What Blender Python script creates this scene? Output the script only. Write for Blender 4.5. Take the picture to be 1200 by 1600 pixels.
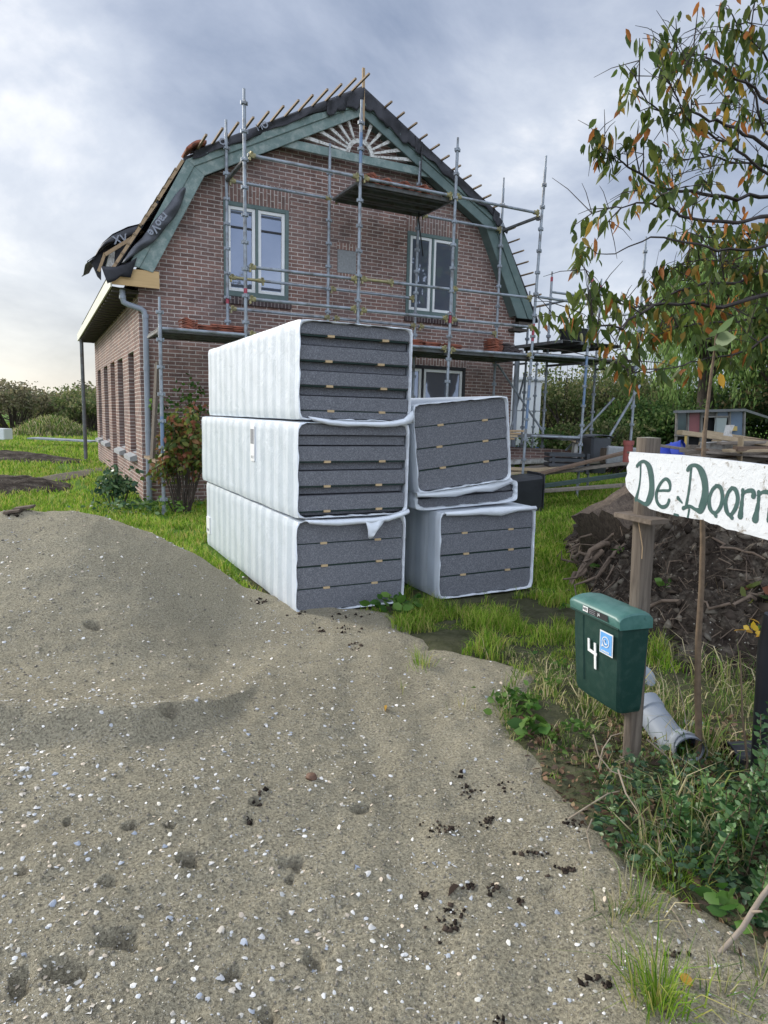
import bpy, bmesh, math, random
import numpy as np
from mathutils import Vector, Matrix, Euler, noise as mnoise
random.seed(7); RNG = np.random.default_rng(11)
for o in list(bpy.data.objects): bpy.data.objects.remove(o)
SC = bpy.context.scene
COL = SC.collection
R = math.radians

# ------------------------------------------------------------------ camera
# world frame = house frame: x along the front wall, y into the depth, z up, origin at the left front corner
CAM = Vector((-1.665, -12.978, 1.6)); FPX, PITCH, ROLL, YAW = 1051.5, 0.1422, 0.025, 0.474
FW = Vector((math.sin(YAW)*math.cos(PITCH), math.cos(YAW)*math.cos(PITCH), -math.sin(PITCH)))
r_ = Vector((math.cos(YAW), -math.sin(YAW), 0)); u_ = r_.cross(FW)
RT = r_*math.cos(ROLL) + u_*math.sin(ROLL); UP = u_*math.cos(ROLL) - r_*math.sin(ROLL)
cam = bpy.data.cameras.new('camera'); camo = bpy.data.objects.new('camera', cam); COL.objects.link(camo)
cam.sensor_fit = 'VERTICAL'; cam.sensor_height = 36; cam.sensor_width = 27; cam.lens = FPX/1600*36
cam.clip_start = 0.05; cam.clip_end = 3000
camo.matrix_world = Matrix((( RT.x, UP.x, -FW.x, CAM.x), (RT.y, UP.y, -FW.y, CAM.y), (RT.z, UP.z, -FW.z, CAM.z), (0,0,0,1)))
SC.camera = camo
def at(px, py, axis, val):                     # point of the place seen at photo pixel (px, py) on the plane axis = val
    d = FW + RT*((px-600)/FPX) - UP*((py-800)/FPX); i = 'xyz'.index(axis)
    return CAM + d*((val-CAM[i])/d[i])
RH = np.array([math.cos(YAW), -math.sin(YAW)]); FH = np.array([math.sin(YAW), math.cos(YAW)])
def st(s, t):                                  # (right, forward) metres from the viewer -> world x, y
    return CAM.x + s*RH[0] + t*FH[0], CAM.y + s*RH[1] + t*FH[1]
def ts(x, y):
    dx, dy = x-CAM.x, y-CAM.y
    return dx*RH[0] + dy*RH[1], dx*FH[0] + dy*FH[1]
def far(px, py, t):                            # point at photo pixel at forward distance t
    d = FW + RT*((px-600)/FPX) - UP*((py-800)/FPX)
    return CAM + d*(t/(d.x*FH[0] + d.y*FH[1]))

# ------------------------------------------------------------------ light
SUN_EL, SUN_AZ = R(24), YAW - R(62)            # azimuth clockwise from +y: to the left of the house, ahead of the viewer
sd = Vector((math.sin(SUN_AZ)*math.cos(SUN_EL), math.cos(SUN_AZ)*math.cos(SUN_EL), math.sin(SUN_EL)))
sun = bpy.data.lights.new('sun', 'SUN'); suno = bpy.data.objects.new('sun', sun); COL.objects.link(suno)
sun.energy = 2.0; sun.angle = R(14); sun.color = (1.0, 0.96, 0.89)
suno.rotation_euler = sd.to_track_quat('Z', 'Y').to_euler()
W = bpy.data.worlds.new('World'); SC.world = W; W.use_nodes = True
nt = W.node_tree; nt.nodes.clear(); N = nt.nodes.new; L = nt.links.new
out = N('ShaderNodeOutputWorld'); sky = N('ShaderNodeTexSky'); sky.sky_type = 'NISHITA'; sky.sun_disc = False
sky.sun_elevation = SUN_EL; sky.sun_rotation = SUN_AZ
bg1 = N('ShaderNodeBackground'); bg1.inputs[1].default_value = 0.1; L(sky.outputs[0], bg1.inputs[0])
tc = N('ShaderNodeTexCoord'); sep = N('ShaderNodeSeparateXYZ'); L(tc.outputs['Generated'], sep.inputs[0])
def wm(op, a, b=None, c=None, clamp=False):
    n = N('ShaderNodeMath'); n.operation = op; n.use_clamp = clamp
    for i, v in enumerate((a, b, c)):
        if v is None: continue
        if isinstance(v, (int, float)): n.inputs[i].default_value = v
        else: L(v, n.inputs[i])
    return n.outputs[0]
zz = wm('ADD', wm('MAXIMUM', sep.outputs[2], 0.0), 0.42)
cv = N('ShaderNodeCombineXYZ'); L(wm('DIVIDE', sep.outputs[0], zz), cv.inputs[0]); L(wm('DIVIDE', sep.outputs[1], zz), cv.inputs[1])
n1 = N('ShaderNodeTexNoise'); n1.inputs['Scale'].default_value = 1.7; n1.inputs['Detail'].default_value = 7; n1.inputs['Roughness'].default_value = 0.58; n1.inputs['Distortion'].default_value = 0.25
mp = N('ShaderNodeMapping'); mp.inputs['Location'].default_value = (3.1, 0.4, 0); mp.inputs['Rotation'].default_value = (0,0,0.9); mp.inputs['Scale'].default_value = (1.0, 1.12, 1)
L(cv.outputs[0], mp.inputs[0]); L(mp.outputs[0], n1.inputs['Vector'])
n2 = N('ShaderNodeTexNoise'); n2.inputs['Scale'].default_value = 0.6; n2.inputs['Detail'].default_value = 3; L(mp.outputs[0], n2.inputs['Vector'])
dot = N('ShaderNodeVectorMath'); dot.operation = 'DOT_PRODUCT'; L(tc.outputs['Generated'], dot.inputs[0]); dot.inputs[1].default_value = sd
glow = wm('POWER', wm('MAXIMUM', dot.outputs['Value'], 0.0), 3.0)
cl = wm('ADD', wm('MULTIPLY', n1.outputs[0], 0.8), wm('MULTIPLY', n2.outputs[0], 0.2))
cl = wm('ADD', cl, wm('MULTIPLY', glow, 0.06))
ramp = N('ShaderNodeValToRGB'); L(cl, ramp.inputs[0]); e = ramp.color_ramp.elements
e[0].position = 0.36; e[0].color = (0.245, 0.30, 0.42, 1); e[1].position = 0.67; e[1].color = (0.90, 0.91, 0.94, 1)
k = ramp.color_ramp.elements.new(0.47); k.color = (0.40, 0.455, 0.575, 1)
k = ramp.color_ramp.elements.new(0.58); k.color = (0.60, 0.65, 0.745, 1)
# warm, bright veil of cloud low down on the sun's side
low = wm('MULTIPLY', wm('POWER', wm('SUBTRACT', 1.0, wm('ABSOLUTE', sep.outputs[2]), None, True), 7.0), wm('POWER', wm('MAXIMUM', dot.outputs['Value'], 0.0), 1.6), None, True)
mx = N('ShaderNodeMix'); mx.data_type = 'RGBA'; L(low, mx.inputs['Factor']); L(ramp.outputs[0], mx.inputs['A']); mx.inputs['B'].default_value = (1.0, 0.93, 0.76, 1)
bg2 = N('ShaderNodeBackground'); dback = N('ShaderNodeVectorMath'); dback.operation = 'DOT_PRODUCT'; L(tc.outputs['Generated'], dback.inputs[0]); dback.inputs[1].default_value = (-FH[0], -FH[1], 0.25)
L(wm('MULTIPLY', wm('ADD', 1.0, wm('MULTIPLY', wm('MAXIMUM', dback.outputs['Value'], 0.0), 1.9)), 0.66), bg2.inputs[1]);   # cloud behind the viewer brightened as added light on front faces
L(mx.outputs['Result'], bg2.inputs[0])
ms = N('ShaderNodeMixShader'); ms.inputs[0].default_value = 0.9; L(bg1.outputs[0], ms.inputs[1]); L(bg2.outputs[0], ms.inputs[2]); L(ms.outputs[0], out.inputs[0])
vs = SC.view_settings; vs.view_transform = 'Standard'; vs.look = 'None'; vs.exposure = 0.85; vs.gamma = 1.0; vs.use_curve_mapping = False
SC.cycles.max_bounces = 6; SC.cycles.diffuse_bounces = 3; SC.cycles.glossy_bounces = 3; SC.cycles.transmission_bounces = 4; SC.cycles.transparent_max_bounces = 6

# ------------------------------------------------------------------ materials
def s2l(c):
    return tuple(((v/255+0.055)/1.055)**2.4 if v > 10 else v/255/12.92 for v in c)
class Mt:                                       # small node-building wrapper
    def __init__(s, name):
        s.m = bpy.data.materials.new(name); s.m.use_nodes = True; s.t = s.m.node_tree; s.b = s.t.nodes['Principled BSDF']; s.out = s.t.nodes['Material Output']
    def n(s, t, **kw):
        n = s.t.nodes.new(t)
        for k, v in kw.items():
            if hasattr(n, k): setattr(n, k, v)
            else: n.inputs[k].default_value = v
        return n
    def l(s, a, b): s.t.links.new(a, b)
    def math(s, op, a, b=None, clamp=False):
        n = s.n('ShaderNodeMath'); n.operation = op; n.use_clamp = clamp
        for i, v in enumerate((a, b)):
            if v is None: continue
            if isinstance(v, (int, float)): n.inputs[i].default_value = v
            else: s.l(v, n.inputs[i])
        return n.outputs[0]
    def coord(s, kind='Object', scale=(1,1,1)):
        c = s.n('ShaderNodeTexCoord'); m = s.n('ShaderNodeMapping'); m.inputs['Scale'].default_value = scale; s.l(c.outputs[kind], m.inputs[0]); return m.outputs[0]
    def noise(s, vec, scale, detail=4, rough=0.55, dist=0.0):
        n = s.n('ShaderNodeTexNoise'); n.inputs['Scale'].default_value = scale; n.inputs['Detail'].default_value = detail; n.inputs['Roughness'].default_value = rough; n.inputs['Distortion'].default_value = dist
        s.l(vec, n.inputs['Vector']); return n.outputs[0]
    def ramp(s, fac, stops):
        n = s.n('ShaderNodeValToRGB'); e = n.color_ramp.elements
        while len(e) < len(stops): e.new(0.5)
        for i, (p, c) in enumerate(stops): e[i].position = p; e[i].color = (*c, 1) if len(c) == 3 else c
        s.l(fac, n.inputs[0]); return n.outputs[0]
    def mix(s, fac, a, b, mode='MIX'):
        n = s.n('ShaderNodeMix'); n.data_type = 'RGBA'; n.blend_type = mode
        for i, v in (('Factor', fac), ('A', a), ('B', b)):
            if isinstance(v, (int, float)): n.inputs[i].default_value = v
            elif isinstance(v, tuple): n.inputs[i].default_value = (*v, 1)
            else: s.l(v, n.inputs[i])
        return n.outputs['Result']
    def bump(s, h, strength=0.3, dist=0.01):
        n = s.n('ShaderNodeBump'); n.inputs['Strength'].default_value = strength; n.inputs['Distance'].default_value = dist; s.l(h, n.inputs['Height'])
        prev = s.b.inputs['Normal']
        if prev.is_linked: s.l(prev.links[0].from_socket, n.inputs['Normal'])
        s.l(n.outputs[0], s.b.inputs['Normal'])
    def base(s, c):
        if isinstance(c, tuple): s.b.inputs['Base Color'].default_value = (*c, 1)
        else: s.l(c, s.b.inputs['Base Color'])
    def set(s, **kw):
        for k, v in kw.items(): s.b.inputs[k.replace('_', ' ')].default_value = v
        return s
def plain(name, c1, c2=None, scale=6, rough=0.6, bump=0.0, bscale=40, metal=0.0, stretch=(1,1,1), spec=0.4, dirt=None, dscale=3):
    m = Mt(name); v = m.coord('Object', stretch)
    c2 = c2 or tuple(x*0.75 for x in c1)
    f = m.noise(v, scale, 5, 0.6); col = m.ramp(f, [(0.3, c1), (0.72, c2)])
    if dirt: col = m.mix(m.ramp(m.noise(v, dscale, 6, 0.65), [(0.48, (0,0,0)), (0.66, (1,1,1))]), col, dirt)
    m.base(col); m.set(Roughness=rough, Metallic=metal, Specular_IOR_Level=spec)
    if bump: m.bump(m.noise(v, bscale, 5, 0.6), bump, 0.01)
    return m.m
def wood(name, c1, c2, axis=0, scale=14, rough=0.75, bump=0.4):
    m = Mt(name); sc = [1, 1, 1]; sc[axis] = 0.06; v = m.coord('Object', tuple(sc))
    f = m.noise(v, scale*3, 6, 0.65, 1.2); m.base(m.ramp(f, [(0.28, c1), (0.7, c2)])); m.set(Roughness=rough, Specular_IOR_Level=0.2); m.bump(f, bump, 0.004)
    return m.m
def leafmat(name, cols, transl=0.35, rough=0.55, spec=0.3):
    m = Mt(name); g = m.n('ShaderNodeNewGeometry'); stops = [(i/len(cols), c) for i, c in enumerate(cols)]
    col = m.ramp(g.outputs['Random Per Island'], stops); col.node.color_ramp.interpolation = 'CONSTANT'; col = m.mix(1.0, col, m.ramp(m.noise(m.coord(), 2.2, 3), [(0.3, (0.7,0.72,0.75)), (0.7, (1.25,1.22,1.15))]), 'MULTIPLY'); m.base(col); m.set(Roughness=rough, Specular_IOR_Level=spec)
    t = m.n('ShaderNodeBsdfTranslucent'); m.l(col, t.inputs[0]); x = m.n('ShaderNodeMixShader'); x.inputs[0].default_value = transl
    m.l(m.b.outputs[0], x.inputs[1]); m.l(t.outputs[0], x.inputs[2]); m.l(x.outputs[0], m.out.inputs[0]); return m.m
def brickmat(name, ax, soldier=False, c1=(0.32, 0.188, 0.152), c2=(0.185, 0.117, 0.099), mortar=(0.66, 0.60, 0.54)):
    m = Mt(name); c = m.n('ShaderNodeTexCoord'); sp = m.n('ShaderNodeSeparateXYZ'); m.l(c.outputs['Object'], sp.inputs[0]); cb = m.n('ShaderNodeCombineXYZ')
    a, b = sp.outputs[ax], sp.outputs[2]
    if soldier: a, b = b, a
    m.l(a, cb.inputs[0]); m.l(b, cb.inputs[1])
    wob = m.noise(cb.outputs[0], 1.7, 2); wv = m.n('ShaderNodeVectorMath'); wv.operation = 'ADD'
    wc = m.n('ShaderNodeCombineXYZ'); m.l(m.math('MULTIPLY', m.math('SUBTRACT', wob, 0.5), 0.02), wc.inputs[1]); m.l(cb.outputs[0], wv.inputs[0]); m.l(wc.outputs[0], wv.inputs[1])
    br = m.n('ShaderNodeTexBrick'); m.l(wv.outputs[0], br.inputs['Vector']); br.offset = 0.5; br.inputs['Scale'].default_value = 1.0
    br.inputs['Brick Width'].default_value = 0.247; br.inputs['Row Height'].default_value = 0.0712; br.inputs['Mortar Size'].default_value = 0.0082; br.inputs['Mortar Smooth'].default_value = 0.25; br.inputs['Bias'].default_value = -0.1
    br.inputs['Color1'].default_value = (*c1, 1); br.inputs['Color2'].default_value = (*c2, 1); br.inputs['Mortar'].default_value = (*mortar, 1)
    big = m.noise(cb.outputs[0], 0.9, 5, 0.6); fine = m.noise(cb.outputs[0], 38, 4, 0.6)
    col = m.mix(m.ramp(big, [(0.35, (0,0,0)), (0.65, (1,1,1))]), br.outputs[0], m.mix(0.45, br.outputs[0], (0.22, 0.18, 0.175)))
    col = m.mix(1.0, col, m.ramp(fine, [(0.3, (0.72, 0.72, 0.72)), (0.75, (1.15, 1.12, 1.1))]), 'MULTIPLY'); col = m.mix(1.0, col, m.ramp(m.noise(cb.outputs[0], 2.6, 6, 0.7, 0.8), [(0.3, (0.68, 0.66, 0.66)), (0.5, (1,1,1)), (0.72, (1.18, 1.15, 1.12))]), 'MULTIPLY')
    m.base(col); m.set(Roughness=0.9, Specular_IOR_Level=0.15)
    m.bump(m.math('SUBTRACT', 1.0, br.outputs['Fac']), 0.55, 0.006); m.bump(fine, 0.3, 0.003)
    return m.m
M = {}
M['brick_front'] = brickmat('brick front', 0); M['brick_side'] = brickmat('brick side', 1); M['brick_soldier'] = brickmat('brick soldier course', 0, True)
M['brick_dark'] = brickmat('brick dark sill', 0, True, (0.06, 0.035, 0.035), (0.035, 0.025, 0.03), (0.3, 0.27, 0.25))
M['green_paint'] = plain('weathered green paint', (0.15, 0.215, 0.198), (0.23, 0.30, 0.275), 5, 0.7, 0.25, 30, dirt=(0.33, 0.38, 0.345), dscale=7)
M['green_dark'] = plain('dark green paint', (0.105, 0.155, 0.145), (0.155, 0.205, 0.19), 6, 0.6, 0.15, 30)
M['white_paint'] = plain('white paint', (0.84, 0.84, 0.82), (0.76, 0.76, 0.73), 9, 0.5, 0.1, 30)
M['flaky_white'] = plain('flaky white paint', (0.72, 0.71, 0.67), (0.6, 0.59, 0.54), 14, 0.7, 0.2, 40, dirt=(0.23, 0.2, 0.16), dscale=16)
M['cream'] = plain('cream fascia', (0.72, 0.70, 0.60), (0.66, 0.63, 0.52), 3, 0.5)
M['black_paint'] = plain('black paint', (0.014, 0.014, 0.016), (0.03, 0.03, 0.032), 8, 0.45)
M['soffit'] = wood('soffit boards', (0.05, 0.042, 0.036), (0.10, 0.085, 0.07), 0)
M['membrane'] = plain('black membrane', (0.022, 0.022, 0.026), (0.045, 0.045, 0.052), 5, 0.6, 0.5, 14)
M['membrane_grey'] = plain('grey membrane back', (0.11, 0.115, 0.13), (0.05, 0.052, 0.06), 4, 0.5, 0.4, 18)
M['print'] = plain('grey print', (0.32, 0.34, 0.38), (0.26, 0.28, 0.32), 9, 0.7)
M['batten'] = wood('pine batten', (0.33, 0.24, 0.155), (0.23, 0.165, 0.11), 1)
M['lath'] = wood('fresh lath', (0.46, 0.33, 0.20), (0.36, 0.25, 0.15), 2)
M['plywood'] = wood('plywood', (0.62, 0.43, 0.215), (0.53, 0.36, 0.175), 0, 6)
M['grey_pvc'] = plain('grey pvc', (0.30, 0.33, 0.37), (0.25, 0.275, 0.31), 4, 0.42)
M['galv'] = plain('galvanised steel', (0.36, 0.395, 0.43), (0.24, 0.27, 0.30), 9, 0.5, 0.1, 30, 0.2, dirt=(0.17, 0.165, 0.16), dscale=5)
M['galv_blue'] = plain('blue tinted steel', (0.12, 0.21, 0.36), (0.22, 0.27, 0.34), 7, 0.5, 0, 30, 0.2)
M['coupler'] = plain('yellow passivated coupler', (0.42, 0.36, 0.16), (0.27, 0.25, 0.16), 12, 0.5, 0.1, 30, 0.3)
M['red_mark'] = plain('red band', (0.42, 0.07, 0.10), (0.3, 0.06, 0.08), 12, 0.6)
M['deck'] = plain('steel deck', (0.18, 0.185, 0.185), (0.11, 0.115, 0.118), 6, 0.6, 0.1, 20, 0.2, dirt=(0.10, 0.085, 0.07), dscale=5)
M['tile'] = plain('red clay tile', (0.40, 0.135, 0.078), (0.27, 0.095, 0.06), 16, 0.8, 0.3, 40, dirt=(0.09, 0.06, 0.05), dscale=12)
M['tile_dark'] = plain('dark roof tile', (0.11, 0.085, 0.08), (0.07, 0.06, 0.06), 16, 0.8, 0.3, 40)
M['stone'] = plain('stone plaque', (0.34, 0.35, 0.35), (0.25, 0.255, 0.255), 26, 0.85, 0.4, 60)
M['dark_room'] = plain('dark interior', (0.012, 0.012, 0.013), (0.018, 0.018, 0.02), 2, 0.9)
g = Mt('window glass'); g.base((0.22, 0.25, 0.31)); g.set(Roughness=0.02, Metallic=0.62, Specular_IOR_Level=0.8); g.bump(g.noise(g.coord(), 1.6, 2), 0.06, 0.02); M['glass'] = g.m

# ------------------------------------------------------------------ mesh helpers
ORG = {}
def tag(o, label=None, cat=None, group=None, kind=None):
    if label: o['label'] = label
    if cat: o['category'] = cat
    if group: o['group'] = group
    if kind: o['kind'] = kind
    return o
def thing(name, label, cat, loc=(0,0,0), group=None):
    o = bpy.data.objects.new(name, None); o.empty_display_size = 0.2; COL.objects.link(o); o.location = loc; ORG[o.name] = Vector(loc)
    return tag(o, label, cat, group)
class MB:
    def __init__(s): s.v = []; s.f = []; s.m = []
    def add(s, vs, fs, mi=0):
        k = len(s.v); s.v += [tuple(v) for v in vs]; s.f += [tuple(i+k for i in f) for f in fs]; s.m += [mi]*len(fs); return s
    def box(s, x0, x1, y0, y1, z0, z1, mi=0):
        return s.add([(x0,y0,z0),(x1,y0,z0),(x1,y1,z0),(x0,y1,z0),(x0,y0,z1),(x1,y0,z1),(x1,y1,z1),(x0,y1,z1)],
                     [(0,3,2,1),(4,5,6,7),(0,1,5,4),(1,2,6,5),(2,3,7,6),(3,0,4,7)], mi)
    def obox(s, c, size, rot=(0,0,0), mi=0):
        m = Euler(rot).to_matrix(); c = Vector(c); h = [v/2 for v in size]
        vs = [c + m @ Vector((sx*h[0], sy*h[1], sz*h[2])) for sx, sy, sz in ((-1,-1,-1),(1,-1,-1),(1,1,-1),(-1,1,-1),(-1,-1,1),(1,-1,1),(1,1,1),(-1,1,1))]
        return s.add(vs, [(0,3,2,1),(4,5,6,7),(0,1,5,4),(1,2,6,5),(2,3,7,6),(3,0,4,7)], mi)
    def beam(s, p, q, w, h, up=(0,0,1), mi=0):
        p, q = Vector(p), Vector(q); d = (q-p).normalized(); up = Vector(up); a = d.cross(up)
        if a.length < 1e-4: a = d.cross(Vector((1,0,0)))
        a.normalize(); b = a.cross(d).normalized(); a *= w/2; b *= h/2
        return s.add([p-a-b, p+a-b, p+a+b, p-a+b, q-a-b, q+a-b, q+a+b, q-a+b], [(0,3,2,1),(4,5,6,7),(0,1,5,4),(1,2,6,5),(2,3,7,6),(3,0,4,7)][::1], mi)
    def tube(s, pts, r, n=8, mi=0, caps=True, hollow=False):
        pts = [Vector(p) for p in pts]; rs = r if isinstance(r, (list, tuple)) else [r]*len(pts)
        k = len(s.v); a = None
        for i, p in enumerate(pts):
            d = (pts[min(i+1, len(pts)-1)] - pts[max(i-1, 0)])
            d = d.normalized() if d.length > 1e-9 else Vector((0,0,1))
            if a is None:
                a = d.cross(Vector((0,0,1)) if abs(d.z) < 0.9 else Vector((1,0,0))).normalized()
            else:
                a = (a - d*a.dot(d)); a = a.normalized() if a.length > 1e-6 else d.orthogonal().normalized()
            b = d.cross(a)
            for j in range(n):
                t = 2*math.pi*j/n; s.v.append(tuple(p + (a*math.cos(t) + b*math.sin(t))*rs[i]))
        for i in range(len(pts)-1):
            for j in range(n):
                s.f.append((k+i*n+j, k+i*n+(j+1)%n, k+(i+1)*n+(j+1)%n, k+(i+1)*n+j)); s.m.append(mi)
        if caps:
            s.f.append(tuple(k+j for j in range(n))[::-1]); s.m.append(mi); e = k+(len(pts)-1)*n; s.f.append(tuple(e+j for j in range(n))); s.m.append(mi)
        return s
    def prism(s, poly, fn, d0, d1, mi=0):       # poly of (a, b); fn(a, b, d) -> 3-D point
        n = len(poly); vs = [fn(a, b, d0) for a, b in poly] + [fn(a, b, d1) for a, b in poly]
        return s.add(vs, [tuple(range(n))[::-1], tuple(range(n, 2*n))] + [(i, (i+1)%n, n+(i+1)%n, n+i) for i in range(n)], mi)
    def grid(s, fn, nu, nv, mi=0):
        k = len(s.v)
        for j in range(nv+1):
            for i in range(nu+1): s.v.append(tuple(fn(i/nu, j/nv)))
        for j in range(nv):
            for i in range(nu):
                a = k+j*(nu+1)+i; s.f.append((a, a+1, a+nu+2, a+nu+1)); s.m.append(mi)
        return s
    def lathe(s, prof, c=(0,0,0), n=20, mi=0):
        k = len(s.v)
        for r, z in prof:
            for j in range(n):
                t = 2*math.pi*j/n; s.v.append((c[0]+r*math.cos(t), c[1]+r*math.sin(t), c[2]+z))
        for i in range(len(prof)-1):
            for j in range(n): s.f.append((k+i*n+j, k+i*n+(j+1)%n, k+(i+1)*n+(j+1)%n, k+(i+1)*n+j)); s.m.append(mi)
        return s
    def build(s, name, mats, parent=None, origin=None, smooth=None, bevel=0.0, fix=True, thick=0.0):
        org = ORG[parent.name] if parent else Vector(origin or (0,0,0))
        me = bpy.data.meshes.new(name); me.from_pydata([(v[0]-org[0], v[1]-org[1], v[2]-org[2]) for v in s.v], [], s.f)
        mats = mats if isinstance(mats, (list, tuple)) else [mats]
        for m in mats: me.materials.append(m)
        if len(mats) > 1: me.polygons.foreach_set('material_index', s.m)
        if fix:
            bm = bmesh.new(); bm.from_mesh(me); bmesh.ops.recalc_face_normals(bm, faces=bm.faces)
            if bevel: bmesh.ops.bevel(bm, geom=[e for e in bm.edges if len(e.link_faces) == 2 and e.calc_face_angle(0) > 0.6], offset=bevel, segments=2, affect='EDGES', clamp_overlap=True)
            bm.to_mesh(me); bm.free()
        if smooth is not None or bevel:
            me.polygons.foreach_set('use_smooth', [True]*len(me.polygons)); me.set_sharp_from_angle(angle=R(smooth or 35))
        o = bpy.data.objects.new(name, me); COL.objects.link(o); ORG[o.name] = org
        if parent: o.parent = parent
        else: o.location = org
        if thick:
            md = o.modifiers.new('thickness', 'SOLIDIFY'); md.thickness = thick; md.offset = 0
        return o
def npmesh(name, V, k, faces, mat, parent=None, origin=(0,0,0), smooth=False):
    """V: (n, k, 3) identical little islands of k vertices; faces: index tuples within an island"""
    n = len(V); org = np.array(ORG[parent.name] if parent else origin, dtype=float)
    me = bpy.data.meshes.new(name); me.vertices.add(n*k); me.vertices.foreach_set('co', (V.reshape(-1, 3)-org).astype(np.float32).ravel())
    base = (np.arange(n)*k)[:, None]; li = np.concatenate([np.array(f)[None, :] + base for f in faces], axis=1).ravel()
    tot = np.tile([len(f) for f in faces], n); start = np.concatenate([[0], np.cumsum(tot)[:-1]])
    me.loops.add(len(li)); me.loops.foreach_set('vertex_index', li.astype(np.int32)); me.polygons.add(len(tot)); me.polygons.foreach_set('loop_start', start.astype(np.int32)); me.polygons.foreach_set('loop_total', tot.astype(np.int32))
    if smooth: me.polygons.foreach_set('use_smooth', np.ones(len(tot), dtype=bool))
    me.materials.append(mat); me.update(calc_edges=True); me.validate()
    o = bpy.data.objects.new(name, me); COL.objects.link(o); ORG[o.name] = Vector(org)
    if parent: o.parent = parent
    else: o.location = org
    return o
def unit(a): return a/np.maximum(np.linalg.norm(a, axis=-1, keepdims=True), 1e-9)
def leaves(name, C, D, size, mat, parent=None, origin=(0,0,0), ratio=0.42, fold=0.25, droop=0.15):
    """C: leaf bases, D: leaf directions, size: lengths; folded five-point leaves"""
    n = len(C); D = unit(D); rnd = RNG.normal(size=(n, 3)); S = unit(np.cross(D, rnd)); Nn = np.cross(S, D); sz = np.asarray(size)[:, None]; w = sz*ratio*0.5; dn = np.array([0,0,1])*sz*droop
    if n > 6000:
        V = np.stack([C, C+D*sz*0.45-S*w+Nn*w*fold, C+D*sz*0.5, C+D*sz*0.45+S*w+Nn*w*fold, C+D*sz - dn], axis=1)
        return npmesh(name, V, 5, [(0,2,1), (0,3,2), (1,2,4), (2,3,4)], mat, parent, origin)
    c1 = C+D*sz*0.26-dn*0.05; c2 = C+D*sz*0.62-dn*0.35; f = Nn*w*fold
    V = np.stack([C, c1-S*w*0.82+f*0.8, c1, c1+S*w*0.82+f*0.8, c2-S*w*0.86+f*0.8, c2, c2+S*w*0.86+f*0.8, C+D*sz-dn], axis=1)
    return npmesh(name, V, 8, [(0,2,1), (0,3,2), (1,2,5,4), (2,3,6,5), (4,5,7), (5,6,7)], mat, parent, origin)
def blades(name, P, h, w, mat, parent=None, origin=(0,0,0), lean=0.5, az=None):
    n = len(P); az = RNG.uniform(0, 2*np.pi, n) if az is None else az; h = np.asarray(h)[:, None]; w = np.asarray(w)[:, None]
    ld = np.stack([np.cos(az), np.sin(az), np.zeros(n)], 1); sd_ = RNG.uniform(0, 2*np.pi, n); S = np.stack([np.cos(sd_), np.sin(sd_), np.zeros(n)], 1)*w*0.5
    b = (np.abs(RNG.normal(size=(n, 1)))*0.6+0.15)*lean; upv = np.array([0,0,1.0])
    p1 = P + upv*h*0.55 + ld*h*b*0.3; p2 = P + upv*h*(1-0.35*b) + ld*h*b
    V = np.stack([P-S, P+S, p1+S*0.75, p1-S*0.75, p2], axis=1)
    return npmesh(name, V, 5, [(0,1,2,3), (3,2,4)], mat, parent, origin)
def copy_tree(o, parent=None):
    c = o.copy(); COL.objects.link(c); c.parent = parent; ORG[c.name] = ORG[o.name]
    for ch in o.children: copy_tree(ch, c)
    return c
def sstep(a, b, x):
    t = np.clip((np.asarray(x, dtype=float)-a)/(b-a), 0, 1); return t*t*(3-2*t)
def vnoise(x, y, sc, seed=0):                   # smooth value noise on arrays
    x = np.asarray(x, dtype=float)*sc; y = np.asarray(y, dtype=float)*sc; xi = np.floor(x); yi = np.floor(y); fx = x-xi; fy = y-yi; fx = fx*fx*(3-2*fx); fy = fy*fy*(3-2*fy)
    def h(a, b):
        v = np.sin(a*127.1 + b*311.7 + seed*74.7)*43758.5453; return v-np.floor(v)
    return (h(xi, yi)*(1-fx) + h(xi+1, yi)*fx)*(1-fy) + (h(xi, yi+1)*(1-fx) + h(xi+1, yi+1)*fx)*fy
def fbm(x, y, sc, oct=4, seed=0):
    r = 0; a = 0.5
    for i in range(oct): r = r + a*(vnoise(x, y, sc*2**i, seed+i)-0.5); a *= 0.5
    return r
# ------------------------------------------------------------------ terrain
SMAX_T = [0.4, 1.6, 1.8, 2.1, 2.45, 2.87, 3.3, 3.7, 4.05, 4.25, 4.45, 4.9, 5.3, 5.6]
SMAX_S = [1.6, 1.45, 1.22, 1.0, 0.82, 0.74, 0.66, 0.70, 0.93, 0.86, 0.30, 0.12, 0.05, -0.9]
def gz(x, y):
    x = np.asarray(x, dtype=float); y = np.asarray(y, dtype=float)
    s, t = ts(x, y)
    z = -0.03 - 0.10*sstep(-5, -2, y)*sstep(-0.6, 0.6, x)*(1-sstep(-0.4, 1.0, y)*sstep(9, 7, x))
    z = z - 0.05*sstep(9, 16, x)
    z = z + 0.05*fbm(x, y, 0.6, 3, 5)*sstep(1, 3, t)
    z = z + 0.05*sstep(1.2, 2.2, s)*sstep(7, 4, t)*sstep(0, 1, t)
    z = z + 0.055*sstep(-0.15, 0.25, s-np.interp(t, SMAX_T, SMAX_S))*sstep(5.6, 4.6, t)*sstep(0, 1, t)*sstep(0.1, 0.4, s)
    return z
def sand_edge(t): return np.interp(t, SMAX_T, SMAX_S)
DENTS = [(145,978,14),(265,1112,15),(208,1288,13),(295,1345,26),(170,1380,20),(185,1467,30),(100,1515,34),(30,1540,26),(105,1285,9),(265,1288,9),(460,1350,22),(400,1252,12),(390,1282,9),(362,1525,20),(420,1588,24),(35,1362,11),(565,1265,14),(455,1375,9),(490,1500,20),(265,1105,7)]
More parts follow.
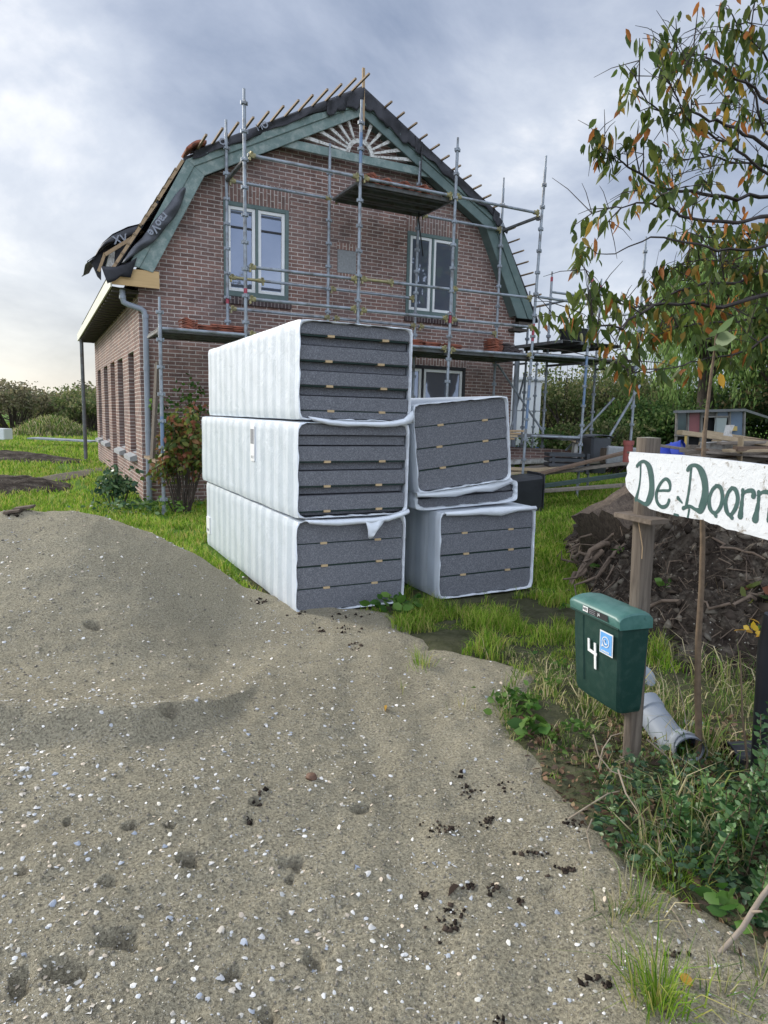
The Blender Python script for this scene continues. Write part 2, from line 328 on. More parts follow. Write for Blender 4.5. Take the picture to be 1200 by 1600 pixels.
BACK_S, BACK_T = [-9,-2.6,-2.2,-1.9,-1.6,-1.3,-1.0,-.75,-.65,0.1,.3], [7.0,6.9,6.5,6.2,5.95,5.75,5.65,5.6,5.5,5.35,4.9]
def lips(s): return np.interp(s, [-4, -1.7, -1.05, -0.8, -0.67, -0.58, -0.5], [2.72, 2.78, 2.86, 3.1, 3.5, 4.0, 4.6])
DW = []
for (px, py, pr) in [(a, b, c*(0.78 if c < 20 else 0.62)) for a, b, c in DENTS]:
    q = far(px, py, 2.0)                        # first guess, refined against the surface below
    DW.append([px, py, pr, 0, 0])
def sand_h(s, t, dents=True):
    s = np.asarray(s, dtype=float); t = np.asarray(t, dtype=float)
    a = s*(1+(5.5-np.clip(t, 2.5, 5.5))*0.10)
    cr = np.interp(a, [-9,-5,-3.6,-3.14,-2.85,-2.6,-2.35,-2.15,-1.98,-1.83,-1.66,-1.52,-1.36,-1.2,-.94,-.5,0], [.45,.64,.69,.715,.725,.735,.70,.625,.56,.49,.38,.265,.155,.06,.02,0.0,0])
    u = np.clip((t-3.05)/2.45, 0, 1); B = np.where(t < 5.5, 0.55*u*u*(3-2*u)+0.45*u, 1-sstep(5.45, 6.9, t))
    z = 0.02 + cr*B
    z = z + 0.20*sstep(0.5, -1.4, s)*sstep(4.6, 2.9, t)*(0.35+0.65*sstep(1.0, 2.5, t))
    tl = lips(s); d = t-tl
    z = z + sstep(-0.6, -1.05, s)*(0.075*np.exp(-(d/0.13)**2)*(0.5+0.9*vnoise(s, t, 2.5, 13)) + 0.02*np.exp(-((d-0.2)/0.2)**2) - 0.06*np.exp(-((d-0.75)/0.35)**2))
    z = z + sstep(-0.6, -1.05, s)*0.016*(sstep(-0.40, 0.02, d)-1)*sstep(1.2, 2.3, t)
    z = z - 0.03*sstep(-0.6, -1.1, s)*np.exp(-((d+0.16)/0.09)**2)*(vnoise(s, t, 5, 3))
    z = z + 0.032*fbm(s, t, 1.3, 3, 2) + 0.036*fbm(s, t, 6, 4, 9) + 0.010*fbm(s, t, 22, 3, 19)*sstep(7, 3, t)
    # old tyre ruts in the flat part, and trampled hummocks towards the grass
    z = z + 0.035*fbm(s*1.6, t*0.8, 4, 2, 21)*sstep(-0.2, 0.4, s)*sstep(5, 3.5, t)
    for c0, wd_ in ((-0.02, 0.10), (0.30, 0.11)): z = z - 0.022*np.exp(-((s-c0+0.12*(t-3)+0.06*np.sin(t*2.3))/wd_)**2)*sstep(4.8, 3.8, t)*(0.4+0.9*vnoise(s, t, 3, 17))
    if dents:
        for px, py, pr, ds, dt in DW:
            if dt == 0: continue
            rr = pr/1051.5*dt*1.15; h1 = (px*7+py*13) % 31/31; an = h1*3.1; ca, sa = math.cos(an), math.sin(an); ex = 1.0+0.7*((px*3+py) % 17/17)
            us, ut = (s-ds)*ca+(t-dt)*sa, (t-dt)*ca-(s-ds)*sa
            us = us + rr*0.9*(vnoise(s, t, 0.9/rr, int(px))-0.5) + rr*0.5*(vnoise(s, t, 3.1/rr, int(py))-0.5); ut = ut + rr*0.9*(vnoise(s, t, 1.1/rr, int(py)+3)-0.5)
            e = (us/rr/ex)**2 + (ut/rr*1.15)**2
            z = z - (rr*(0.55+0.4*h1)+0.008)*np.exp(-e**2.0*1.2) + rr*0.14*np.exp(-((np.sqrt(e)-1.25)/0.4)**2)*(vnoise(s, t, 1.5/rr, 4))*sstep(-0.5, 0.8, ut/rr)
    edge = s - sand_edge(t) + 0.10*fbm(s, t, 5, 3, 31)
    z = z - 0.16*sstep(-0.12, 0.55, edge) + 0.05*fbm(s, t, 7, 3, 51)*np.exp(-(edge/0.16)**2)
    return z
def on_sand(px, py):                            # where the sight line through a photo pixel meets the sand
    d = FW + RT*((px-600)/FPX) - UP*((py-800)/FPX); h = d.x*FH[0]+d.y*FH[1]; t = np.linspace(1.2, 8.2, 1400); s = t*(d.x*RH[0]+d.y*RH[1])/h; z = CAM.z+d.z/h*t
    k = int(np.argmax(z < sand_h(s, t, False))); return float(s[k]), float(t[k])
for d in DW: d[3], d[4] = on_sand(d[0], d[1])
def gridmesh(name, X, Y, Z, mats, midx=None, smooth=True):
    ny, nx = X.shape; me = bpy.data.meshes.new(name); me.vertices.add(nx*ny); me.vertices.foreach_set('co', np.stack([X, Y, Z], -1).astype(np.float32).ravel())
    i = np.arange(nx*ny).reshape(ny, nx); q = np.stack([i[:-1,:-1], i[:-1,1:], i[1:,1:], i[1:,:-1]], -1).reshape(-1, 4)
    me.loops.add(q.size); me.loops.foreach_set('vertex_index', q.ravel().astype(np.int32)); me.polygons.add(len(q)); me.polygons.foreach_set('loop_start', (np.arange(len(q))*4).astype(np.int32)); me.polygons.foreach_set('loop_total', np.full(len(q), 4, dtype=np.int32))
    me.polygons.foreach_set('use_smooth', np.ones(len(q), dtype=bool))
    for m in (mats if isinstance(mats, list) else [mats]): me.materials.append(m)
    me.update(calc_edges=True); o = bpy.data.objects.new(name, me); COL.objects.link(o); ORG[o.name] = Vector((0,0,0)); return o
# sand: grid that gets coarser with distance from the viewer
m = Mt('coarse grey sand'); v = m.coord()
f1 = m.noise(v, 1.3, 5, 0.6); f2 = m.noise(v, 95, 4, 0.7); f3 = m.noise(v, 320, 2, 0.6)
col = m.ramp(f1, [(0.3, (0.405, 0.36, 0.258)), (0.7, (0.495, 0.44, 0.316))])
col = m.mix(1.0, col, m.ramp(f2, [(0.32, (0.42, 0.42, 0.43)), (0.5, (0.97, 0.97, 0.96)), (0.68, (1.42, 1.41, 1.38))]), 'MULTIPLY')
col = m.mix(m.ramp(m.noise(v, 0.8, 6, 0.7, 0.6), [(0.56, (0,0,0)), (0.72, (0.5,0.5,0.5))]), col, (0.305, 0.265, 0.185))
vor = m.n('ShaderNodeTexVoronoi'); vor.inputs['Scale'].default_value = 75; m.l(v, vor.inputs['Vector'])
spk = m.math('MULTIPLY', m.math('LESS_THAN', vor.outputs['Distance'], 0.19), m.math('GREATER_THAN', m.noise(v, 11, 4, 0.7), 0.53))
col = m.mix(spk, col, (0.56, 0.53, 0.46)); damp_shade = m.n('ShaderNodeAttribute'); damp_shade.attribute_name = 'damp_shade'; col = m.mix(damp_shade.outputs['Fac'], col, m.mix(0.35, (0.12, 0.10, 0.075), col)); m.base(col); m.set(Roughness=0.95, Specular_IOR_Level=0.1)
m.bump(m.noise(v, 22, 5, 0.7), 0.6, 0.03); m.bump(m.noise(v, 62, 4, 0.65), 1.0, 0.016); m.bump(f2, 1.0, 0.022); m.bump(f3, 0.7, 0.007); M['sand'] = m.m
tv = np.exp(np.linspace(math.log(0.5), math.log(8.6), 620)); av = np.linspace(-1.5, 1.15, 560)
TT, AA = np.meshgrid(tv, av, indexing='ij'); SS = AA*np.maximum(TT, 1.2)
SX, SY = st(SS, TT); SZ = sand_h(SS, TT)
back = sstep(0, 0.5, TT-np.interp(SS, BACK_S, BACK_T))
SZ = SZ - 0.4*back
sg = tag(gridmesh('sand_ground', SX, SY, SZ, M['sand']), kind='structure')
DAMP_SHADE = np.zeros_like(SZ)                          # damp sand trodden up in the footprints, plus shade painted into the hollows
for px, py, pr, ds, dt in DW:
    rr = pr/1051.5*dt; e = ((SS-ds+rr*1.3*(vnoise(SS, TT, 0.8/rr, int(px))-0.5))/rr/1.1)**2+((TT-dt+rr*1.3*(vnoise(SS, TT, 0.9/rr, int(py))-0.5))/rr)**2; DAMP_SHADE = np.maximum(DAMP_SHADE, np.exp(-e**1.5)*(0.5+0.5*vnoise(SS, TT, 30, 2)))
at_ = sg.data.attributes.new('damp_shade', 'FLOAT', 'POINT'); at_.data.foreach_set('value', np.clip(DAMP_SHADE, 0, 1).astype(np.float32).ravel())
# grassland out to the horizon
m = Mt('grass and soil ground'); v = m.coord()
gcol = m.ramp(m.noise(v, 0.35, 6, 0.65), [(0.3, (0.074,0.155,0.022)), (0.52, (0.115,0.209,0.032)), (0.72, (0.155,0.223,0.054))])
dcol = m.ramp(m.noise(v, 9, 5, 0.7), [(0.3, (0.045, 0.035, 0.026)), (0.7, (0.12, 0.10, 0.075))])
sp = m.n('ShaderNodeSeparateXYZ'); m.l(v, sp.inputs[0])
near = m.math('LESS_THAN', m.math('ADD', m.math('ADD', sp.outputs[1], m.math('MULTIPLY', sp.outputs[0], 0.5)), m.math('MULTIPLY', m.noise(v, 1.1, 4), 3.0)), -5.2)
f = m.math('MAXIMUM', m.math('MULTIPLY', near, 0.85), m.ramp(m.noise(v, 0.9, 5, 0.65), [(0.6, (0,0,0)), (0.72, (0.7,0.7,0.7))]))
m.base(m.mix(f, gcol, dcol)); m.set(Roughness=0.95, Specular_IOR_Level=0.1); m.bump(m.noise(v, 14, 6, 0.75), 0.8, 0.06); m.bump(m.noise(v, 2.2, 4, 0.7), 0.5, 0.2); M['ground'] = m.m
rv = np.concatenate([[0.0], np.exp(np.linspace(math.log(0.6), math.log(900), 190))]); th = np.linspace(0, 2*np.pi, 241)
RR, TH = np.meshgrid(rv, th, indexing='ij'); GX = CAM.x + RR*np.sin(TH); GY = CAM.y + RR*np.cos(TH)
s_, t_ = ts(GX, GY); GZ = gz(GX, GY) - 0.05*((s_ < sand_edge(t_)) & (t_ < 5))
tag(gridmesh('grass_ground', GX[:, ::-1], GY[:, ::-1], GZ[:, ::-1], M['ground']), kind='structure')
# ------------------------------------------------------------------ the house
HW, HL = 8.29, 10.4
house = thing('brick_house', 'brown brick house with half-stripped gambrel roof and green gable boards', 'house', (0,0,0))
PROF = [(0, 4.0), (1.13, 5.74), (4.145, 7.36), (7.16, 5.74), (8.29, 4.0)]
def ptop(x): return float(np.interp(x, [p[0] for p in PROF], [p[1] for p in PROF]))
def pierced(mb, fn, us, top, holes, depth, mi=0, mj=0):
    """wall sheet in (u, z) with rectangular holes (u0, u1, z0, z1) and reveals"""
    for u0, u1 in zip(us[:-1], us[1:]):
        um = (u0+u1)/2; hs = sorted([h for h in holes if h[0] <= um <= h[1]], key=lambda h: h[2]); z = -0.4
        for h in hs+[None]:
            za, zb = (h[2], h[2]) if h else (top(u0), top(u1))
            mb.add([fn(u0, z, 0), fn(u1, z, 0), fn(u1, zb, 0), fn(u0, za, 0)], [(0,1,2,3)], mi)
            if h: z = h[3]
    for a, b, c, d in holes:
        for p, q in (((a,c),(b,c)), ((b,c),(b,d)), ((b,d),(a,d)), ((a,d),(a,c))):
            mb.add([fn(p[0],p[1],0), fn(q[0],q[1],0), fn(q[0],q[1],depth), fn(p[0],p[1],depth)], [(0,1,2,3)], mj)
WL, WR, WB = (1.52, 2.78, 3.75, 5.44), (5.38, 6.64, 3.75, 5.44), (4.75, 6.97, 1.3, 2.71)
holes = [WL, WR, WB]
us = sorted(set([0.0, HW] + [p[0] for p in PROF] + [v for h in holes for v in h[:2]]))
mb = MB(); pierced(mb, lambda u, z, d: (u, d, z), us, ptop, holes, 0.12); mb.build('front_wall', M['brick_front'], house)
SIDEH = [(0.85, 1.72, 0.74, 2.70), (2.75, 3.8, 0.74, 2.70), (6.3, 7.45, 0.74, 2.72), (8.45, 9.55, 0.74, 2.72)]
nich = (4.45, 5.5, -0.2, 2.72)
us = sorted(set([0.0, HL] + [v for h in SIDEH+[nich] for v in h[:2]]))
mb = MB(); pierced(mb, lambda u, z, d: (d, u, z), us, lambda u: 4.0, SIDEH+[nich], 0.16); mb.build('side_wall', M['brick_side'], house)
mb = MB(); mb.add([(0.158, nich[0], -0.4), (0.158, nich[1], -0.4), (0.158, nich[1], 2.75), (0.158, nich[0], 2.75)], [(0,1,2,3)]); mb.build('niche_wall', M['brick_side'], house); mb = MB()
mb.add([(HW, 0, -0.4), (HW, HL, -0.4), (HW, HL, 4.0), (HW, 0, 4.0)], [(0,1,2,3)]); mb.build('side_wall', M['brick_side'], house)
mb = MB(); mb.add([(0, HL, -0.4), (HW, HL, -0.4)] + [(x, HL, z) for x, z in PROF[::-1]], [(0,1,2,3,4,5,6)]); mb.build('rear_wall', M['brick_front'], house)
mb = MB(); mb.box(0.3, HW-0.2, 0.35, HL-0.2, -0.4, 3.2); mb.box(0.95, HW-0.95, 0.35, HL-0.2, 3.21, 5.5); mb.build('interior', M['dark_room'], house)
# soldier courses, sills of dark brick, plaque
for bx_ in ((WL[0]-0.03, WL[1]+0.03, -0.004, 0.02, WL[3]+0.002, WL[3]+0.40), (WR[0]-0.03, WR[1]+0.03, -0.004, 0.02, WR[3]+0.002, WR[3]+0.40), (WB[0]-0.05, WB[1]+0.03, -0.004, 0.02, WB[3]+0.002, WB[3]+0.21), (3.78, 4.24, -0.003, 0.02, 4.872, 5.0), (3.78, 4.24, -0.003, 0.02, 4.28, 4.418)):
    mb = MB(); mb.box(*bx_); mb.build('soldier_course', M['brick_soldier'], house)
mb = MB(); mb.box(3.8, 4.22, -0.006, 0.02, 4.42, 4.87); mb.build('plaque', M['stone'], house, bevel=0.006)
def window(h, frame_m, sash_m, bars=(), sillm='brick_dark', fw=0.075):
    x0, x1, z0, z1 = h; m = MB(); y0, y1 = -0.018, 0.09
    m.box(x0+0.002, x0+fw, y0, y1, z0+0.002, z1-0.002); m.box(x1-fw, x1-0.002, y0, y1, z0+0.002, z1-0.002)
    m.box(x0+fw, x1-fw, y0, y1, z1-fw, z1-0.002); m.box(x0+fw, x1-fw, y0-0.02, y1, z0+0.002, z0+fw*1.3)
    xm = (x0+x1)/2; m.box(xm-0.025, xm+0.025, y0, y1, z0+fw*1.3, z1-fw)
    fr = m.build('window', M[frame_m], house, bevel=0.005)
    for a, b in ((x0+fw, xm-0.025), (xm+0.025, x1-fw)):
        m = MB(); s = 0.062; c, d = z0+fw*1.3, z1-fw
        m.box(a+0.002, a+s, 0.002, 0.05, c+0.002, d-0.002); m.box(b-s, b-0.002, 0.002, 0.05, c+0.002, d-0.002); m.box(a+s, b-s, 0.002, 0.05, d-s, d-0.002); m.box(a+s, b-s, 0.002, 0.05, c+0.002, c+s)
        m.build('sash', M[sash_m], fr, bevel=0.005)
        m = MB(); m.box(a+s-0.01, b-s+0.01, 0.03, 0.038, c+s-0.01, d-s+0.01); m.build('pane', M['glass'], fr)
        for zb in bars:
            m = MB(); m.box(a+s+0.002, b-s-0.002, 0.012, 0.028, zb-0.018, zb+0.018); m.build('reflection_bar', M['black_paint'], fr)  # solid dark bar standing in for a reflection in the pane
    m = MB(); m.box(x0-0.02, x1+0.05, -0.05, 0.05, z0-0.14, z0-0.004); m.build('sill', M[sillm], fr)
    return fr
window(WL, 'green_dark', 'white_paint', (5.0,)); window(WR, 'green_dark', 'white_paint'); window(WB, 'black_paint', 'white_paint')
for a, b, c, d in SIDEH:
    m = MB(); m.box(0.10, 0.15, a+0.002, a+0.07, c, d-0.002); m.box(0.10, 0.15, b-0.07, b-0.002, c, d-0.002); m.box(0.10, 0.15, a+0.07, b-0.07, d-0.08, d-0.002); m.box(0.10, 0.15, a+0.07, b-0.07, c, c+0.08); m.box(0.11, 0.14, a+0.07, b-0.07, 2.0, 2.05)
    fr = m.build('window', M['black_paint'], house)
    m = MB(); m.box(0.135, 0.142, a+0.06, b-0.06, c+0.07, d-0.07); m.build('pane', M['glass'], fr)
    m = MB(); m.add([(-0.13,a-0.08,c-0.05),(0.12,a-0.08,c+0.03),(0.12,b+0.08,c+0.03),(-0.13,b+0.08,c-0.05),(-0.13,a-0.08,c-0.13),(0.0,a-0.08,c-0.13),(0.0,b+0.08,c-0.13),(-0.13,b+0.08,c-0.13)], [(0,1,2,3),(0,3,7,4),(0,4,5,1),(3,2,6,7),(4,7,6,5)])
    m.build('sill', M['stone'], fr)
# ---- roof
YV, YB = -0.25, HL+0.25
OUT = [(-0.46, 3.88), (0.80, 5.97), (4.145, 7.80), (7.49, 5.97), (8.75, 3.88)]
roof = MB()
for (a, b), (c, d) in zip(OUT[:-1], OUT[1:]):
    n_ = Vector((-(d-b), 0, c-a)).normalized()*0.05
    roof.add([(a,YV,b),(c,YV,d),(c,YB,d),(a,YB,b),(a-n_.x*0,YV,b-0.06),(c,YV,d-0.06),(c,YB,d-0.06),(a,YB,b-0.06)], [(0,1,2,3),(7,6,5,4),(0,4,5,1),(1,5,6,2),(2,6,7,3),(3,7,4,0)])
roof = roof.build('roof', M['membrane'], house)
def batten(x, z, y0, y1, w=0.036, h=0.03, mat='batten'):
    m = MB(); m.box(x-w/2, x+w/2, y0, y1, z, z+h); m.build('batten', M[mat], roof)
for i in range(12):                              # upper slopes, ends left long past the verge
    u = 0.06+i*0.0795; x = 0.80+u*3.345; batten(x, 5.97+u*1.83+0.012, -1.02-0.05*random.random(), 9.5)
    if i < 11: x = 7.49-u*3.345; batten(x, 5.97+u*1.83+0.012, -0.60-0.06*random.random(), 9.5)
for i in range(8):
    u = 0.14+i*0.105; x = 7.49+u*1.26; z = 5.97-u*2.09; m = MB(); m.beam((x+0.02, -0.60-0.05*random.random(), z+0.012), (x+0.02, 9.5, z+0.012), 0.03, 0.045, (1.0, 0, 0.6)); m.build('batten', M['batten'], roof)
for i in range(11):
    u = 0.12+i*0.08; x = 0.80-u*1.26; z = 5.97-u*2.09; m = MB(); m.beam((x-0.015, -0.30, z+0.01), (x-0.015, 9.5, z+0.01), 0.03, 0.045, (1.0, 0, -0.6)); m.build('batten', M['batten'], roof)
m = MB()                                          # counter-batten seen edge-on along the left verge
for a, b in zip([(0.76, 5.90), (0.30, 5.12), (0.02, 4.68)], [(0.33, 5.18), (0.05, 4.74), (-0.42, 3.98)]): m.beam((a[0], -0.27, a[1]), (b[0], -0.27, b[1]), 0.05, 0.03, (0,1,0))
m.build('batten', M['lath'], roof)
# ---- barge boards: wide inner board and a proud outer strip
def board(p, q, inset0, inset1, y0, y1, mat, name, mitre0=None, mitre1=None):
    p, q = Vector((p[0],0,p[1])), Vector((q[0],0,q[1])); d = (q-p).normalized(); n = Vector((d.z,0,-d.x))
    if n.z > 0: n = -n
    def pt(b, ins, mit):
        v = b+n*ins
        if mit is not None: k = (Vector((mit[0],0,mit[1]))-b); s = ins/max(1e-6, k.dot(n)) if abs(k.dot(n)) > 1e-6 else 0; v = b + k*s
        return v
    a, b_, c, e = pt(p, inset0, mitre0), pt(q, inset0, mitre1), pt(q, inset1, mitre1), pt(p, inset1, mitre0)
    m = MB(); vs = [(w.x, y, w.z) for y in (y0, y1) for w in (a, b_, c, e)]
    m.add(vs, [(0,1,2,3),(7,6,5,4),(0,4,5,1),(1,5,6,2),(2,6,7,3),(3,7,4,0)]); return m.build(name, M[mat], house, bevel=0.006)
INN = [(0.22, 3.96), (1.13, 5.71), (4.16, 7.33), (7.14, 5.71), (8.12, 3.87)]
OU2 = [(-0.17, 4.05), (0.81, 5.91), (4.16, 7.66), (7.47, 5.91), (8.64, 3.87)]
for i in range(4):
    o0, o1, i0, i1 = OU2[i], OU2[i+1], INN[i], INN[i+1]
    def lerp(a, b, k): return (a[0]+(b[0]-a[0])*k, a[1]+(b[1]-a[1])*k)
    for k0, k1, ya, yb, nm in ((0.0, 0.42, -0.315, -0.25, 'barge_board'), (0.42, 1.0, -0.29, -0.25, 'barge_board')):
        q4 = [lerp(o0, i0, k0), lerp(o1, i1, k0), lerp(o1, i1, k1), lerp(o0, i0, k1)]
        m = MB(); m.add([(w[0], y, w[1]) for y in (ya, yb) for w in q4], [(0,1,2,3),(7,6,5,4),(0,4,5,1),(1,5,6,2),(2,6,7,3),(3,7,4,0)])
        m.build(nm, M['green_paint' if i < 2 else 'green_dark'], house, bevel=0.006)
m = MB()                                          # verge soffit between wall and boards
for i in range(4):
    m.add([(INN[i][0], YV+0.002, INN[i][1]+0.05), (INN[i+1][0], YV+0.002, INN[i+1][1]+0.05), (INN[i+1][0], 0.0, INN[i+1][1]+0.05), (INN[i][0], 0.0, INN[i][1]+0.05)], [(0,1,2,3)])
m.build('verge_soffit', M['green_dark'], house)
m = MB(); m.box(2.32, 5.86, -0.245, -0.20, 6.48, 6.635); m.build('tie_beam', M['green_paint'], house, bevel=0.005)
m = MB(); m.add([(2.6,-0.02,6.63),(5.7,-0.02,6.63),(4.15,-0.02,7.45)], [(0,1,2)]); m.build('gable_panel', M['brick_front'], house)
cx, cz = 4.15, 6.62
m = MB()
for k in range(16):
    a0, a1 = math.pi*k/16, math.pi*(k+1)/16
    q4 = [(cx+r0*math.cos(a), cz+r0*math.sin(a)) for r0, a in ((0.22,a0),(0.30,a0),(0.30,a1),(0.22,a1))]
    m.add([(x, y, z) for y in (-0.245, -0.20) for x, z in q4], [(0,1,2,3),(7,6,5,4),(0,4,5,1),(2,6,7,3)])
m.build('sun_ring', M['flaky_white'], house)
for ex, ez in ((2.90,6.74),(3.15,6.95),(3.42,7.06),(3.64,7.16),(3.86,7.26),(4.40,7.26),(4.62,7.14),(4.84,7.03),(5.08,6.90),(5.33,6.75)):
    d = Vector((ex-cx, 0, ez-cz)); d.normalize(); p = Vector((cx, 0, cz))+d*0.30; n = Vector((-d.z, 0, d.x))
    e = Vector((ex, 0, ez)); m = MB(); q4 = [p-n*0.016, p+n*0.016, e+n*0.036, e-n*0.036]
    m.add([(w.x, y, w.z) for y in (-0.24, -0.205) for w in q4], [(0,1,2,3),(7,6,5,4),(0,4,5,1),(1,5,6,2),(2,6,7,3),(3,7,4,0)]); m.build('sun_ray', M['flaky_white'], house)
m = MB(); m.beam((4.16, -0.335, 7.05), (4.145, -0.335, 8.15), 0.05, 0.035, (0,1,0)); m.build('apex_lath', M['lath'], house)
# ---- membrane lapped over the verge: wavy strips, and the loose pieces at the left eave
def drape(name, P0, P1, drop0, drop1, n, seed, lift=0.03, amp=0.07, mat='membrane', y=-0.33):
    rr = random.Random(seed); ph = [rr.random()*6 for _ in range(4)]; m = MB()
    def fn(u, v):
        x = P0[0]+(P1[0]-P0[0])*u; z = P0[1]+(P1[1]-P0[1])*u; dr = drop0+(drop1-drop0)*u
        w = 0.5*math.sin(u*19+ph[0])+0.3*math.sin(u*43+ph[1])+0.3*math.sin(u*9+ph[2])
        dr *= 1+amp*6*w*0.35; z0 = z+lift
        yy = y-0.02*math.sin(u*31+ph[3])*v-0.015*math.sin(v*5+u*12)
        if v < 0.15: return (x, y+0.25*(1-v/0.15)+0.0, z0+0.012)
        k = (v-0.15)/0.85; return (x+0.02*k*w, yy-0.01, z0-dr*k)
    m.grid(fn, n, 8); return m.build(name, M[mat], house, smooth=60, thick=0.004)
drape('membrane', (0.92, 6.04), (3.45, 7.42), 0.15, 0.17, 40, 1, amp=0.05)
drape('membrane', (3.40, 7.39), (4.16, 7.81), 0.26, 0.36, 18, 2, amp=0.09, y=-0.345)
drape('membrane', (4.16, 7.81), (5.45, 7.10), 0.36, 0.30, 30, 3, amp=0.10)
drape('membrane', (5.3, 7.16), (7.45, 6.0), 0.26, 0.18, 34, 4, amp=0.12, y=-0.34)
drape('membrane', (7.3, 6.08), (7.68, 5.66), 0.30, 0.10, 10, 5, amp=0.12, y=-0.36)
# strip hanging beside the left lower board
m = MB()
def fn(u, v):
    k = u; x = 0.72-1.02*k; z = 5.42-1.36*k; wid = 0.05+0.17*math.sin(math.pi*min(1, k*1.05+0.02))**0.7
    bul = 0.06*math.sin(v*math.pi)+0.02*math.sin(k*26+v*3)
    return (x+wid*v*0.95, -0.345-bul, z-wid*v*0.25+0.015*math.sin(k*17))
m.grid(fn, 26, 8); m.build('membrane', M['membrane_grey'], house, smooth=60, thick=0.004)
m = MB()                                          # flap folded over the plywood
pa = [at(158,416,'y',-0.40), at(182,417,'y',-0.37), at(205,408,'y',-0.34), at(214,402,'y',-0.33)]; pb = [at(168,443,'y',-0.42), at(181,438,'y',-0.38), at(188,432,'y',-0.34), at(204,434,'y',-0.33)]
m.grid(lambda u, v: pa[min(3, round(u*3))].lerp(pb[min(3, round(u*3))], v) + Vector((0, -0.03*math.sin(u*9)*v, 0)), 3, 4); m.build('membrane', M['membrane'], house, smooth=30, thick=0.006)
# the sprung eave behind the gable: rolled membrane, rafters and boards
Y1, Y2 = 0.9, 2.6
top = [at(246,342,'y',Y1), at(225,350,'y',Y1), at(200,357,'y',Y1), at(176,368,'y',Y1), at(161,380,'y',Y1), at(152,392,'y',Y1), at(147,402,'y',Y1), at(136,408,'y',Y1)]
m = MB(); m.grid(lambda u, v: top[min(7, round(u*7))] + Vector((0, (Y2-Y1)*v, 0.03*math.sin(v*9+u*5)-0.02*v)), 7, 10); m.build('membrane', M['membrane'], house, smooth=60, thick=0.01)
low = [at(238,362,'y',Y1), at(222,366,'y',Y1), at(205,370,'y',Y1), at(188,379,'y',Y1), at(170,380,'y',Y1), at(158,388,'y',Y1), at(151,398,'y',Y1), at(136,410,'y',Y1)]
m = MB(); m.grid(lambda u, v: top[min(7, round(u*7))].lerp(low[min(7, round(u*7))], v)+Vector((0,-0.012-0.05*math.sin(v*2.6),0)), 7, 4); m.build('membrane', M['membrane'], house, smooth=60, thick=0.006)
m = MB(); m.beam(at(164,398,'y',Y1-0.15), at(224,361,'y',Y1-0.15), 0.06, 0.05, (0,1,0)); m.build('rafter', M['lath'], house)
m = MB(); m.beam(at(154,424,'y',Y1-0.1), at(164,396,'y',Y1-0.1), 0.05, 0.05, (0,1,0)); m.build('rafter', M['lath'], house)
m = MB(); q4 = [at(164,425,'y',Y1-0.05), at(171,396,'y',Y1-0.05), at(180,390,'y',Y1-0.05), at(177,424,'y',Y1-0.05)]; m.add([tuple(p) for p in q4]+[(p.x, p.y+0.3, p.z) for p in q4], [(0,1,2,3),(0,4,5,1),(1,5,6,2),(2,6,7,3)]); m.build('eave_board', M['flaky_white'], house)
m = MB(); q4 = [at(176,424,'y',Y1-0.03), at(178,392,'y',Y1-0.03), at(214,368,'y',Y1-0.03), at(206,410,'y',Y1-0.03)]; m.add([tuple(p) for p in q4]+[(p.x, p.y+0.3, p.z) for p in q4], [(0,1,2,3),(0,4,5,1),(1,5,6,2),(2,6,7,3)]); m.build('membrane', M['membrane'], house)
m = MB(); q4 = [at(152,397,'y',Y1+0.1), at(140,408,'y',Y1+0.1), at(146,418,'y',Y1+0.1), at(152,432,'y',Y1+0.1), at(158,438,'y',Y1+0.1), at(158,398,'y',Y1+0.1)]; m.prism([(p.x, p.z) for p in q4], lambda a, b, d: (a, d, b), Y1+0.08, Y1+0.12); m.build('membrane', M['membrane'], house)
# printing on the membrane (grey letters, partly hidden by the folds)
def text_part(body, size, loc, rot, mat, parent, name='lettering', ext=0.001, bold=0.0, sx=1.0):
    cu = bpy.data.curves.new(name, 'FONT'); cu.body = body; cu.size = size; cu.extrude = ext; cu.offset = bold; cu.align_x = 'CENTER'; cu.align_y = 'CENTER'; cu.resolution_u = 6
    o = bpy.data.objects.new('tmp', cu); COL.objects.link(o); me = bpy.data.meshes.new_from_object(o.evaluated_get(bpy.context.evaluated_depsgraph_get())); bpy.data.objects.remove(o); bpy.data.curves.remove(cu)
    mat4 = Matrix.LocRotScale(Vector(loc)-ORG[parent.name], rot if not isinstance(rot, tuple) else Euler(rot), Vector((sx,1,1))); me.transform(mat4); me.materials.clear(); me.materials.append(M[mat] if isinstance(mat, str) else mat)
    t = bpy.data.objects.new(name, me); COL.objects.link(t); t.parent = parent; ORG[t.name] = ORG[parent.name]; return t
def frame_rot(xd, nrm):
    xd = Vector(xd).normalized(); nrm = Vector(nrm).normalized(); yd = nrm.cross(xd).normalized(); nrm = xd.cross(yd); return Matrix((xd, yd, nrm)).transposed().to_euler()
text_part('raoVe', 0.19, (0.30, -0.425, 4.74), frame_rot((-0.6, 0, -0.8), (0, -1, 0)), 'print', house, bold=0.004)
m = MB(); q4 = [at(150,400,'y',Y1+0.35), at(165,386,'y',Y1+0.35), at(240,345,'y',Y1+0.35), at(215,415,'y',Y1+0.35), at(170,436,'y',Y1+0.35)]; m.prism([(p.x, p.z) for p in q4], lambda a, b, d: (a, d, b), Y1+0.3, Y1+0.34); m.build('membrane', M['membrane'], house)
text_part('XV', 0.2, tuple(at(188,374,'y',Y1-0.09)), frame_rot((0.75, 0, 0.25), (0, -1, 0)), 'print', house, bold=0.004)
text_part('MO', 0.15, (2.15, -0.365, 6.70), frame_rot((0.88, 0, 0.48), (0, -1, 0)), 'print', house, bold=0.004)
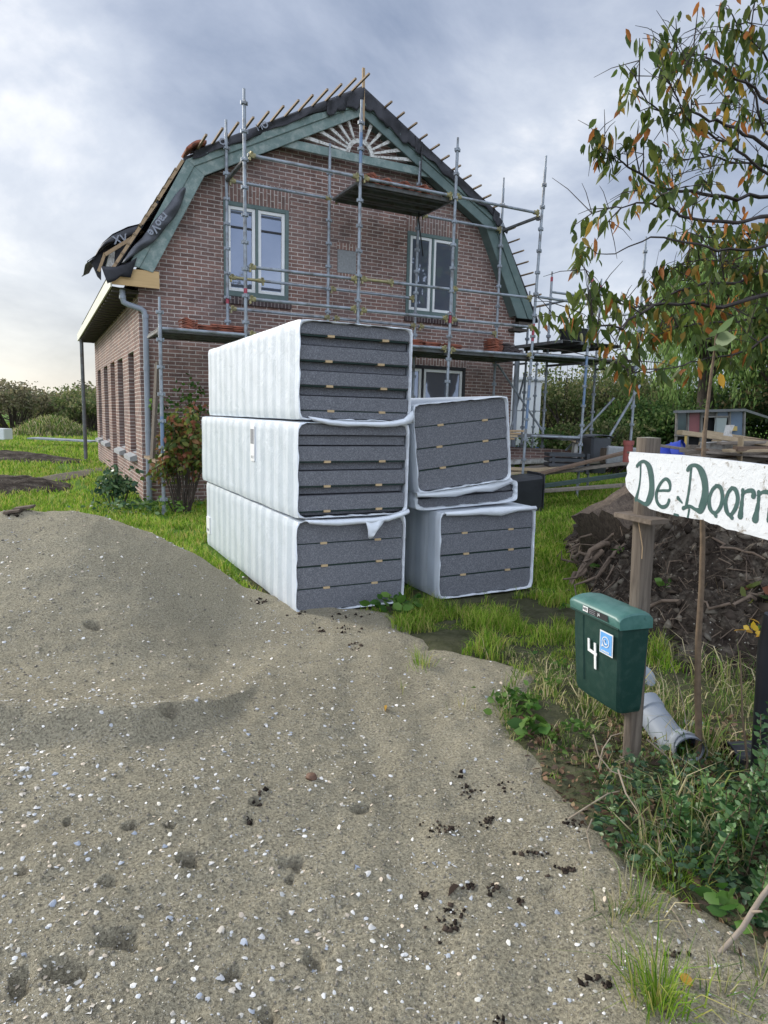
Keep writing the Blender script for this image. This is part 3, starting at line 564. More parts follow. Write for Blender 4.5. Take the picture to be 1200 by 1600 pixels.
text_part('OI', 0.15, (1.45, -0.365, 6.31), frame_rot((0.88, 0, 0.48), (0, -1, 0)), 'print', house, bold=0.004)
# ridge tile left at the kink
m = MB(); m.grid(lambda u, v: (0.80+0.36*u*0.9, -0.50+0.5*v, 6.03+0.36*u*0.45+0.055*math.sin(math.pi*u)), 8, 4); m.build('roof_tile', M['tile'], house, smooth=40, thick=0.05)
# eave: fascia, soffit, plywood end, downpipe
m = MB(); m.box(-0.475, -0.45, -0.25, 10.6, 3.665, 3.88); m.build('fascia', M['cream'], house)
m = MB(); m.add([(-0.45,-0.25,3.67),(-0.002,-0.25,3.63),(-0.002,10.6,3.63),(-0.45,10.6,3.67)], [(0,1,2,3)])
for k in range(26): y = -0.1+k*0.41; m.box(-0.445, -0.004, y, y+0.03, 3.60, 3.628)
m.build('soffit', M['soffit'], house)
m = MB(); m.box(-0.45, 0.325, -0.275, -0.25, 3.70, 3.985); m.build('plywood_end', M['plywood'], house)
pipe = MB(); pts = [(-0.27,-0.10,3.68),(-0.27,-0.10,3.52),(-0.25,-0.10,3.44),(-0.18,-0.10,3.41),(0.02,-0.09,3.36),(0.08,-0.09,3.32),(0.10,-0.09,3.22),(0.10,-0.09,1.7),(0.095,-0.09,-0.2)]
pipe.tube(pts, 0.05, 12); 
for z in (3.20, 2.3, 1.2, 0.45): pipe.tube([(0.10,-0.09,z),(0.10,-0.09,z+0.07)], 0.057, 12)
pipe.tube([(-0.27,-0.10,3.50),(-0.27,-0.10,3.56)], 0.057, 12); pipe.build('downpipe', M['grey_pvc'], house, smooth=50)
pipe = MB(); pipe.tube([(8.36,-0.06,3.0),(8.36,-0.06,-0.2)], 0.06, 12); pipe.build('downpipe', M['grey_pvc'], house, smooth=50)
m = MB(); m.box(8.2, 8.62, -0.26, 0.3, 3.72, 3.80); m.box(8.1, 8.5, -0.2, 0.1, 3.60, 3.66); m.build('eave_board', M['soffit'], house)
# ------------------------------------------------------------------ insulation packs
m = Mt('white stretch film'); v = m.coord()
sp = m.n('ShaderNodeSeparateXYZ'); m.l(v, sp.inputs[0]); cb = m.n('ShaderNodeCombineXYZ'); m.l(sp.outputs[1], cb.inputs[0])
st_ = m.noise(cb.outputs[0], 9.5, 3, 0.6); st2 = m.noise(m.coord('Object', (1.2, 14, 1.2)), 2.2, 4, 0.6)
wv = m.n('ShaderNodeTexWave'); wv.bands_direction = 'X'; wv.inputs['Scale'].default_value = 1.3; wv.inputs['Distortion'].default_value = 2.4; wv.inputs['Detail'].default_value = 2; m.l(m.n('ShaderNodeCombineXYZ').outputs[0], wv.inputs['Vector'])
c2 = m.n('ShaderNodeCombineXYZ'); m.l(sp.outputs[1], c2.inputs[0]); m.l(m.math('MULTIPLY', sp.outputs[2], 0.02), c2.inputs[1]); m.l(c2.outputs[0], wv.inputs['Vector'])
film = m.mix(m.math('MULTIPLY', m.ramp(m.math('ADD', m.math('MULTIPLY', wv.outputs['Fac'], 0.55), m.math('MULTIPLY', st_, 0.75)), [(0.55, (0,0,0)), (0.78, (1,1,1))]), 0.6), (0.70, 0.745, 0.79), (0.46, 0.52, 0.58))
film = m.mix(m.math('MULTIPLY', m.ramp(st2, [(0.5, (0,0,0)), (0.75, (1,1,1))]), 0.4), film, (0.50, 0.54, 0.59))
m.base(film); m.set(Roughness=0.28, Specular_IOR_Level=0.5); m.bump(st2, 0.35, 0.02); m.bump(m.noise(v, 5, 4, 0.6, 0.8), 0.35, 0.03); m.bump(st_, 0.05, 0.02); m.bump(m.noise(m.coord('Object', (1, 9, 0.8)), 5, 5, 0.7, 1.5), 0.3, 0.012); M['film'] = m.m
m = Mt('white film lip'); v = m.coord(); m.base((0.77, 0.81, 0.85)); m.set(Roughness=0.35); m.bump(m.noise(v, 9, 5, 0.65, 1.0), 0.6, 0.02); M['film_lip'] = m.m
m = Mt('grey foam'); v = m.coord(); vo = m.n('ShaderNodeTexVoronoi'); vo.inputs['Scale'].default_value = 170; m.l(v, vo.inputs['Vector'])
sp = m.n('ShaderNodeSeparateColor'); m.l(vo.outputs['Color'], sp.inputs[0]); m.base(m.mix(m.math('MULTIPLY', m.noise(v, 3, 3), 0.3), m.ramp(sp.outputs[0], [(0.0, (0.12, 0.124, 0.136)), (0.6, (0.168, 0.173, 0.188)), (1.0, (0.26, 0.266, 0.282))]), (0.20, 0.205, 0.225))); m.set(Roughness=0.9, Specular_IOR_Level=0.1); m.bump(vo.outputs['Distance'], 0.3, 0.004); M['foam'] = m.m
M['foam_edge'] = plain('green foil edge', (0.012, 0.035, 0.026), (0.008, 0.018, 0.015), 20, 0.7)
M['spacer'] = wood('wooden spacer', (0.60, 0.45, 0.26), (0.48, 0.35, 0.20), 0)
M['paper'] = plain('white label', (0.78, 0.78, 0.76), (0.72, 0.72, 0.7), 8, 0.6)
M['print_black'] = plain('black print', (0.02, 0.02, 0.022), (0.03, 0.03, 0.03), 8, 0.6)
M['print_grey'] = plain('grey label print', (0.16, 0.17, 0.18), (0.3, 0.3, 0.32), 60, 0.6)
def rrect(th, w, h, p):                          # superellipse point around the section, centred
    c, s = math.cos(th), math.sin(th); k = (abs(c)**p+abs(s)**p)**(-1/p); return w*c*k, h*s*k
def pack(label, loc, w, h, length, layers, tilt=0.0, yaw=0.0, seed=0, sag=0.0, open_m=(0.016, 0.014), pw=(34, 15), shoulder=0.0):
    rr = random.Random(seed); t = thing('insulation_pack', label, 'insulation pack', (0,0,0), 'shrink wrapped insulation packs')
    n = 96; ny = 46; m = MB(); ph = [rr.random()*6.3 for _ in range(8)]
    def wr(th, y):                               # gentle wrinkles of the film
        return 0.003*math.sin(th*7+y*9+ph[0]) + 0.003*math.sin(th*3-y*7+ph[1]) + 0.0012*math.sin(y*31+ph[2]+2*math.sin(th*2))
    rings = []
    for j in range(ny+1):
        y = length*(j/ny)**1.2; edge = min(1, y/0.05); k = 0.985+0.015*edge
        if j == ny: k = 0.96
        ring = []
        for i in range(n):
            th = 2*math.pi*i/n; x, z = rrect(th, w/2*k, h/2*k, pw[0]); q = wr(th, y); bulge = 1+0.0*y
            zz = z*(1+q*0.6) + (0.0 if z > 0 else -0.0)
            ring.append((x*(1+q*0.9)*bulge, y, h/2+zz))
        rings.append(ring)
    lip = []                                      # the film gathers round the open front
    for q, (dm, dy) in enumerate(((0.0, 0.0), (0.03, -0.007), (0.30, -0.010), (0.75, -0.007), (1.0, 0.004), (1.03, 0.03))):
        ring = []
        for i in range(n):
            th = 2*math.pi*i/n; mm = open_m[0]+0.0025*math.sin(th*9+ph[3])+0.002*math.sin(th*23+ph[4])
            x0, z0 = rrect(th, w/2*0.985, h/2*0.985, pw[0]); x1, z1 = rrect(th, w/2-mm, h/2-open_m[1]-0.004*math.sin(th*14+ph[5])-0.003*math.sin(th*33+ph[6]), pw[1])
            if z1 < 0: z1 += sag*0.0
            u = dm; x = x0+(x1-x0)*u; z = z0+(z1-z0)*u
            ring.append((x, dy+0.010*math.sin(th*11+ph[6])*u*(1 if dy < 0 else 0.3), h/2+z))
        lip.append(ring)
    allr = lip[::-1]+rings; k = len(m.v)
    for ring in allr: m.v += ring
    for a in range(len(allr)-1):
        for i in range(n): m.f.append((k+a*n+i, k+a*n+(i+1)%n, k+(a+1)*n+(i+1)%n, k+(a+1)*n+i)); m.m.append(1 if a < len(lip)-1 else 0)
    e = k+(len(allr)-1)*n; m.f.append(tuple(e+i for i in range(n))); m.m.append(0)
    m.build('wrap', [M['film'], M['film_lip']], t, smooth=55)
    # boards seen in the open end
    z = 0.014; avail = h-0.028; tot = sum(a for a, b in layers)
    for li, (th_, rec) in enumerate(layers):
        hh = th_/tot*avail; y0 = 0.016+rec*0.055+rr.uniform(0, 0.008); b = MB(); b.box(-w/2+0.02, w/2-0.02, y0, 0.6, z+rr.uniform(0.003, 0.007), z+hh-0.004)
        sl = b.build('board', M['foam'] if rec >= 0 else M['foam_edge'], t, bevel=0.004)
        if li > 0 and rec == 0 and th_ > 1.2:
            for fx in (-0.23, 0.24):
                b = MB(); x = fx*w+rr.uniform(-0.02, 0.02); b.box(x-0.028, x+0.028, y0-0.008, 0.3, z-0.009, z+0.009); b.build('spacer', M['spacer'], sl)
            b = MB(); b.box(-w/2+0.03, w/2-0.03, y0+0.004, 0.5, z-0.007, z+0.004); b.build('foil', M['foam_edge'], sl)
        z += hh
    t.location = loc; t.rotation_euler = (0, tilt, yaw); return t
plain4 = [(2, 0), (2, 0), (2, 0), (2, 0)]
step7 = [(0.8, 0), (1.5, 0), (0.95, 1), (1.5, 0), (0.95, 1), (1.5, 0), (0.95, 1), (1.3, 0.0)]
stepB = [(0.5, 1), (1.55, 0), (0.85, 1), (1.5, 0), (0.85, 1), (1.5, 0), (1.0, 0.6), (1.1, 0)]
p1 = pack('white wrapped pack of grey foam boards, bottom of the tall left stack on the sand', (0.605, -8.0, -0.01), 1.0, 0.775, 3.25, plain4, seed=1)
p2 = pack('white wrapped pack with stepped boards, middle of the tall left stack', (0.60, -8.03, 0.775), 1.0, 0.765, 3.33, stepB, seed=2, yaw=R(0.6))
p3 = pack('white wrapped pack with stepped boards, top of the tall left stack', (0.605, -8.03, 1.548), 0.99, 0.765, 3.22, step7, seed=3, yaw=R(-0.4))
p4 = pack('white wrapped pack of grey foam boards, bottom of the lower right stack on the grass', (1.985, -8.0, -0.02), 1.06, 0.80, 3.2, plain4, seed=4, yaw=R(-1), tilt=R(-0.8))
p5 = pack('thin wrapped pack of two foam boards squeezed between two right hand packs', (1.83, -7.86, 0.79), 1.14, 0.22, 2.9, [(1.1, 0), (1.2, 0.5)], seed=5, tilt=R(-2.5), open_m=(0.04, 0.02), pw=(9, 5))
p6 = pack('tilted white wrapped pack of grey foam boards on top of the right stack', (1.725, -7.97, 0.985), 1.0, 0.775, 3.1, plain4, seed=6, tilt=R(-6.3), yaw=R(-0.6))
# torn flaps of film hanging from the packs
def flap(par, pts, depth_y):
    m = MB(); n = len(pts[0]); 
    m.grid(lambda u, v: (pts[0][min(n-1, round(u*(n-1)))][0]*(1-v)+pts[1][min(n-1, round(u*(n-1)))][0]*v, depth_y-0.02*math.sin(v*3)-0.012*math.sin(u*13), pts[0][min(n-1, round(u*(n-1)))][1]*(1-v)+pts[1][min(n-1, round(u*(n-1)))][1]*v), n-1, 6)
    o = m.build('film_flap', M['film_lip'], par, smooth=60, thick=0.006); return o
flap(p2, [[(-0.44,0.0),(-0.3,-0.005),(-0.15,-0.01),(0,-0.01),(0.15,-0.01),(0.3,0.0),(0.42,0.02),(0.49,0.05)], [(-0.40,-0.03),(-0.28,-0.045),(-0.15,-0.06),(0.02,-0.055),(0.15,-0.05),(0.3,-0.045),(0.42,-0.02),(0.49,0.01)]], -0.03)
flap(p2, [[(0.08,-0.02),(0.14,-0.02),(0.20,-0.02),(0.26,-0.02)], [(0.11,-0.17),(0.13,-0.185),(0.15,-0.17),(0.17,-0.13)]], -0.045)
flap(p3, [[(-0.42,0.03),(-0.25,0.01),(-0.1,0.0),(0.05,0.0),(0.2,0.0),(0.32,0.01),(0.42,0.03),(0.49,0.1)], [(-0.38,0.0),(-0.25,-0.03),(-0.1,-0.04),(0.05,-0.035),(0.2,-0.04),(0.32,-0.035),(0.42,-0.02),(0.50,0.0)]], -0.03)
flap(p6, [[(-0.5,0.02),(-0.3,0.0),(-0.1,0.0),(0.1,-0.005),(0.3,0.0),(0.5,0.02)], [(-0.5,-0.02),(-0.3,-0.05),(-0.1,-0.075),(0.1,-0.055),(0.3,-0.085),(0.52,-0.03)]], 0.02)
flap(p4, [[(-0.5,0.80),(-0.3,0.805),(-0.1,0.815),(0.1,0.82),(0.3,0.81),(0.5,0.805)], [(-0.48,0.77),(-0.3,0.76),(-0.1,0.755),(0.1,0.735),(0.3,0.765),(0.5,0.77)]], -0.025)
# labels on the long side
def sticker(par, y0, y1, z0, z1, bars):
    m = MB(); m.box(-0.512, -0.5, y0, y1, z0, z1); s = m.build('label_sheet', M['paper'], par)
    for a, b, c, d in bars: m = MB(); m.box(-0.5135, -0.512, y0+a*(y1-y0), y0+b*(y1-y0), z0+c*(z1-z0), z0+d*(z1-z0)); m.build('print_block', M['print_grey'], s)
sticker(p2, 1.08, 1.20, 0.38, 0.70, [(0.1,0.9,0.5,0.92), (0.2,0.35,0.08,0.16), (0.55,0.7,0.08,0.16)])
sticker(p1, 2.98, 3.14, 0.16, 0.36, [(0.2,0.8,0.15,0.3)])
# ------------------------------------------------------------------ scaffold
sc = thing('scaffolding', 'galvanised steel tube scaffold with yellow couplers round the house gable', 'scaffold', (4.5, -1.0, 0))
RT_ = 0.029
def ground(x, y): return float(gz(x, y))
def standard(x0, y0, ztop, lean=(0,0), zbot=None, blue=None, red=None, off=0.0):
    zb = ground(x0, y0)-0.03 if zbot is None else zbot; m = MB(); f = lambda z: (x0+lean[0]*z/6.0, y0+lean[1]*z/6.0, z)
    m.tube([f(zb), f(ztop-0.22)], RT_, 10); m.tube([f(ztop-0.24), f(ztop)], RT_*0.72, 10)
    s = m.build('standard', M['galv'], sc, smooth=50)
    z = zb+0.28+off
    while z < ztop-0.2:
        m = MB(); p = Vector(f(z)); m.tube([p-Vector((0,0,0.016)), p+Vector((0,0,0.016))], RT_+0.022, 10)
        for a in range(4): c, s_ = math.cos(a*math.pi/2+0.0), math.sin(a*math.pi/2); m.obox((p.x+c*0.045, p.y+s_*0.045, p.z), (0.028, 0.028, 0.055))
        m.build('rosette', M['galv'], s); z += 0.425
    for rng, mat in ((blue, 'galv_blue'), (red, 'red_mark')):
        if rng: m = MB(); m.tube([f(rng[0]), f(rng[1])], RT_+0.0015, 10, caps=False); m.build('paint_band', M[mat], s, smooth=50)
    m = MB(); m.box(x0-0.06, x0+0.06, y0-0.06, y0+0.06, zb-0.01, zb+0.012); m.tube([(x0,y0,zb),(x0,y0,zb+0.12)], RT_*1.25, 10); m.build('base_plate', M['galv'], s)
    return s
XO = [0.11, 1.50, 3.55, 5.48, 7.55]; YO, YI = -1.6, -0.35
standard(0.11, YO, 3.36, blue=(0.9, 1.5)); standard(1.50, YO, 6.70, (-0.02,0), red=(3.55, 3.63)); standard(3.55, YO, 6.98, (-0.01,0), blue=(5.95, 6.45), off=0.1); standard(5.48, YO, 6.76, (0.04,0), red=(3.4,3.6), off=0.05); standard(7.45, YO, 6.83, (0.15,0), red=(3.2,3.55), blue=(1.4,2.3), off=0.2)
standard(1.50, YI, 6.68, red=(3.55,3.64), off=0.15); standard(3.47, YI, 6.67, off=0.07); standard(5.43, YI, 6.70, off=0.2); standard(7.52, YI, 6.75, off=0.12)
standard(9.02, YO, 4.72, (0.05,0), blue=(1.9, 3.0), red=(4.5,4.62), off=0.1); standard(9.0, YI, 4.97, red=(4.75,4.85)); standard(10.55, YO, 5.68, off=0.15); standard(10.52, YI, 4.98, red=(4.72,4.82)); standard(9.0, 0.42, 4.65, red=(4.3,4.45)); standard(9.03, 1.9, 3.6, off=0.1); standard(10.55, 1.9, 4.6)
def ledger(p, q, mat='galv', coup=True, r=0.027, name='ledger'):
    p, q = Vector(p), Vector(q); m = MB(); m.tube([p, q], r, 10); o = m.build(name, M[mat], sc, smooth=50)
    if coup:
        d = (q-p).normalized()
        for e, sg in ((p, 1), (q, -1)):
            c = e+d*sg*0.075; m = MB(); m.tube([c-d*0.055, c+d*0.055], r+0.013, 10); m.obox(c, (0.075, 0.075, 0.05), (0.3, 0.2, math.atan2(d.y, d.x))); m.obox(c-d*sg*0.04+Vector((0,0,-0.035)), (0.03, 0.05, 0.09)); m.obox(c-d*sg*0.02+Vector((0,-0.03,0.03)), (0.04, 0.04, 0.05), (0.4, 0, 0.3)); m.build('coupler', M['coupler'], o, smooth=40)
    return o
zt, zg, zm, zl = 5.72, 4.02, 3.47, 2.90
for a, b in zip(XO[1:-1], XO[2:]):
    ledger((a+0.03, YO, zt), (b-0.03, YO, zt)); ledger((a+0.03, YI, zt-0.04), (b-0.03, YI, zt-0.04)); ledger((a+0.03, YO, zm), (b-0.03, YO, zm+0.015))
    ledger((a+0.03, YI, zm), (b-0.03, YI, zm)); ledger((a+0.03, YO, zl), (b-0.03, YO, zl+0.02)); ledger((a+0.03, YI, zl), (b-0.03, YI, zl))
# guard rail, yellow in the middle bay
ledger((1.53, YO, 3.98), (3.52, YO, 4.0)); ledger((3.58, YO, 4.01), (4.25, YO, 4.02), 'coupler'); ledger((4.25, YO, 4.02), (5.45, YO, 4.03), coup=False); ledger((5.51, YO, 4.04), (7.45, YO, 4.06))
ledger((1.53, YI, 4.02), (2.2, YI, 4.02), 'coupler'); ledger((2.2, YI, 4.02), (3.44, YI, 4.02), coup=False); ledger((3.5, YI, 4.02), (5.40, YI, 4.02))
ledger((0.14, YO, zl-0.02), (1.47, YO, zl-0.02), coup=False)
ledger((7.6, YO, 2.93), (8.98, YO, 2.95), coup=False); ledger((9.05, YO, 2.95), (10.52, YO, 2.97), coup=False); ledger((7.6, YI, 2.93), (8.98, YI, 2.95), coup=False); ledger((9.0, YI, 2.95), (10.5, YI, 2.95), coup=False)
ledger((7.62, YO, 1.25), (8.98, YO, 1.22), coup=False); ledger((9.0, YI, 1.2), (10.5, YI, 1.2), coup=False); ledger((9.0, YO+0.05, 4.26), (9.0, 0.42, 4.25)); ledger((7.62, YO, 4.10), (9.0, YO, 4.08), coup=False)
ledger((9.0, -0.35, 4.52), (10.5, -0.35, 4.52), coup=False); ledger((10.55, YO, 4.05), (10.52, YI, 4.05), coup=False); ledger((9.03, 0.42, 2.95), (9.03, 1.9, 2.95), coup=False); ledger((7.7, 1.9, 3.1), (9.03, 1.9, 3.1), coup=False)
ledger((10.52, YO, 1.9), (10.50, YO+0.02, 1.92), coup=False)
def transom(x, z, y0=YO, y1=YI):
    m = MB(); m.box(x-0.03, x+0.03, y0+0.03, y1-0.03, z-0.05, z); m.box(x-0.035, x+0.035, y0+0.03, y0+0.09, z-0.09, z-0.051); m.build('transom', M['deck'], sc, bevel=0.006)
for x in XO[1:]: transom(x, zt-0.03); transom(x, zl-0.02)
for x in (0.11, 9.0, 10.53): transom(x, zl-0.03)
transom(9.0, 1.2); transom(0.11, 0.72); m = MB(); m.box(0.0, 0.20, -1.55, -0.2, 0.74, 0.78); m.build('foot_board', M['batten'], sc)
def deck(x0, x1, z, y0=YO+0.06, y1=YI-0.02, along='x', n=3):
    w = (y1-y0)/n if along == 'x' else (x1-x0)/n
    for k in range(n):
        m = MB(); a, b = (y0+k*w+0.006, y0+(k+1)*w-0.006) if along == 'x' else (x0+k*w+0.006, x0+(k+1)*w-0.006)
        bx = (lambda u0,u1,v0,v1,c,d: m.box(u0,u1,v0,v1,c,d)) if along == 'x' else (lambda u0,u1,v0,v1,c,d: m.box(v0,v1,u0,u1,c,d))
        L0, L1 = (x0, x1) if along == 'x' else (y0, y1)
        bx(L0, L1, a, b, z-0.012, z); bx(L0, L1, a, a+0.03, z-0.065, z-0.0125); bx(L0, L1, b-0.03, b, z-0.065, z-0.0125)
        bx(L0, L1, (a+b)/2-0.02, (a+b)/2+0.02, z-0.035, z-0.0125)
        m.build('deck_plank', M['deck'], sc)
deck(3.58, 5.45, zt-0.03); deck(0.10, 1.47, zl); deck(1.53, 3.52, zl); deck(3.58, 5.45, zl); deck(5.51, 7.5, zl); deck(8.35, 10.1, 3.30, y0=-1.55, y1=0.4, along='y', n=3); deck(7.58, 10.5, 2.99, y0=-1.55, y1=-1.05, n=1); deck(7.58, 10.5, 3.0, y0=-0.9, y1=-0.4, n=1)
deck(7.4, 9.1, 1.26, y0=-0.95, y1=-0.4, n=1); deck(9.05, 10.55, 1.2, y0=-0.95, y1=-0.4, n=1)
for p, q in (((7.6, YI, 2.8), (9.0, YI, 1.32)), ((9.0, YI-0.05, 0.25), (10.55, YO+0.6, 2.15)), ((8.0, 1.8, 0.9), (9.0, 1.85, 2.75)), ((8.0, YI+0.05, 1.0), (9.0, 0.42, 2.75))):
    m = MB(); m.tube([p, q], 0.026, 10); m.build('brace', M['galv'], sc, smooth=50)
m = MB(); m.tube([tuple(at(921,735,'y',-1.2)), tuple(at(1000,602,'y',-1.2))], 0.03, 10); m.build('brace', M['galv'], sc, smooth=50)
m = MB(); m.tube([at(660,222,'y',-0.33), at(656,300,'y',-0.5), at(654,340,'y',-0.6), at(661,400,'y',-0.4)], 0.013, 6); m.build('strap', M['black_paint'], sc)
# ------------------------------------------------------------------ roof tiles stacked on the decks
tm = MB()
tm.grid(lambda u, v: ((u-0.5)*0.24, (v-0.5)*0.36, 0.018*math.sin(u*math.pi*2)+0.012*v), 8, 1)
bm_ = bmesh.new(); proto = tm.build('clay_tile', M['tile'], None, smooth=50); bmesh.ops.recalc_face_normals
md = proto.modifiers.new('thickness', 'SOLIDIFY'); md.thickness = 0.017
first = [True]
def tiles(x, y, z, n, label, dark=False, flat=True, jit=0.012, rz=0.0):
    for k in range(n):
        o = proto if first[0] else proto.copy()
        if not first[0]: COL.objects.link(o)
        first[0] = False; o.location = (x+random.uniform(-jit, jit), y+random.uniform(-jit, jit), z+0.022+k*0.027); o.rotation_euler = (random.uniform(-.03,.03), random.uniform(-.05,.05), rz+random.uniform(-.06,.06))
        if dark: o.data = DARK
        tag(o, label, 'clay tile', 'clay tiles stacked on the scaffold decks')
DARK = None
tiles(0.62, -1.25, zl, 7, 'red clay tile in the tall stack on the left deck near the downpipe')
DARK = proto.data.copy(); DARK.materials[0] = M['tile_dark']
for x, n, w in ((0.92,4,'low stack beside the tall one on the left deck'),(1.18,5,'middle low stack on the left deck'),(1.42,5,'stack at the right end of the left deck')): tiles(x, -1.22, zl, n, 'red clay tile in the '+w, rz=1.4)
for x, n, w in ((3.80,6,'first stack from the left on the upper deck'),(4.12,5,'second stack from the left on the upper deck'),(4.50,5,'third stack from the left on the upper deck'),(4.90,5,'last stack on the right of the upper deck')): tiles(x, -1.36, zt-0.03, n, 'red clay tile in the '+w, rz=0.35)
for x, n, w in ((4.88,6,'stack under the right window beside the white pack'),(5.30,5,'wide middle stack under the right window'),(5.78,5,'stack right of the scaffold pole under the right window')): tiles(x, -1.25, zl, n, 'red clay tile in the '+w, rz=1.45)
tiles(6.86, -1.15, zl, 12, 'red clay tile in the tallest stack near the right corner of the house')
tiles(7.16, -1.15, zl, 9, 'dark grey roof tile in the stack beside the tallest red stack', True); tiles(7.40, -1.15, zl, 6, 'dark grey roof tile in the low stack by the corner pole', True)
# black tub on the side deck
m = MB(); m.lathe([(0.0,0.02),(0.24,0.02),(0.25,0.0),(0.27,0.02),(0.32,0.30),(0.345,0.31),(0.345,0.335),(0.315,0.335),(0.305,0.31),(0.255,0.05),(0.0,0.05)], (9.25, -0.9, 3.30), 28)
tag(m.build('mortar_tub', plain('black rubber', (0.018,0.018,0.02), (0.03,0.03,0.032), 6, 0.55), None, (9.25,-0.9,3.30), smooth=40), 'round black mortar tub standing on the high side deck', 'tub')
# ------------------------------------------------------------------ post, mailbox, name board
M['old_wood'] = wood('weathered grey wood', (0.20, 0.165, 0.13), (0.085, 0.068, 0.054), 2, 16, 0.85, 0.8)
M['old_wood_x'] = wood('weathered grey board', (0.25, 0.20, 0.155), (0.115, 0.092, 0.072), 0, 10, 0.85, 0.7)
M['old_wood_y'] = wood('weathered board', (0.24, 0.195, 0.15), (0.10, 0.08, 0.065), 1, 10, 0.85, 0.7)
M['post_top'] = plain('sawn post end', (0.27, 0.26, 0.21), (0.17, 0.17, 0.13), 30, 0.9, 0.4, 60)
PB = far(987, 1212, 2.93); PB.z = 0; PT = far(1014, 684, 2.93)
post = thing('wooden_post', 'round weathered wooden post carrying the name board and green letterbox', 'post', (PB.x, PB.y, 0))
m = MB(); n = 28; rows = 26
for j in range(rows+1):
    k = j/rows; c = Vector((PB.x, PB.y, -0.25)).lerp(Vector((PT.x, PT.y, PT.z)), k); r0 = 0.037+0.012*k
    for i in range(n):
        a = 2*math.pi*i/n; rr = r0*(1+0.05*math.sin(a*3+k*2)+0.03*math.sin(a*7+1)-0.07*(abs(math.sin(a*2.5+0.6+0.15*math.sin(k*9))) < 0.08)); m.v.append((c.x+rr*math.cos(a), c.y+rr*math.sin(a), c.z))
for j in range(rows):
    for i in range(n): m.f.append((j*n+i, j*n+(i+1)%n, (j+1)*n+(i+1)%n, (j+1)*n+i)); m.m.append(0)
c = len(m.v); m.v.append((PT.x, PT.y, PT.z+0.004)); 
for i in range(n): m.f.append((rows*n+i, rows*n+(i+1)%n, c)); m.m.append(1)
m.build('shaft', [M['old_wood'], M['post_top']], post, smooth=50)
m = MB(); a, b = far(972, 803, 2.98), far(1032, 816, 2.80); m.beam(a, b, 0.11, 0.022, (0,0,1)); m.build('bracket', M['old_wood_x'], post, bevel=0.003)
m = MB(); m.tube([far(997,812,2.86), far(1001,835,2.86), far(1004,855,2.865), far(1003,873,2.87)], 0.0022, 5); m.build('string', M['lath'], post)
m = MB(); m.tube([far(968,1182,2.9), far(985,1190,2.86), far(1001,1192,2.9), far(1004,1206,2.9), far(990,1214,2.84), far(994,1228,2.84)], 0.0045, 6); m.build('string', M['old_wood_x'], post)
# letterbox: wide face looks to the left, lid sloping, tapered body; local frame: u along the wide face (away from viewer), w outwards from the post
ang = YAW - R(19.0); ud = Vector((math.sin(ang), math.cos(ang), 0)); wd = Vector((-ud.y, ud.x, 0))   # wd points to the left
NB = far(968, 1000, 2.78)                         # near edge of the wide face
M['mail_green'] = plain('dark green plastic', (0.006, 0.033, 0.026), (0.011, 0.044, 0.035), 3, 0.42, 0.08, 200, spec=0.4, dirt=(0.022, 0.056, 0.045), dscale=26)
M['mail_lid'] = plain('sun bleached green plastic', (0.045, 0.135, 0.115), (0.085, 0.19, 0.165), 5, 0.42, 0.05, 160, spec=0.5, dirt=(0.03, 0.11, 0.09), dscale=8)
mbx = thing('letterbox', 'dark green plastic letterbox with white number 4 on the wooden post', 'letterbox', (0,0,0))
Wd, Dp, ZT, ZB = 0.34, 0.15, far(968, 980, 2.78).z, far(970, 1118, 2.80).z
O = Vector((NB.x, NB.y, 0))
def mp_(u, w, z): return O + ud*u + wd*w + Vector((0,0,z))
sect = [(0.012, 0.0), (0.10, 0.006), (0.24, 0.006), (0.328, 0.0), (0.34, -0.012), (0.34, -Dp), (0.0, -Dp), (0.0, -0.012)]
rows = []
for z, tp in ((ZT, 0.0), (ZT-0.10, 0.004), (ZT-0.25, 0.016), (ZB+0.03, 0.028), (ZB+0.008, 0.036), (ZB, 0.048)):
    ring = []
    for u, w in sect:
        uu = 0.17+(u-0.17)*(1-tp*2.6); lift = 0.12*max(0, uu-0.17)*(1 if z <= ZB+0.04 else 0)   # bottom rises to the far end
        ww = w - tp*(1.0 if w > -Dp/2 else 0.0); ring.append(mp_(uu, ww, z))
    rows.append(ring)
m = MB()
for r_ng in rows: m.v += [tuple(p) for p in r_ng]
n = len(sect)
for j in range(len(rows)-1):
    for i in range(n): m.f.append((j*n+i, j*n+(i+1)%n, (j+1)*n+(i+1)%n, (j+1)*n+i)); m.m.append(0)
m.f.append(tuple(range((len(rows)-1)*n, len(rows)*n))); m.m.append(0)
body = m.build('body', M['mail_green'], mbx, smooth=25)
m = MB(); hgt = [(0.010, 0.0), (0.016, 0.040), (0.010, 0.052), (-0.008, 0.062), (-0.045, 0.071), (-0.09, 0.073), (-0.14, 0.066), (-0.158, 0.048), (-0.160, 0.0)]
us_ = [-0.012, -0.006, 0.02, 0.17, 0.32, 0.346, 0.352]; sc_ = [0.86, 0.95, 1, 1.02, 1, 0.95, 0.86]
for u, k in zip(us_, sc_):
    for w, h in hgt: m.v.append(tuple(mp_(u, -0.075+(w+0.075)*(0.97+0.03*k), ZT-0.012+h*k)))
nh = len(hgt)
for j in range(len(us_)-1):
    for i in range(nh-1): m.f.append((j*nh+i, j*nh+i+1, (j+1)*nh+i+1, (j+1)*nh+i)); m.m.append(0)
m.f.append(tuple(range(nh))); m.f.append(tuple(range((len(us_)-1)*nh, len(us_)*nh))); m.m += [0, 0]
lid = m.build('lid', M['mail_lid'], mbx, smooth=35)
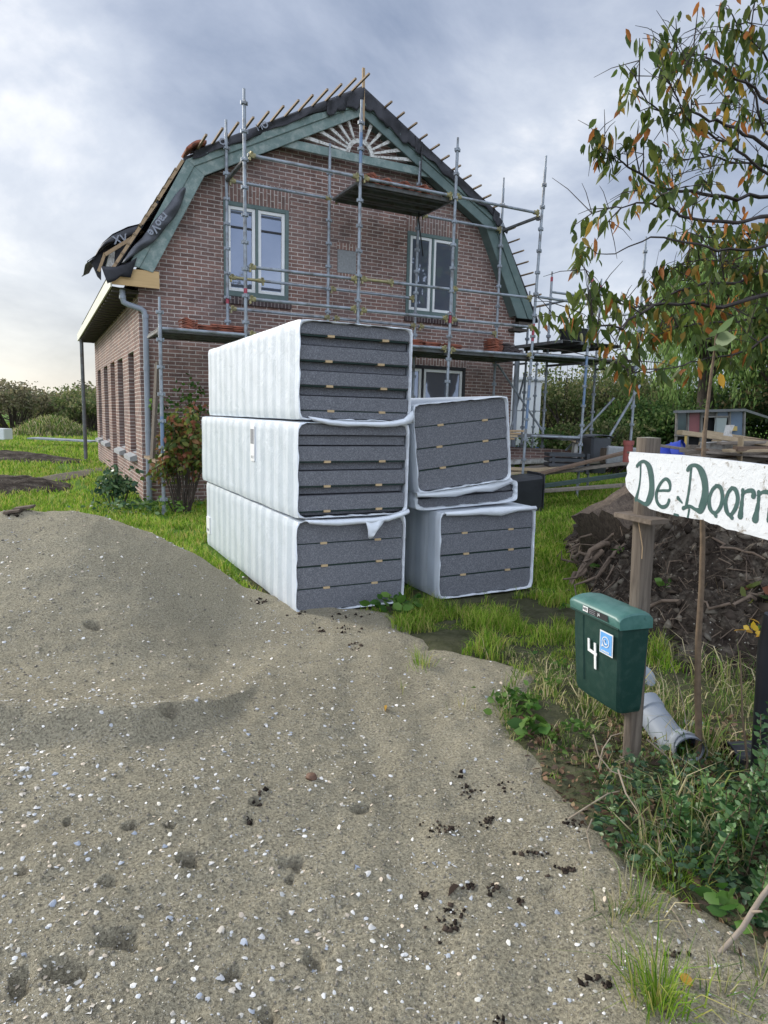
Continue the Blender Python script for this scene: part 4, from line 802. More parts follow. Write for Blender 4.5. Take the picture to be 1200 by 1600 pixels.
m = MB(); m.add([mp_(-0.008+0.356*a, b, ZT-0.014+c) for c in (0, 0.009) for a, b in ((0,0.017),(1,0.017),(1,-0.165),(0,-0.165))], [(0,1,2,3),(7,6,5,4),(0,4,5,1),(1,5,6,2),(2,6,7,3),(3,7,4,0)]); m.build('lid_rim', M['mail_green'], lid, bevel=0.003)
m = MB(); m.tube([mp_(-0.010, -0.12, ZT+0.035), mp_(-0.016, -0.12, ZT+0.035)], 0.008, 12); m.build('hinge_pin', M['mail_lid'], lid)
for u0, u1 in ((0.245, 0.252),): m = MB(); m.add([mp_(u0, 0.004, ZT-0.02), mp_(u1, 0.010, ZT-0.02), mp_(u1-0.012, 0.002-0.030+0.02, ZB+0.08), mp_(u0-0.012, -0.004-0.03+0.02, ZB+0.08)], [(0,1,2,3)]); m.build('rib', M['mail_green'], body)
def face(u, z, off=0.0): return mp_(u, 0.0075 - 0.052*max(0, (ZT-0.10-z))/0.30*0.45 - 0.004*max(0, ZT-z)/0.1*0.4 + off, z)
def quadf(u0, u1, z0, z1, off): return [face(u0, z0, off), face(u1, z0, off), face(u1, z1, off), face(u0, z1, off)]
def plate(par, name, mat, u0, u1, z0, z1, off, th=0.0012):
    a, b = quadf(u0, u1, z0, z1, off-th), quadf(u0, u1, z0, z1, off); m = MB(); m.add(a+b, [(0,1,2,3),(7,6,5,4),(0,4,5,1),(1,5,6,2),(2,6,7,3),(3,7,4,0)]); return m.build(name, M[mat], par)
# the number 4 (read from the left: u runs away from the viewer, so left of the glyph is at larger u)
zc = ZT-0.165
for a, b in (((0.196, zc+0.052), (0.196, zc+0.0)), ((0.202, zc+0.0), (0.138, zc-0.007)), ((0.150, zc+0.045), (0.150, zc-0.078))):
    p, q = face(a[0], a[1], 0.006), face(b[0], b[1], 0.006); m = MB(); m.beam(p, q, 0.014, 0.003, wd); m.build('digit', M['white_paint'], body)
M['sticker_blue'] = plain('sky blue sticker', (0.13, 0.36, 0.72), (0.17, 0.42, 0.76), 6, 0.4)
st1 = plate(body, 'sticker', 'paper', 0.028, 0.118, ZT-0.148, ZT-0.045, 0.006)
plate(st1, 'sticker_field', 'sticker_blue', 0.034, 0.112, ZT-0.142, ZT-0.051, 0.0075)
cu, czz = 0.073, ZT-0.090; m = MB()
for k in range(24):
    a0, a1 = 2*math.pi*k/24, 2*math.pi*(k+1)/24
    m.add([face(cu+r0*math.cos(a), czz+r0*math.sin(a), 0.0085) for r0, a in ((0.021,a0),(0.025,a0),(0.025,a1),(0.021,a1))], [(0,1,2,3)])
m.add([face(cu+0.024, czz-0.012, 0.0085), face(cu+0.014, czz-0.022, 0.0085), face(cu+0.028, czz-0.028, 0.0085)], [(0,1,2)])
m.build('speech_bubble', M['paper'], st1)
m = MB(); m.tube([face(cu+0.008, czz+0.010, 0.0088), face(cu+0.006, czz-0.002, 0.0088), face(cu-0.003, czz-0.009, 0.0088), face(cu-0.011, czz-0.008, 0.0088)], [0.004, 0.0025, 0.0025, 0.004], 6); m.build('handset', M['paper'], st1)
for k in range(6): plate(st1, 'print_line', 'paper', 0.094-k*0.009, 0.100-k*0.009, ZT-0.138, ZT-0.131, 0.0088)
lz = ZT+0.012
def lidp(u, z): return mp_(u, 0.0185, z)
m = MB(); m.add([lidp(0.065, lz-0.008), lidp(0.245, lz-0.008), lidp(0.245, lz+0.020), lidp(0.065, lz+0.020)], [(0,1,2,3)]); s2 = m.build('sticker', M['print_black'], lid)
lr = frame_rot(-ud, wd)
m = MB(); m.add([mp_(0.205, 0.0195, lz-0.006), mp_(0.243, 0.0195, lz-0.006), mp_(0.243, 0.0195, lz+0.018), mp_(0.205, 0.0195, lz+0.018)], [(0,1,2,3)]); m.build('sticker_field', M['paper'], s2)
text_part('NEE', 0.018, mp_(0.224, 0.0205, lz+0.006), lr, 'print_black', s2, 'lettering', 0.0003); text_part('JA', 0.018, mp_(0.125, 0.0205, lz+0.007), lr, 'paper', s2, 'lettering', 0.0003)
for k in range(3): m = MB(); m.add([mp_(0.15, 0.0200, lz-0.004+k*0.008), mp_(0.195, 0.0200, lz-0.004+k*0.008), mp_(0.195, 0.0200, lz-0.0015+k*0.008), mp_(0.15, 0.0200, lz-0.0015+k*0.008)], [(0,1,2,3)]); m.build('print_line', M['print_grey'], s2)
# name board: ragged white plank, brush lettering
m = Mt('white washed plank'); v = m.coord('Object', (0.25, 1, 1)); f = m.noise(v, 26, 7, 0.7, 0.8); f2 = m.noise(m.coord(), 9, 6, 0.7)
crk = m.ramp(m.noise(m.coord('Object', (0.05, 1, 1)), 42, 6, 0.7, 0.4), [(0.33, (1,1,1)), (0.37, (0,0,0))])
m.base(m.mix(m.math('MAXIMUM', crk, m.ramp(m.math('ADD', f, m.math('MULTIPLY', f2, 0.6)), [(0.88, (0,0,0)), (1.02, (0.85,0.85,0.85))])), m.mix(f2, (0.70, 0.72, 0.74), (0.58, 0.60, 0.61)), (0.21, 0.175, 0.13))); m.set(Roughness=0.7); m.bump(f, 0.9, 0.006); M['plank_white'] = m.m
M['brush_green'] = plain('dark green brush paint', (0.022, 0.068, 0.062), (0.045, 0.10, 0.092), 22, 0.6)
bl, brr = far(982, 750, 2.83), far(1200, 786, 2.08); bd = (brr-bl); blen = Vector((bd.x, bd.y, 0)).length; bx = Vector((bd.x, bd.y, 0))/blen; bn = Vector((0,0,1)).cross(bx); bn = -bn if (CAM-bl).dot(bn) < 0 else bn
def bp_(px, py): # photo pixel -> (along, height) on the board's plane
    d = FW + RT*((px-600)/FPX) - UP*((py-800)/FPX); k = (bl-CAM).dot(bn)/d.dot(bn); p = CAM+d*k-bl; return p.dot(bx), p.z
sign = thing('name_board', 'ragged white painted plank lettered De Doorn in dark green', 'sign board', tuple(bl))
def b3(a, z, o=0.0): return bl + bx*a + bn*o + Vector((0,0,z))
edge_px = [(984,706),(1010,708),(1060,711),(1110,716),(1160,722),(1200,727),(1240,733)]; low_px = [(1240,856),(1200,844),(1172,836),(1160,833),(1148,829),(1135,827),(1122,820),(1110,818),(1098,812),(1085,811),(1060,806),(1035,801),(1015,795),(1004,786),(996,781),(990,775),(983,768),(978,760),(977,748),(980,740),(979,730),(983,722),(982,714)]
poly = [bp_(*p) for p in edge_px+low_px]
for extra in (): pass
ext = 0.55; poly = poly[:7] + [(poly[6][0]+ext, poly[6][1]+0.02), (poly[7][0]+ext, poly[7][1]-0.01)] + poly[7:]
m = MB(); m.prism(poly, lambda a, b, d: b3(a, b, d), -0.022, 0.0); m.build('plank', M['plank_white'], sign)
def stroke(pts, w, name='letter', taper=None):
    P = [bp_(*p) for p in pts]; n = 0; out = []
    for i in range(len(P)-1):
        p0, p1, p2, p3 = P[max(i-1,0)], P[i], P[i+1], P[min(i+2, len(P)-1)]
        for k in range(8):
            t = k/8; out.append(tuple(0.5*(2*p1[c]+(p2[c]-p0[c])*t+(2*p0[c]-5*p1[c]+4*p2[c]-p3[c])*t*t+(3*p1[c]-p0[c]-3*p2[c]+p3[c])*t**3) for c in (0,1)))
    out.append(P[-1]); N_ = len(out); A, B = [], []
    for i, (a, b) in enumerate(out):
        q, r0 = out[min(i+1, N_-1)], out[max(i-1, 0)]; dx, dy = q[0]-r0[0], q[1]-r0[1]; l = math.hypot(dx, dy) or 1; u = i/(N_-1)
        ww = 0.8*(w if taper is None else np.interp(u, [k/(len(taper)-1) for k in range(len(taper))], taper))*0.5*(1+0.08*math.sin(u*23)); A.append((a-dy/l*ww, b+dx/l*ww)); B.append((a+dy/l*ww, b-dx/l*ww))
    m = MB(); k = 0
    for o in (0.0012, ): 
        for i in range(N_-1): m.add([b3(*A[i], o), b3(*B[i], o), b3(*B[i+1], o), b3(*A[i+1], o)], [(0,1,2,3)])
    for e in (0, -1):
        a, b = out[e]; rad = (w if taper is None else taper[0 if e == 0 else -1])*0.42
        m.add([b3(a+rad*math.cos(x*math.pi/5), b+rad*math.sin(x*math.pi/5), 0.0014+0.0002*(e+1)) for x in range(10)], [tuple(range(10))])
    return m
def letter(*strokes):
    mm = MB()
    for i, (pts, w, *tp) in enumerate(strokes):
        q = stroke(pts, w, taper=tp[0] if tp else None); k = len(mm.v)
        mm.v += [tuple(Vector(p)+bn*(0.0005*i)) for p in q.v]; mm.f += [tuple(j+k for j in f) for f in q.f]; mm.m += q.m
    mm.build('letter', M['brush_green'], sign)
C = lambda x, y: (960+x/5, 640+y/5)
def cp(*l): return [C(*p) for p in l]
letter((cp((205,425),(205,500),(195,600),(170,700)), 0.013, [0.016,0.012,0.014,0.026]), (cp((180,440),(205,412),(240,408),(275,455),(292,550),(290,650),(262,725),(235,735),(195,712),(165,700)), 0.03, [0.02,0.016,0.02,0.036,0.044,0.046,0.036,0.02,0.014,0.012]))
letter((cp((330,635),(385,632),(432,628),(432,570),(400,542),(360,580),(330,650),(335,720),(370,760),(410,750),(428,710)), 0.018, [0.012,0.012,0.016,0.022,0.016,0.02,0.022,0.022,0.02,0.018,0.02]))
letter((cp((600,450),(595,530),(582,640),(562,750)), 0.014, [0.018,0.014,0.016,0.018]), (cp((575,470),(595,442),(640,437),(680,480),(708,570),(708,680),(675,780),(640,782),(590,755),(540,770)), 0.03, [0.02,0.016,0.02,0.034,0.042,0.044,0.038,0.018,0.014,0.02]))
letter((cp((800,595),(765,630),(742,700),(748,770),(785,810),(830,760),(845,680),(830,610),(795,595)), 0.018, [0.016,0.018,0.022,0.022,0.016,0.02,0.024,0.02,0.016]), (cp((780,805),(795,830)), 0.018))
letter((cp((920,612),(890,650),(870,720),(878,790),(905,825),(945,775),(965,700),(950,630),(918,612)), 0.018, [0.016,0.018,0.022,0.022,0.016,0.02,0.024,0.02,0.016]), (cp((900,820),(920,845)), 0.018))
letter((cp((1005,630),(1000,700),(985,830)), 0.018, [0.018,0.016,0.03]), (cp((1000,665),(1030,640),(1070,632),(1092,650),(1088,675)), 0.016, [0.012,0.014,0.02,0.02,0.024]))
letter((cp((1130,645),(1125,730),(1102,855)), 0.018, [0.018,0.016,0.034]), (cp((1125,670),(1160,645),(1210,650),(1230,700),(1215,860)), 0.02, [0.012,0.014,0.02,0.024,0.03]))
letter((cp((498,690),(530,728)), 0.016, [0.02, 0.008])); letter((cp((586,778),(575,838)), 0.012)); letter((cp((470,818),(500,826)), 0.012))
# ------------------------------------------------------------------ sapling, drain pipes, dark post
M['bark_thin'] = plain('thin brown bark', (0.18, 0.125, 0.078), (0.10, 0.07, 0.045), 30, 0.8, 0.4, 60)
base = far(1092, 1212, 2.92); base.z = 0.0
sap = thing('sapling', 'thin bare stemmed sapling growing behind the white name board', 'sapling', tuple(base))
m = MB(); m.tube([Vector((base.x, base.y, -0.1)), far(1092,1150,2.92), far(1090,1080,2.92), far(1091,1000,2.92), far(1096,920,2.94), far(1098,850,2.95), far(1097,760,2.95), far(1100,690,2.95), far(1105,640,2.95), far(1112,580,2.95), far(1117,545,2.95), far(1119,520,2.95)], [0.0165,0.0155,0.0145,0.0135,0.0125,0.0115,0.010,0.009,0.0075,0.006,0.0045,0.004], 8); m.build('stem', M['bark_thin'], sap, smooth=60)
M['big_leaf'] = leafmat('pale sapling leaf', [(0.10,0.17,0.045),(0.15,0.22,0.085),(0.20,0.26,0.13)])
M['yellow_leaf'] = leafmat('yellow leaf', [(0.52,0.36,0.03),(0.48,0.27,0.03),(0.6,0.42,0.06)])
Cq = np.array([far(x, y, t) for x, y, t in ((1118,525,2.95),(1117,540,2.95),(1116,548,2.95),(1117,535,2.95),(1118,522,2.95))]); Dq = np.array([far(x, y, t)-far(1117,538,2.95) for x, y, t in ((1100,512,2.8),(1100,548,2.7),(1150,525,2.8),(1175,512,2.75),(1158,492,2.9))])
leaves('leaf', Cq, Dq, np.array([0.08,0.10,0.10,0.13,0.11]), M['big_leaf'], sap, ratio=0.55)
leaves('leaf', np.array([far(1125,583,2.9)]), np.array([far(1130,600,2.9)-far(1125,583,2.9)]), [0.06], M['yellow_leaf'], sap, ratio=0.6)
def pipe_piece(mb, pts, r, n=24, wall=0.006, mi=0):
    mb.tube(pts, r, n, mi, caps=False); mb.tube([pts[0], pts[-1]] if len(pts) == 2 else pts, r-wall, n, mi, caps=False)
pv = thing('drain_pipe_branch', 'grey plastic drain pipe branch with open ends lying in the grass', 'drain pipe', tuple(far(1045,1170,3.1)))
m = MB(); a, b = far(1006,1098,3.30), far(1058,1172,3.05); d = (b-a).normalized(); pipe_piece(m, [a, b], 0.072)
m.tube([a, a+d*0.06], 0.079, 24, caps=False); m.tube([a+d*0.06, a+d*0.066], [0.079, 0.072], 24, caps=False); m.tube([a+d*0.13, a+d*0.137], 0.0735, 24); m.build('pipe', M['grey_pvc'], pv, smooth=50)
m = MB(); c = far(1062,1160,3.08); e = far(1078,1172,2.90); pipe_piece(m, [a.lerp(b, 0.7), c, far(1074,1166,2.93), e], 0.066); m.tube([e-(e-c).normalized()*0.012, e], 0.076, 24, caps=False); m.build('socket', M['grey_pvc'], pv, smooth=50)
m = MB(); a2, b2 = far(1062,1140,3.35), far(1100,1146,3.30); pipe_piece(m, [a2, b2], 0.058); m.build('socket', M['grey_pvc'], pv, smooth=50)
m = MB(); a, b = far(1136,1182,2.95), far(1215,1176,3.00); pipe_piece(m, [a, b], 0.064); m.tube([a, a+(b-a).normalized()*0.02], 0.067, 24, caps=False)
M['black_pvc'] = plain('black plastic pipe', (0.016,0.016,0.02), (0.026,0.026,0.032), 5, 0.4)
tag(m.build('black_pipe', M['black_pvc'], None, tuple(a), smooth=50), 'short black plastic pipe lying behind the privet shrub', 'pipe')
m = MB(); a = far(1192, 1170, 2.75); m.tube([a-Vector((0,0,0.35)), far(1196,1010,2.72), far(1206,960,2.70)], [0.030,0.03,0.028], 12); tag(m.build('dark_stake', M['black_pvc'], None, tuple(a), smooth=50), 'slim black stake leaning at the right edge above the black pipe', 'stake')
m = MB(); q = far(1012,1056,3.7); m.lathe([(0.0,0.0),(0.06,0.0),(0.062,-0.02),(0.0,-0.02)], (0,0,0), 20); m.v = [tuple(q+Euler((R(50), R(10), 0)).to_matrix()@Vector(v)) for v in m.v]; tag(m.build('pipe_lid', M['grey_pvc'], None, tuple(q), smooth=30), 'pale blue grey round pipe lid lying behind the letterbox', 'lid')
# ------------------------------------------------------------------ dug soil heap with stump, roots and twigs
m = Mt('dug dark soil'); v = m.coord(); f = m.noise(v, 5, 7, 0.7, 0.4); f2 = m.noise(v, 34, 5, 0.7)
col = m.ramp(f, [(0.3, (0.026, 0.020, 0.016)), (0.48, (0.062, 0.048, 0.037)), (0.6, (0.13, 0.108, 0.084)), (0.74, (0.24, 0.21, 0.165))]); col = m.mix(1.0, col, m.ramp(f2, [(0.3, (0.5,0.5,0.5)), (0.7, (1.3,1.3,1.3))]), 'MULTIPLY')
vo = m.n('ShaderNodeTexVoronoi'); vo.inputs['Scale'].default_value = 17; m.l(v, vo.inputs['Vector']); col = m.mix(m.math('LESS_THAN', vo.outputs['Distance'], 0.085), col, (0.42, 0.39, 0.33)); m.base(col); m.set(Roughness=0.95, Specular_IOR_Level=0.1)
m.bump(f2, 0.9, 0.03); m.bump(f, 0.7, 0.06); M['soil'] = m.m
def heap_h(s, t):
    left = 1.52+0.17*np.maximum(0, t-4.6)+0.22*fbm(s, t, 1.7, 3, 41)+0.10*np.maximum(0, 4.6-t)
    z = 0.92*sstep(0, 1.05, s-left)*sstep(3.25, 5.6, t+0.25*fbm(s, t, 1.5, 2, 8))*(1-0.85*sstep(7.6, 9.6, t))
    k = sstep(0.02, 0.3, z)
    z = z*(0.92+0.55*fbm(s, t, 1.1, 3, 44)) + k*(0.30*fbm(s, t, 3.2, 4, 45) + 0.22*np.abs(fbm(s, t, 7, 3, 46)) + 0.10*fbm(s, t, 19, 3, 47))
    return z - 0.16*(1-sstep(0.0, 0.05, z))
tv = np.exp(np.linspace(math.log(3.1), math.log(10.2), 420)); sv = np.linspace(1.3, 7.5, 420); T2, S2 = np.meshgrid(tv, sv, indexing='ij'); HX, HY = st(S2, T2); HZ = heap_h(S2, T2)
heap = tag(gridmesh('soil_heap', HX, HY, HZ, M['soil']), 'heap of freshly dug dark soil full of roots behind the letterbox', 'soil heap')
def on_heap(px, py):
    d = FW + RT*((px-600)/FPX) - UP*((py-800)/FPX); h = d.x*FH[0]+d.y*FH[1]; t = np.linspace(3.0, 11, 900); s = t*(d.x*RH[0]+d.y*RH[1])/h; hit = CAM.z+d.z/h*t < np.maximum(heap_h(s, t), -0.03)
    return far(px, py, float(t[int(np.argmax(hit))]) if hit.any() else 6.0)
# stump: leaning butt with flared, furrowed bark
M['bark'] = wood('furrowed bark', (0.20, 0.155, 0.115), (0.06, 0.045, 0.036), 2, 10, 0.95, 1.0)
M['root'] = plain('pale torn root', (0.23, 0.17, 0.12), (0.11, 0.08, 0.06), 12, 0.9, 0.6, 40, stretch=(1,1,1))
a0, a1 = far(950, 850, 7.0), far(1040, 765, 7.5)
stump = thing('tree_stump', 'uprooted tree stump with furrowed bark lying on the soil heap', 'tree stump', tuple(a0))
m = MB(); nn = 40; rows_ = 16; ax = (a1-a0).normalized(); sx = ax.cross(Vector((0,0,1))).normalized(); sy = ax.cross(sx)
for j in range(rows_+1):
    k = j/rows_; c = a0.lerp(a1, k*1.25); r0 = 0.27+0.15*(1-k)**2.2
    for i in range(nn):
        th = 2*math.pi*i/nn; rr = r0*(1+0.09*math.sin(th*5+1)*(1-k*0.5)+0.075*math.sin(th*17+k*3)+0.06*math.sin(th*29-k*5)+0.02*math.sin(th*11+k*19)); m.v.append(tuple(c+sx*rr*math.cos(th)+sy*rr*math.sin(th)))
for j in range(rows_):
    for i in range(nn): m.f.append((j*nn+i, j*nn+(i+1)%nn, (j+1)*nn+(i+1)%nn, (j+1)*nn+i)); m.m.append(0)
m.f.append(tuple(range(nn))); m.f.append(tuple(range(rows_*nn, (rows_+1)*nn))); m.m += [0, 0]
m.build('butt', M['bark'], stump, smooth=60)
def wig(p, q, n, amp, rr):
    p, q = Vector(p), Vector(q); return [p.lerp(q, i/n) + Vector((rr.uniform(-1,1), rr.uniform(-1,1), rr.uniform(-1,1)))*amp*(0 if i in (0, n) else 1) for i in range(n+1)]
rr = random.Random(5)
for (x0,y0,x1,y1,t0,t1,rad) in ((950,850,880,905,6.7,6.2,.05),(940,862,845,950,6.6,6.3,.045),(925,870,870,870,6.7,6.9,.03),(965,855,900,930,6.5,5.8,.035),(985,840,930,905,6.6,6.0,.03),(930,860,905,895,6.7,6.2,.03),(915,890,850,965,6.4,6.1,.028),(960,835,905,850,6.7,6.9,.025),(1000,850,1060,910,6.5,5.6,.03),(905,850,885,880,6.9,6.7,.02),(925,835,880,850,6.9,7.1,.02),(975,870,945,915,6.3,5.7,.02)):
    m = MB(); pts = wig(far(x0,y0,t0), far(x1,y1,t1), 6, 0.06, rr); m.tube(pts, [rad*0.7*(1-0.13*i)*rr.uniform(0.8,1.2) for i in range(7)], 7); m.build('root', M['root'], stump, smooth=60)
k = 0
for (x0,y0,x1,y1,rad) in ((1010,955,1140,950,.028),(1145,950,1200,930,.022),(900,955,960,910,.012),(1060,905,1130,985,.006),(1110,1000,1200,985,.007),(1120,880,1190,905,.008),(1030,900,1090,870,.012),(1150,1010,1200,950,.006),(1040,985,1075,960,.005),(900,880,975,900,.006),(885,910,940,890,.008),(1095,850,1195,880,.02),(1060,940,1075,1010,.004),(1160,860,1190,960,.004),(1010,870,1050,840,.012),(875,940,910,900,.012),(890,860,900,930,.005),(1120,925,1180,1000,.005),(1050,1010,1110,1040,.004)):
    p, q = on_heap(x0,y0), on_heap(x1,y1); p.z += rad*0.8; q.z += rad*0.8; m = MB(); pts = wig(p, q, 7, 0.05, rr)
    for w in pts: s, t = ts(w.x, w.y); w.z = max(w.z, float(heap_h(np.array(s), np.array(t)))+rad*0.5)
    m.tube(pts, [rad*0.62*(1-0.07*i)*rr.uniform(0.75,1.25) for i in range(8)], 7)
    lab = ['thick torn root lying across the front of the soil heap', 'thick root end at the right edge of the soil heap', ][k] if k < 2 else 'thin dry root sticking out of the dark soil heap'
    tag(m.build('loose_root', M['root'], None, tuple(p), smooth=60), lab, 'root', 'roots on the soil heap'); k += 1
# fine rootlets and clods: uncountable litter on the heap
V = []; n = 5200; sS = RNG.uniform(1.7, 6.5, n); tS = RNG.uniform(3.6, 8.3, n); zS = heap_h(sS, tS); ok = zS > 0.05; sS, tS, zS = sS[ok], tS[ok], zS[ok]; x, y = st(sS, tS); P = np.stack([x, y, zS+0.004], 1); D = unit(RNG.normal(size=P.shape)*[1,1,0.45]); ln = RNG.uniform(0.05, 0.30, len(P))[:, None]; wv_ = np.stack([-D[:,1], D[:,0], 0*D[:,0]], 1)*RNG.uniform(0.0012, 0.004, (len(P),1)); bend = np.array([0,0,1])*ln*RNG.uniform(0.0, 0.35, (len(P),1))
V = np.stack([P-wv_, P+wv_, P+D*ln*0.5+bend+wv_, P+D*ln*0.5+bend-wv_, P+D*ln], 1)
tag(npmesh('root_litter', V, 5, [(0,1,2,3),(3,2,4)], leafmat('rootlets', [(0.12,0.085,0.06),(0.25,0.19,0.13),(0.07,0.05,0.04),(0.18,0.13,0.09)], 0.0, 0.9)), kind='stuff')
# ------------------------------------------------------------------ yard behind the scaffold
m = MB()                                          # far steel prop under the long eave
tag(m.tube([(-0.41, 9.7, -0.2), (-0.41, 9.7, 3.66)], 0.055, 10).build('steel_prop', M['deck'], None, (-0.41,9.7,0), smooth=50), 'grey steel prop under the far end of the long eave', 'prop')
m = MB(); p, q = far(237, 742, 11.4), far(246, 566, 12.1)
tag(m.beam(p, q, 0.10, 0.05, (1,0.4,0)).build('leaning_plank', M['old_wood'], None, tuple(p), bevel=0.004), 'weathered plank leaning upright against the downpipe at the house corner', 'plank')
def wheelie(label, loc, rot, mat, k=1.0, cat='wheelie bin'):
    t = thing('wheelie_bin', label, cat, (0,0,0)); w0, w1, d0, d1, h = 0.40*k, 0.50*k, 0.44*k, 0.60*k, 0.86*k
    m = MB(); rows = []
    for u in (0, 0.06, 0.9, 0.93, 1.0):
        f = 1.0 if u < 0.9 else 1.06; ww, dd = (w0+(w1-w0)*u)*f/2, (d0+(d1-d0)*u)*f/2; c = 0.05
        rows.append([(-ww+c,-dd,h*u),(ww-c,-dd,h*u),(ww,-dd+c,h*u),(ww,dd-c,h*u),(ww-c,dd,h*u),(-ww+c,dd,h*u),(-ww,dd-c,h*u),(-ww,-dd+c,h*u)])
    for r_ng in rows: m.v += r_ng
    for j in range(4):
        for i in range(8): m.f.append((j*8+i, j*8+(i+1)%8, (j+1)*8+(i+1)%8, (j+1)*8+i)); m.m.append(0)
    m.f.append(tuple(range(8))[::-1]); m.m.append(0); m.build('body', mat, t, smooth=30)
    m = MB(); m.grid(lambda u, v: ((u-0.5)*w1*1.12, (v-0.5)*d1*1.14, h+0.02+0.05*math.sin(math.pi*u)**0.5), 8, 4); m.build('lid', mat, t, smooth=30, thick=0.02)
    for sx in (-1, 1):
        m = MB(); m.tube([(sx*w0*0.5, d0/2+0.03, 0.08), (sx*(w0*0.5+0.05), d0/2+0.03, 0.08)], 0.09*k, 14); m.build('wheel', M['black_pvc'], t, smooth=40)
    m = MB(); m.tube([(-w1*0.4, d1/2+0.06, h-0.02), (w1*0.4, d1/2+0.06, h-0.02)], 0.016, 8); m.build('handle', mat, t, smooth=50)
    t.location = loc; t.rotation_euler = rot; return t
M['bin_grey'] = plain('dark grey plastic', (0.055,0.06,0.066), (0.075,0.08,0.088), 4, 0.5)
M['bin_black'] = plain('black plastic', (0.016,0.017,0.02), (0.028,0.03,0.034), 4, 0.42)
p = far(929, 738, 15.5); wheelie('grey wheelie bin standing upright among rubble behind the scaffold', (p.x, p.y, p.z), (0, 0, R(-20)), M['bin_grey'], 0.92)
p = far(800, 777, 12.0); q = at(795, 776, 'y', -3.3)
wheelie('black wheelie bin lying on its side in the grass behind the right packs', (q.x-0.35, q.y+0.35, 0.20), (R(90), 0, R(78)), M['bin_black'], 1.22)
# white site trailer behind the house corner
tr = thing('site_trailer', 'white site trailer with blue skirt behind the house corner', 'trailer', tuple(far(812, 705, 24)))
c = far(812, 700, 24); M['trailer'] = plain('white sheet cladding', (0.74,0.75,0.74), (0.66,0.68,0.68), 2, 0.5); M['blue_skirt'] = plain('blue skirt', (0.05,0.17,0.36), (0.07,0.2,0.4), 3, 0.5)
z0 = far(812, 697, 24).z; zt_ = far(812, 597, 24).z; x0, x1 = far(770,650,24), far(845,650,24)
m = MB(); m.obox(((x0.x+x1.x)/2, (x0.y+x1.y)/2+1.5, (z0+zt_)/2), (2.6, 4.5, zt_-z0), (0,0,-YAW)); m.build('body', M['trailer'], tr, bevel=0.05)
m = MB(); m.obox(((x0.x+x1.x)/2, (x0.y+x1.y)/2+1.5, z0-0.13), (2.66, 4.55, 0.28), (0,0,-YAW)); m.build('skirt', M['blue_skirt'], tr, bevel=0.02)
m = MB(); m.obox(((x0.x+x1.x)/2, (x0.y+x1.y)/2+1.5, zt_+0.06), (2.75, 4.65, 0.12), (0,0,-YAW)); m.build('roof', M['trailer'], tr, bevel=0.03)
m = MB(); f0 = far(805, 650, 22.0); m.obox((f0.x, f0.y, (z0+zt_)/2+0.1), (0.03, 1.6, 0.02), (0,0,-YAW+R(90))); m.build('trim_strip', M['bin_grey'], tr)
for sx in (-1, 1): m = MB(); m.tube([((x0.x+x1.x)/2+sx*1.2, (x0.y+x1.y)/2+1.6, z0-0.25), ((x0.x+x1.x)/2+sx*1.4, (x0.y+x1.y)/2+1.5, z0-0.25)], 0.3, 16); m.build('wheel', M['black_pvc'], tr, smooth=40)
# salvaged timber: single planks laid on the rubble, everything countable a thing of its own
rr = random.Random(12)
M['plank_pale'] = wood('pale plank', (0.52,0.41,0.27), (0.36,0.275,0.175), 0, 8); M['plank_grey'] = wood('grey plank', (0.33,0.285,0.235), (0.19,0.16,0.13), 0, 8); M['plank_brown'] = wood('brown plank', (0.25,0.17,0.115), (0.13,0.09,0.065), 0, 8)
M['plank_greenish'] = wood('greenish plank', (0.075,0.11,0.095), (0.05,0.075,0.065), 0, 8); M['chipped_white'] = plain('chipped white board', (0.62,0.61,0.57), (0.5,0.48,0.44), 8, 0.7, dirt=(0.2,0.17,0.13), dscale=6)
def plank(p, q, w, h, mat, label, name='plank', cat='plank', grp=None):
    m = MB(); p, q = Vector(p), Vector(q); m.beam(p, q, w, h, (0,0,1)); return tag(m.build(name, M[mat], None, tuple(p), bevel=0.006), label, cat, grp)
G1 = 'planks laid out behind the scaffold'
plank(far(795,752,13.4), far(985,705,13.6), 0.22, 0.05, 'plank_brown', 'long brown plank sloping up to the right on the timber pile', grp=G1)
plank(far(848,740,13.7), far(990,722,13.5), 0.2, 0.06, 'plank_grey', 'grey plank under the long sloping brown plank', grp=G1)
plank(far(830,762,13.2), far(1000,738,13.1), 0.2, 0.07, 'plank_greenish', 'dark greenish plank low on the timber pile', grp=G1)
plank(far(835,768,13.0), far(990,757,12.9), 0.18, 0.06, 'plank_grey', 'bluish grey plank lowest on the timber pile above the grass', grp=G1)
plank(far(770,742,14.2), far(905,727,15.0), 0.3, 0.05, 'plank_pale', 'pale plank behind the long brown plank', grp=G1)
plank(far(800,735,15.0), far(985,715,15.5), 0.5, 0.05, 'plank_grey', 'wide grey board beneath the wheelie bin', grp=G1)
plank(far(760,730,14.5), far(850,735,14.3), 0.2, 0.06, 'plank_pale', 'short pale plank at the left end of the timber pile', grp=G1)
plank(far(770,722,15.5), far(905,718,16.5), 0.4, 0.10, 'chipped_white', 'chipped white board lying flat behind the crate', grp=G1)
for k, (y, l) in enumerate(((673, 'top'), (677, 'second'), (681, 'third'), (685, 'lowest'))):
    plank(far(772,y,12.4), far(818-k*5,y+0.5,12.4), 0.14, 0.035, 'lath' if k != 2 else 'plank_pale', l+' fresh batten in the small stack on the scaffold beside the pack', 'fresh_batten', 'batten', 'fresh battens stacked on the scaffold')
plank(far(897,716,15.8), far(899,690,15.8), 0.24, 0.08, 'chipped_white', 'upright pale board standing left of the grey wheelie bin', 'upright_board', 'board')
plank(far(892,687,15.7), far(908,693,15.7), 0.2, 0.06, 'plank_pale', 'short pale offcut laid over the upright board', 'offcut', 'offcut')
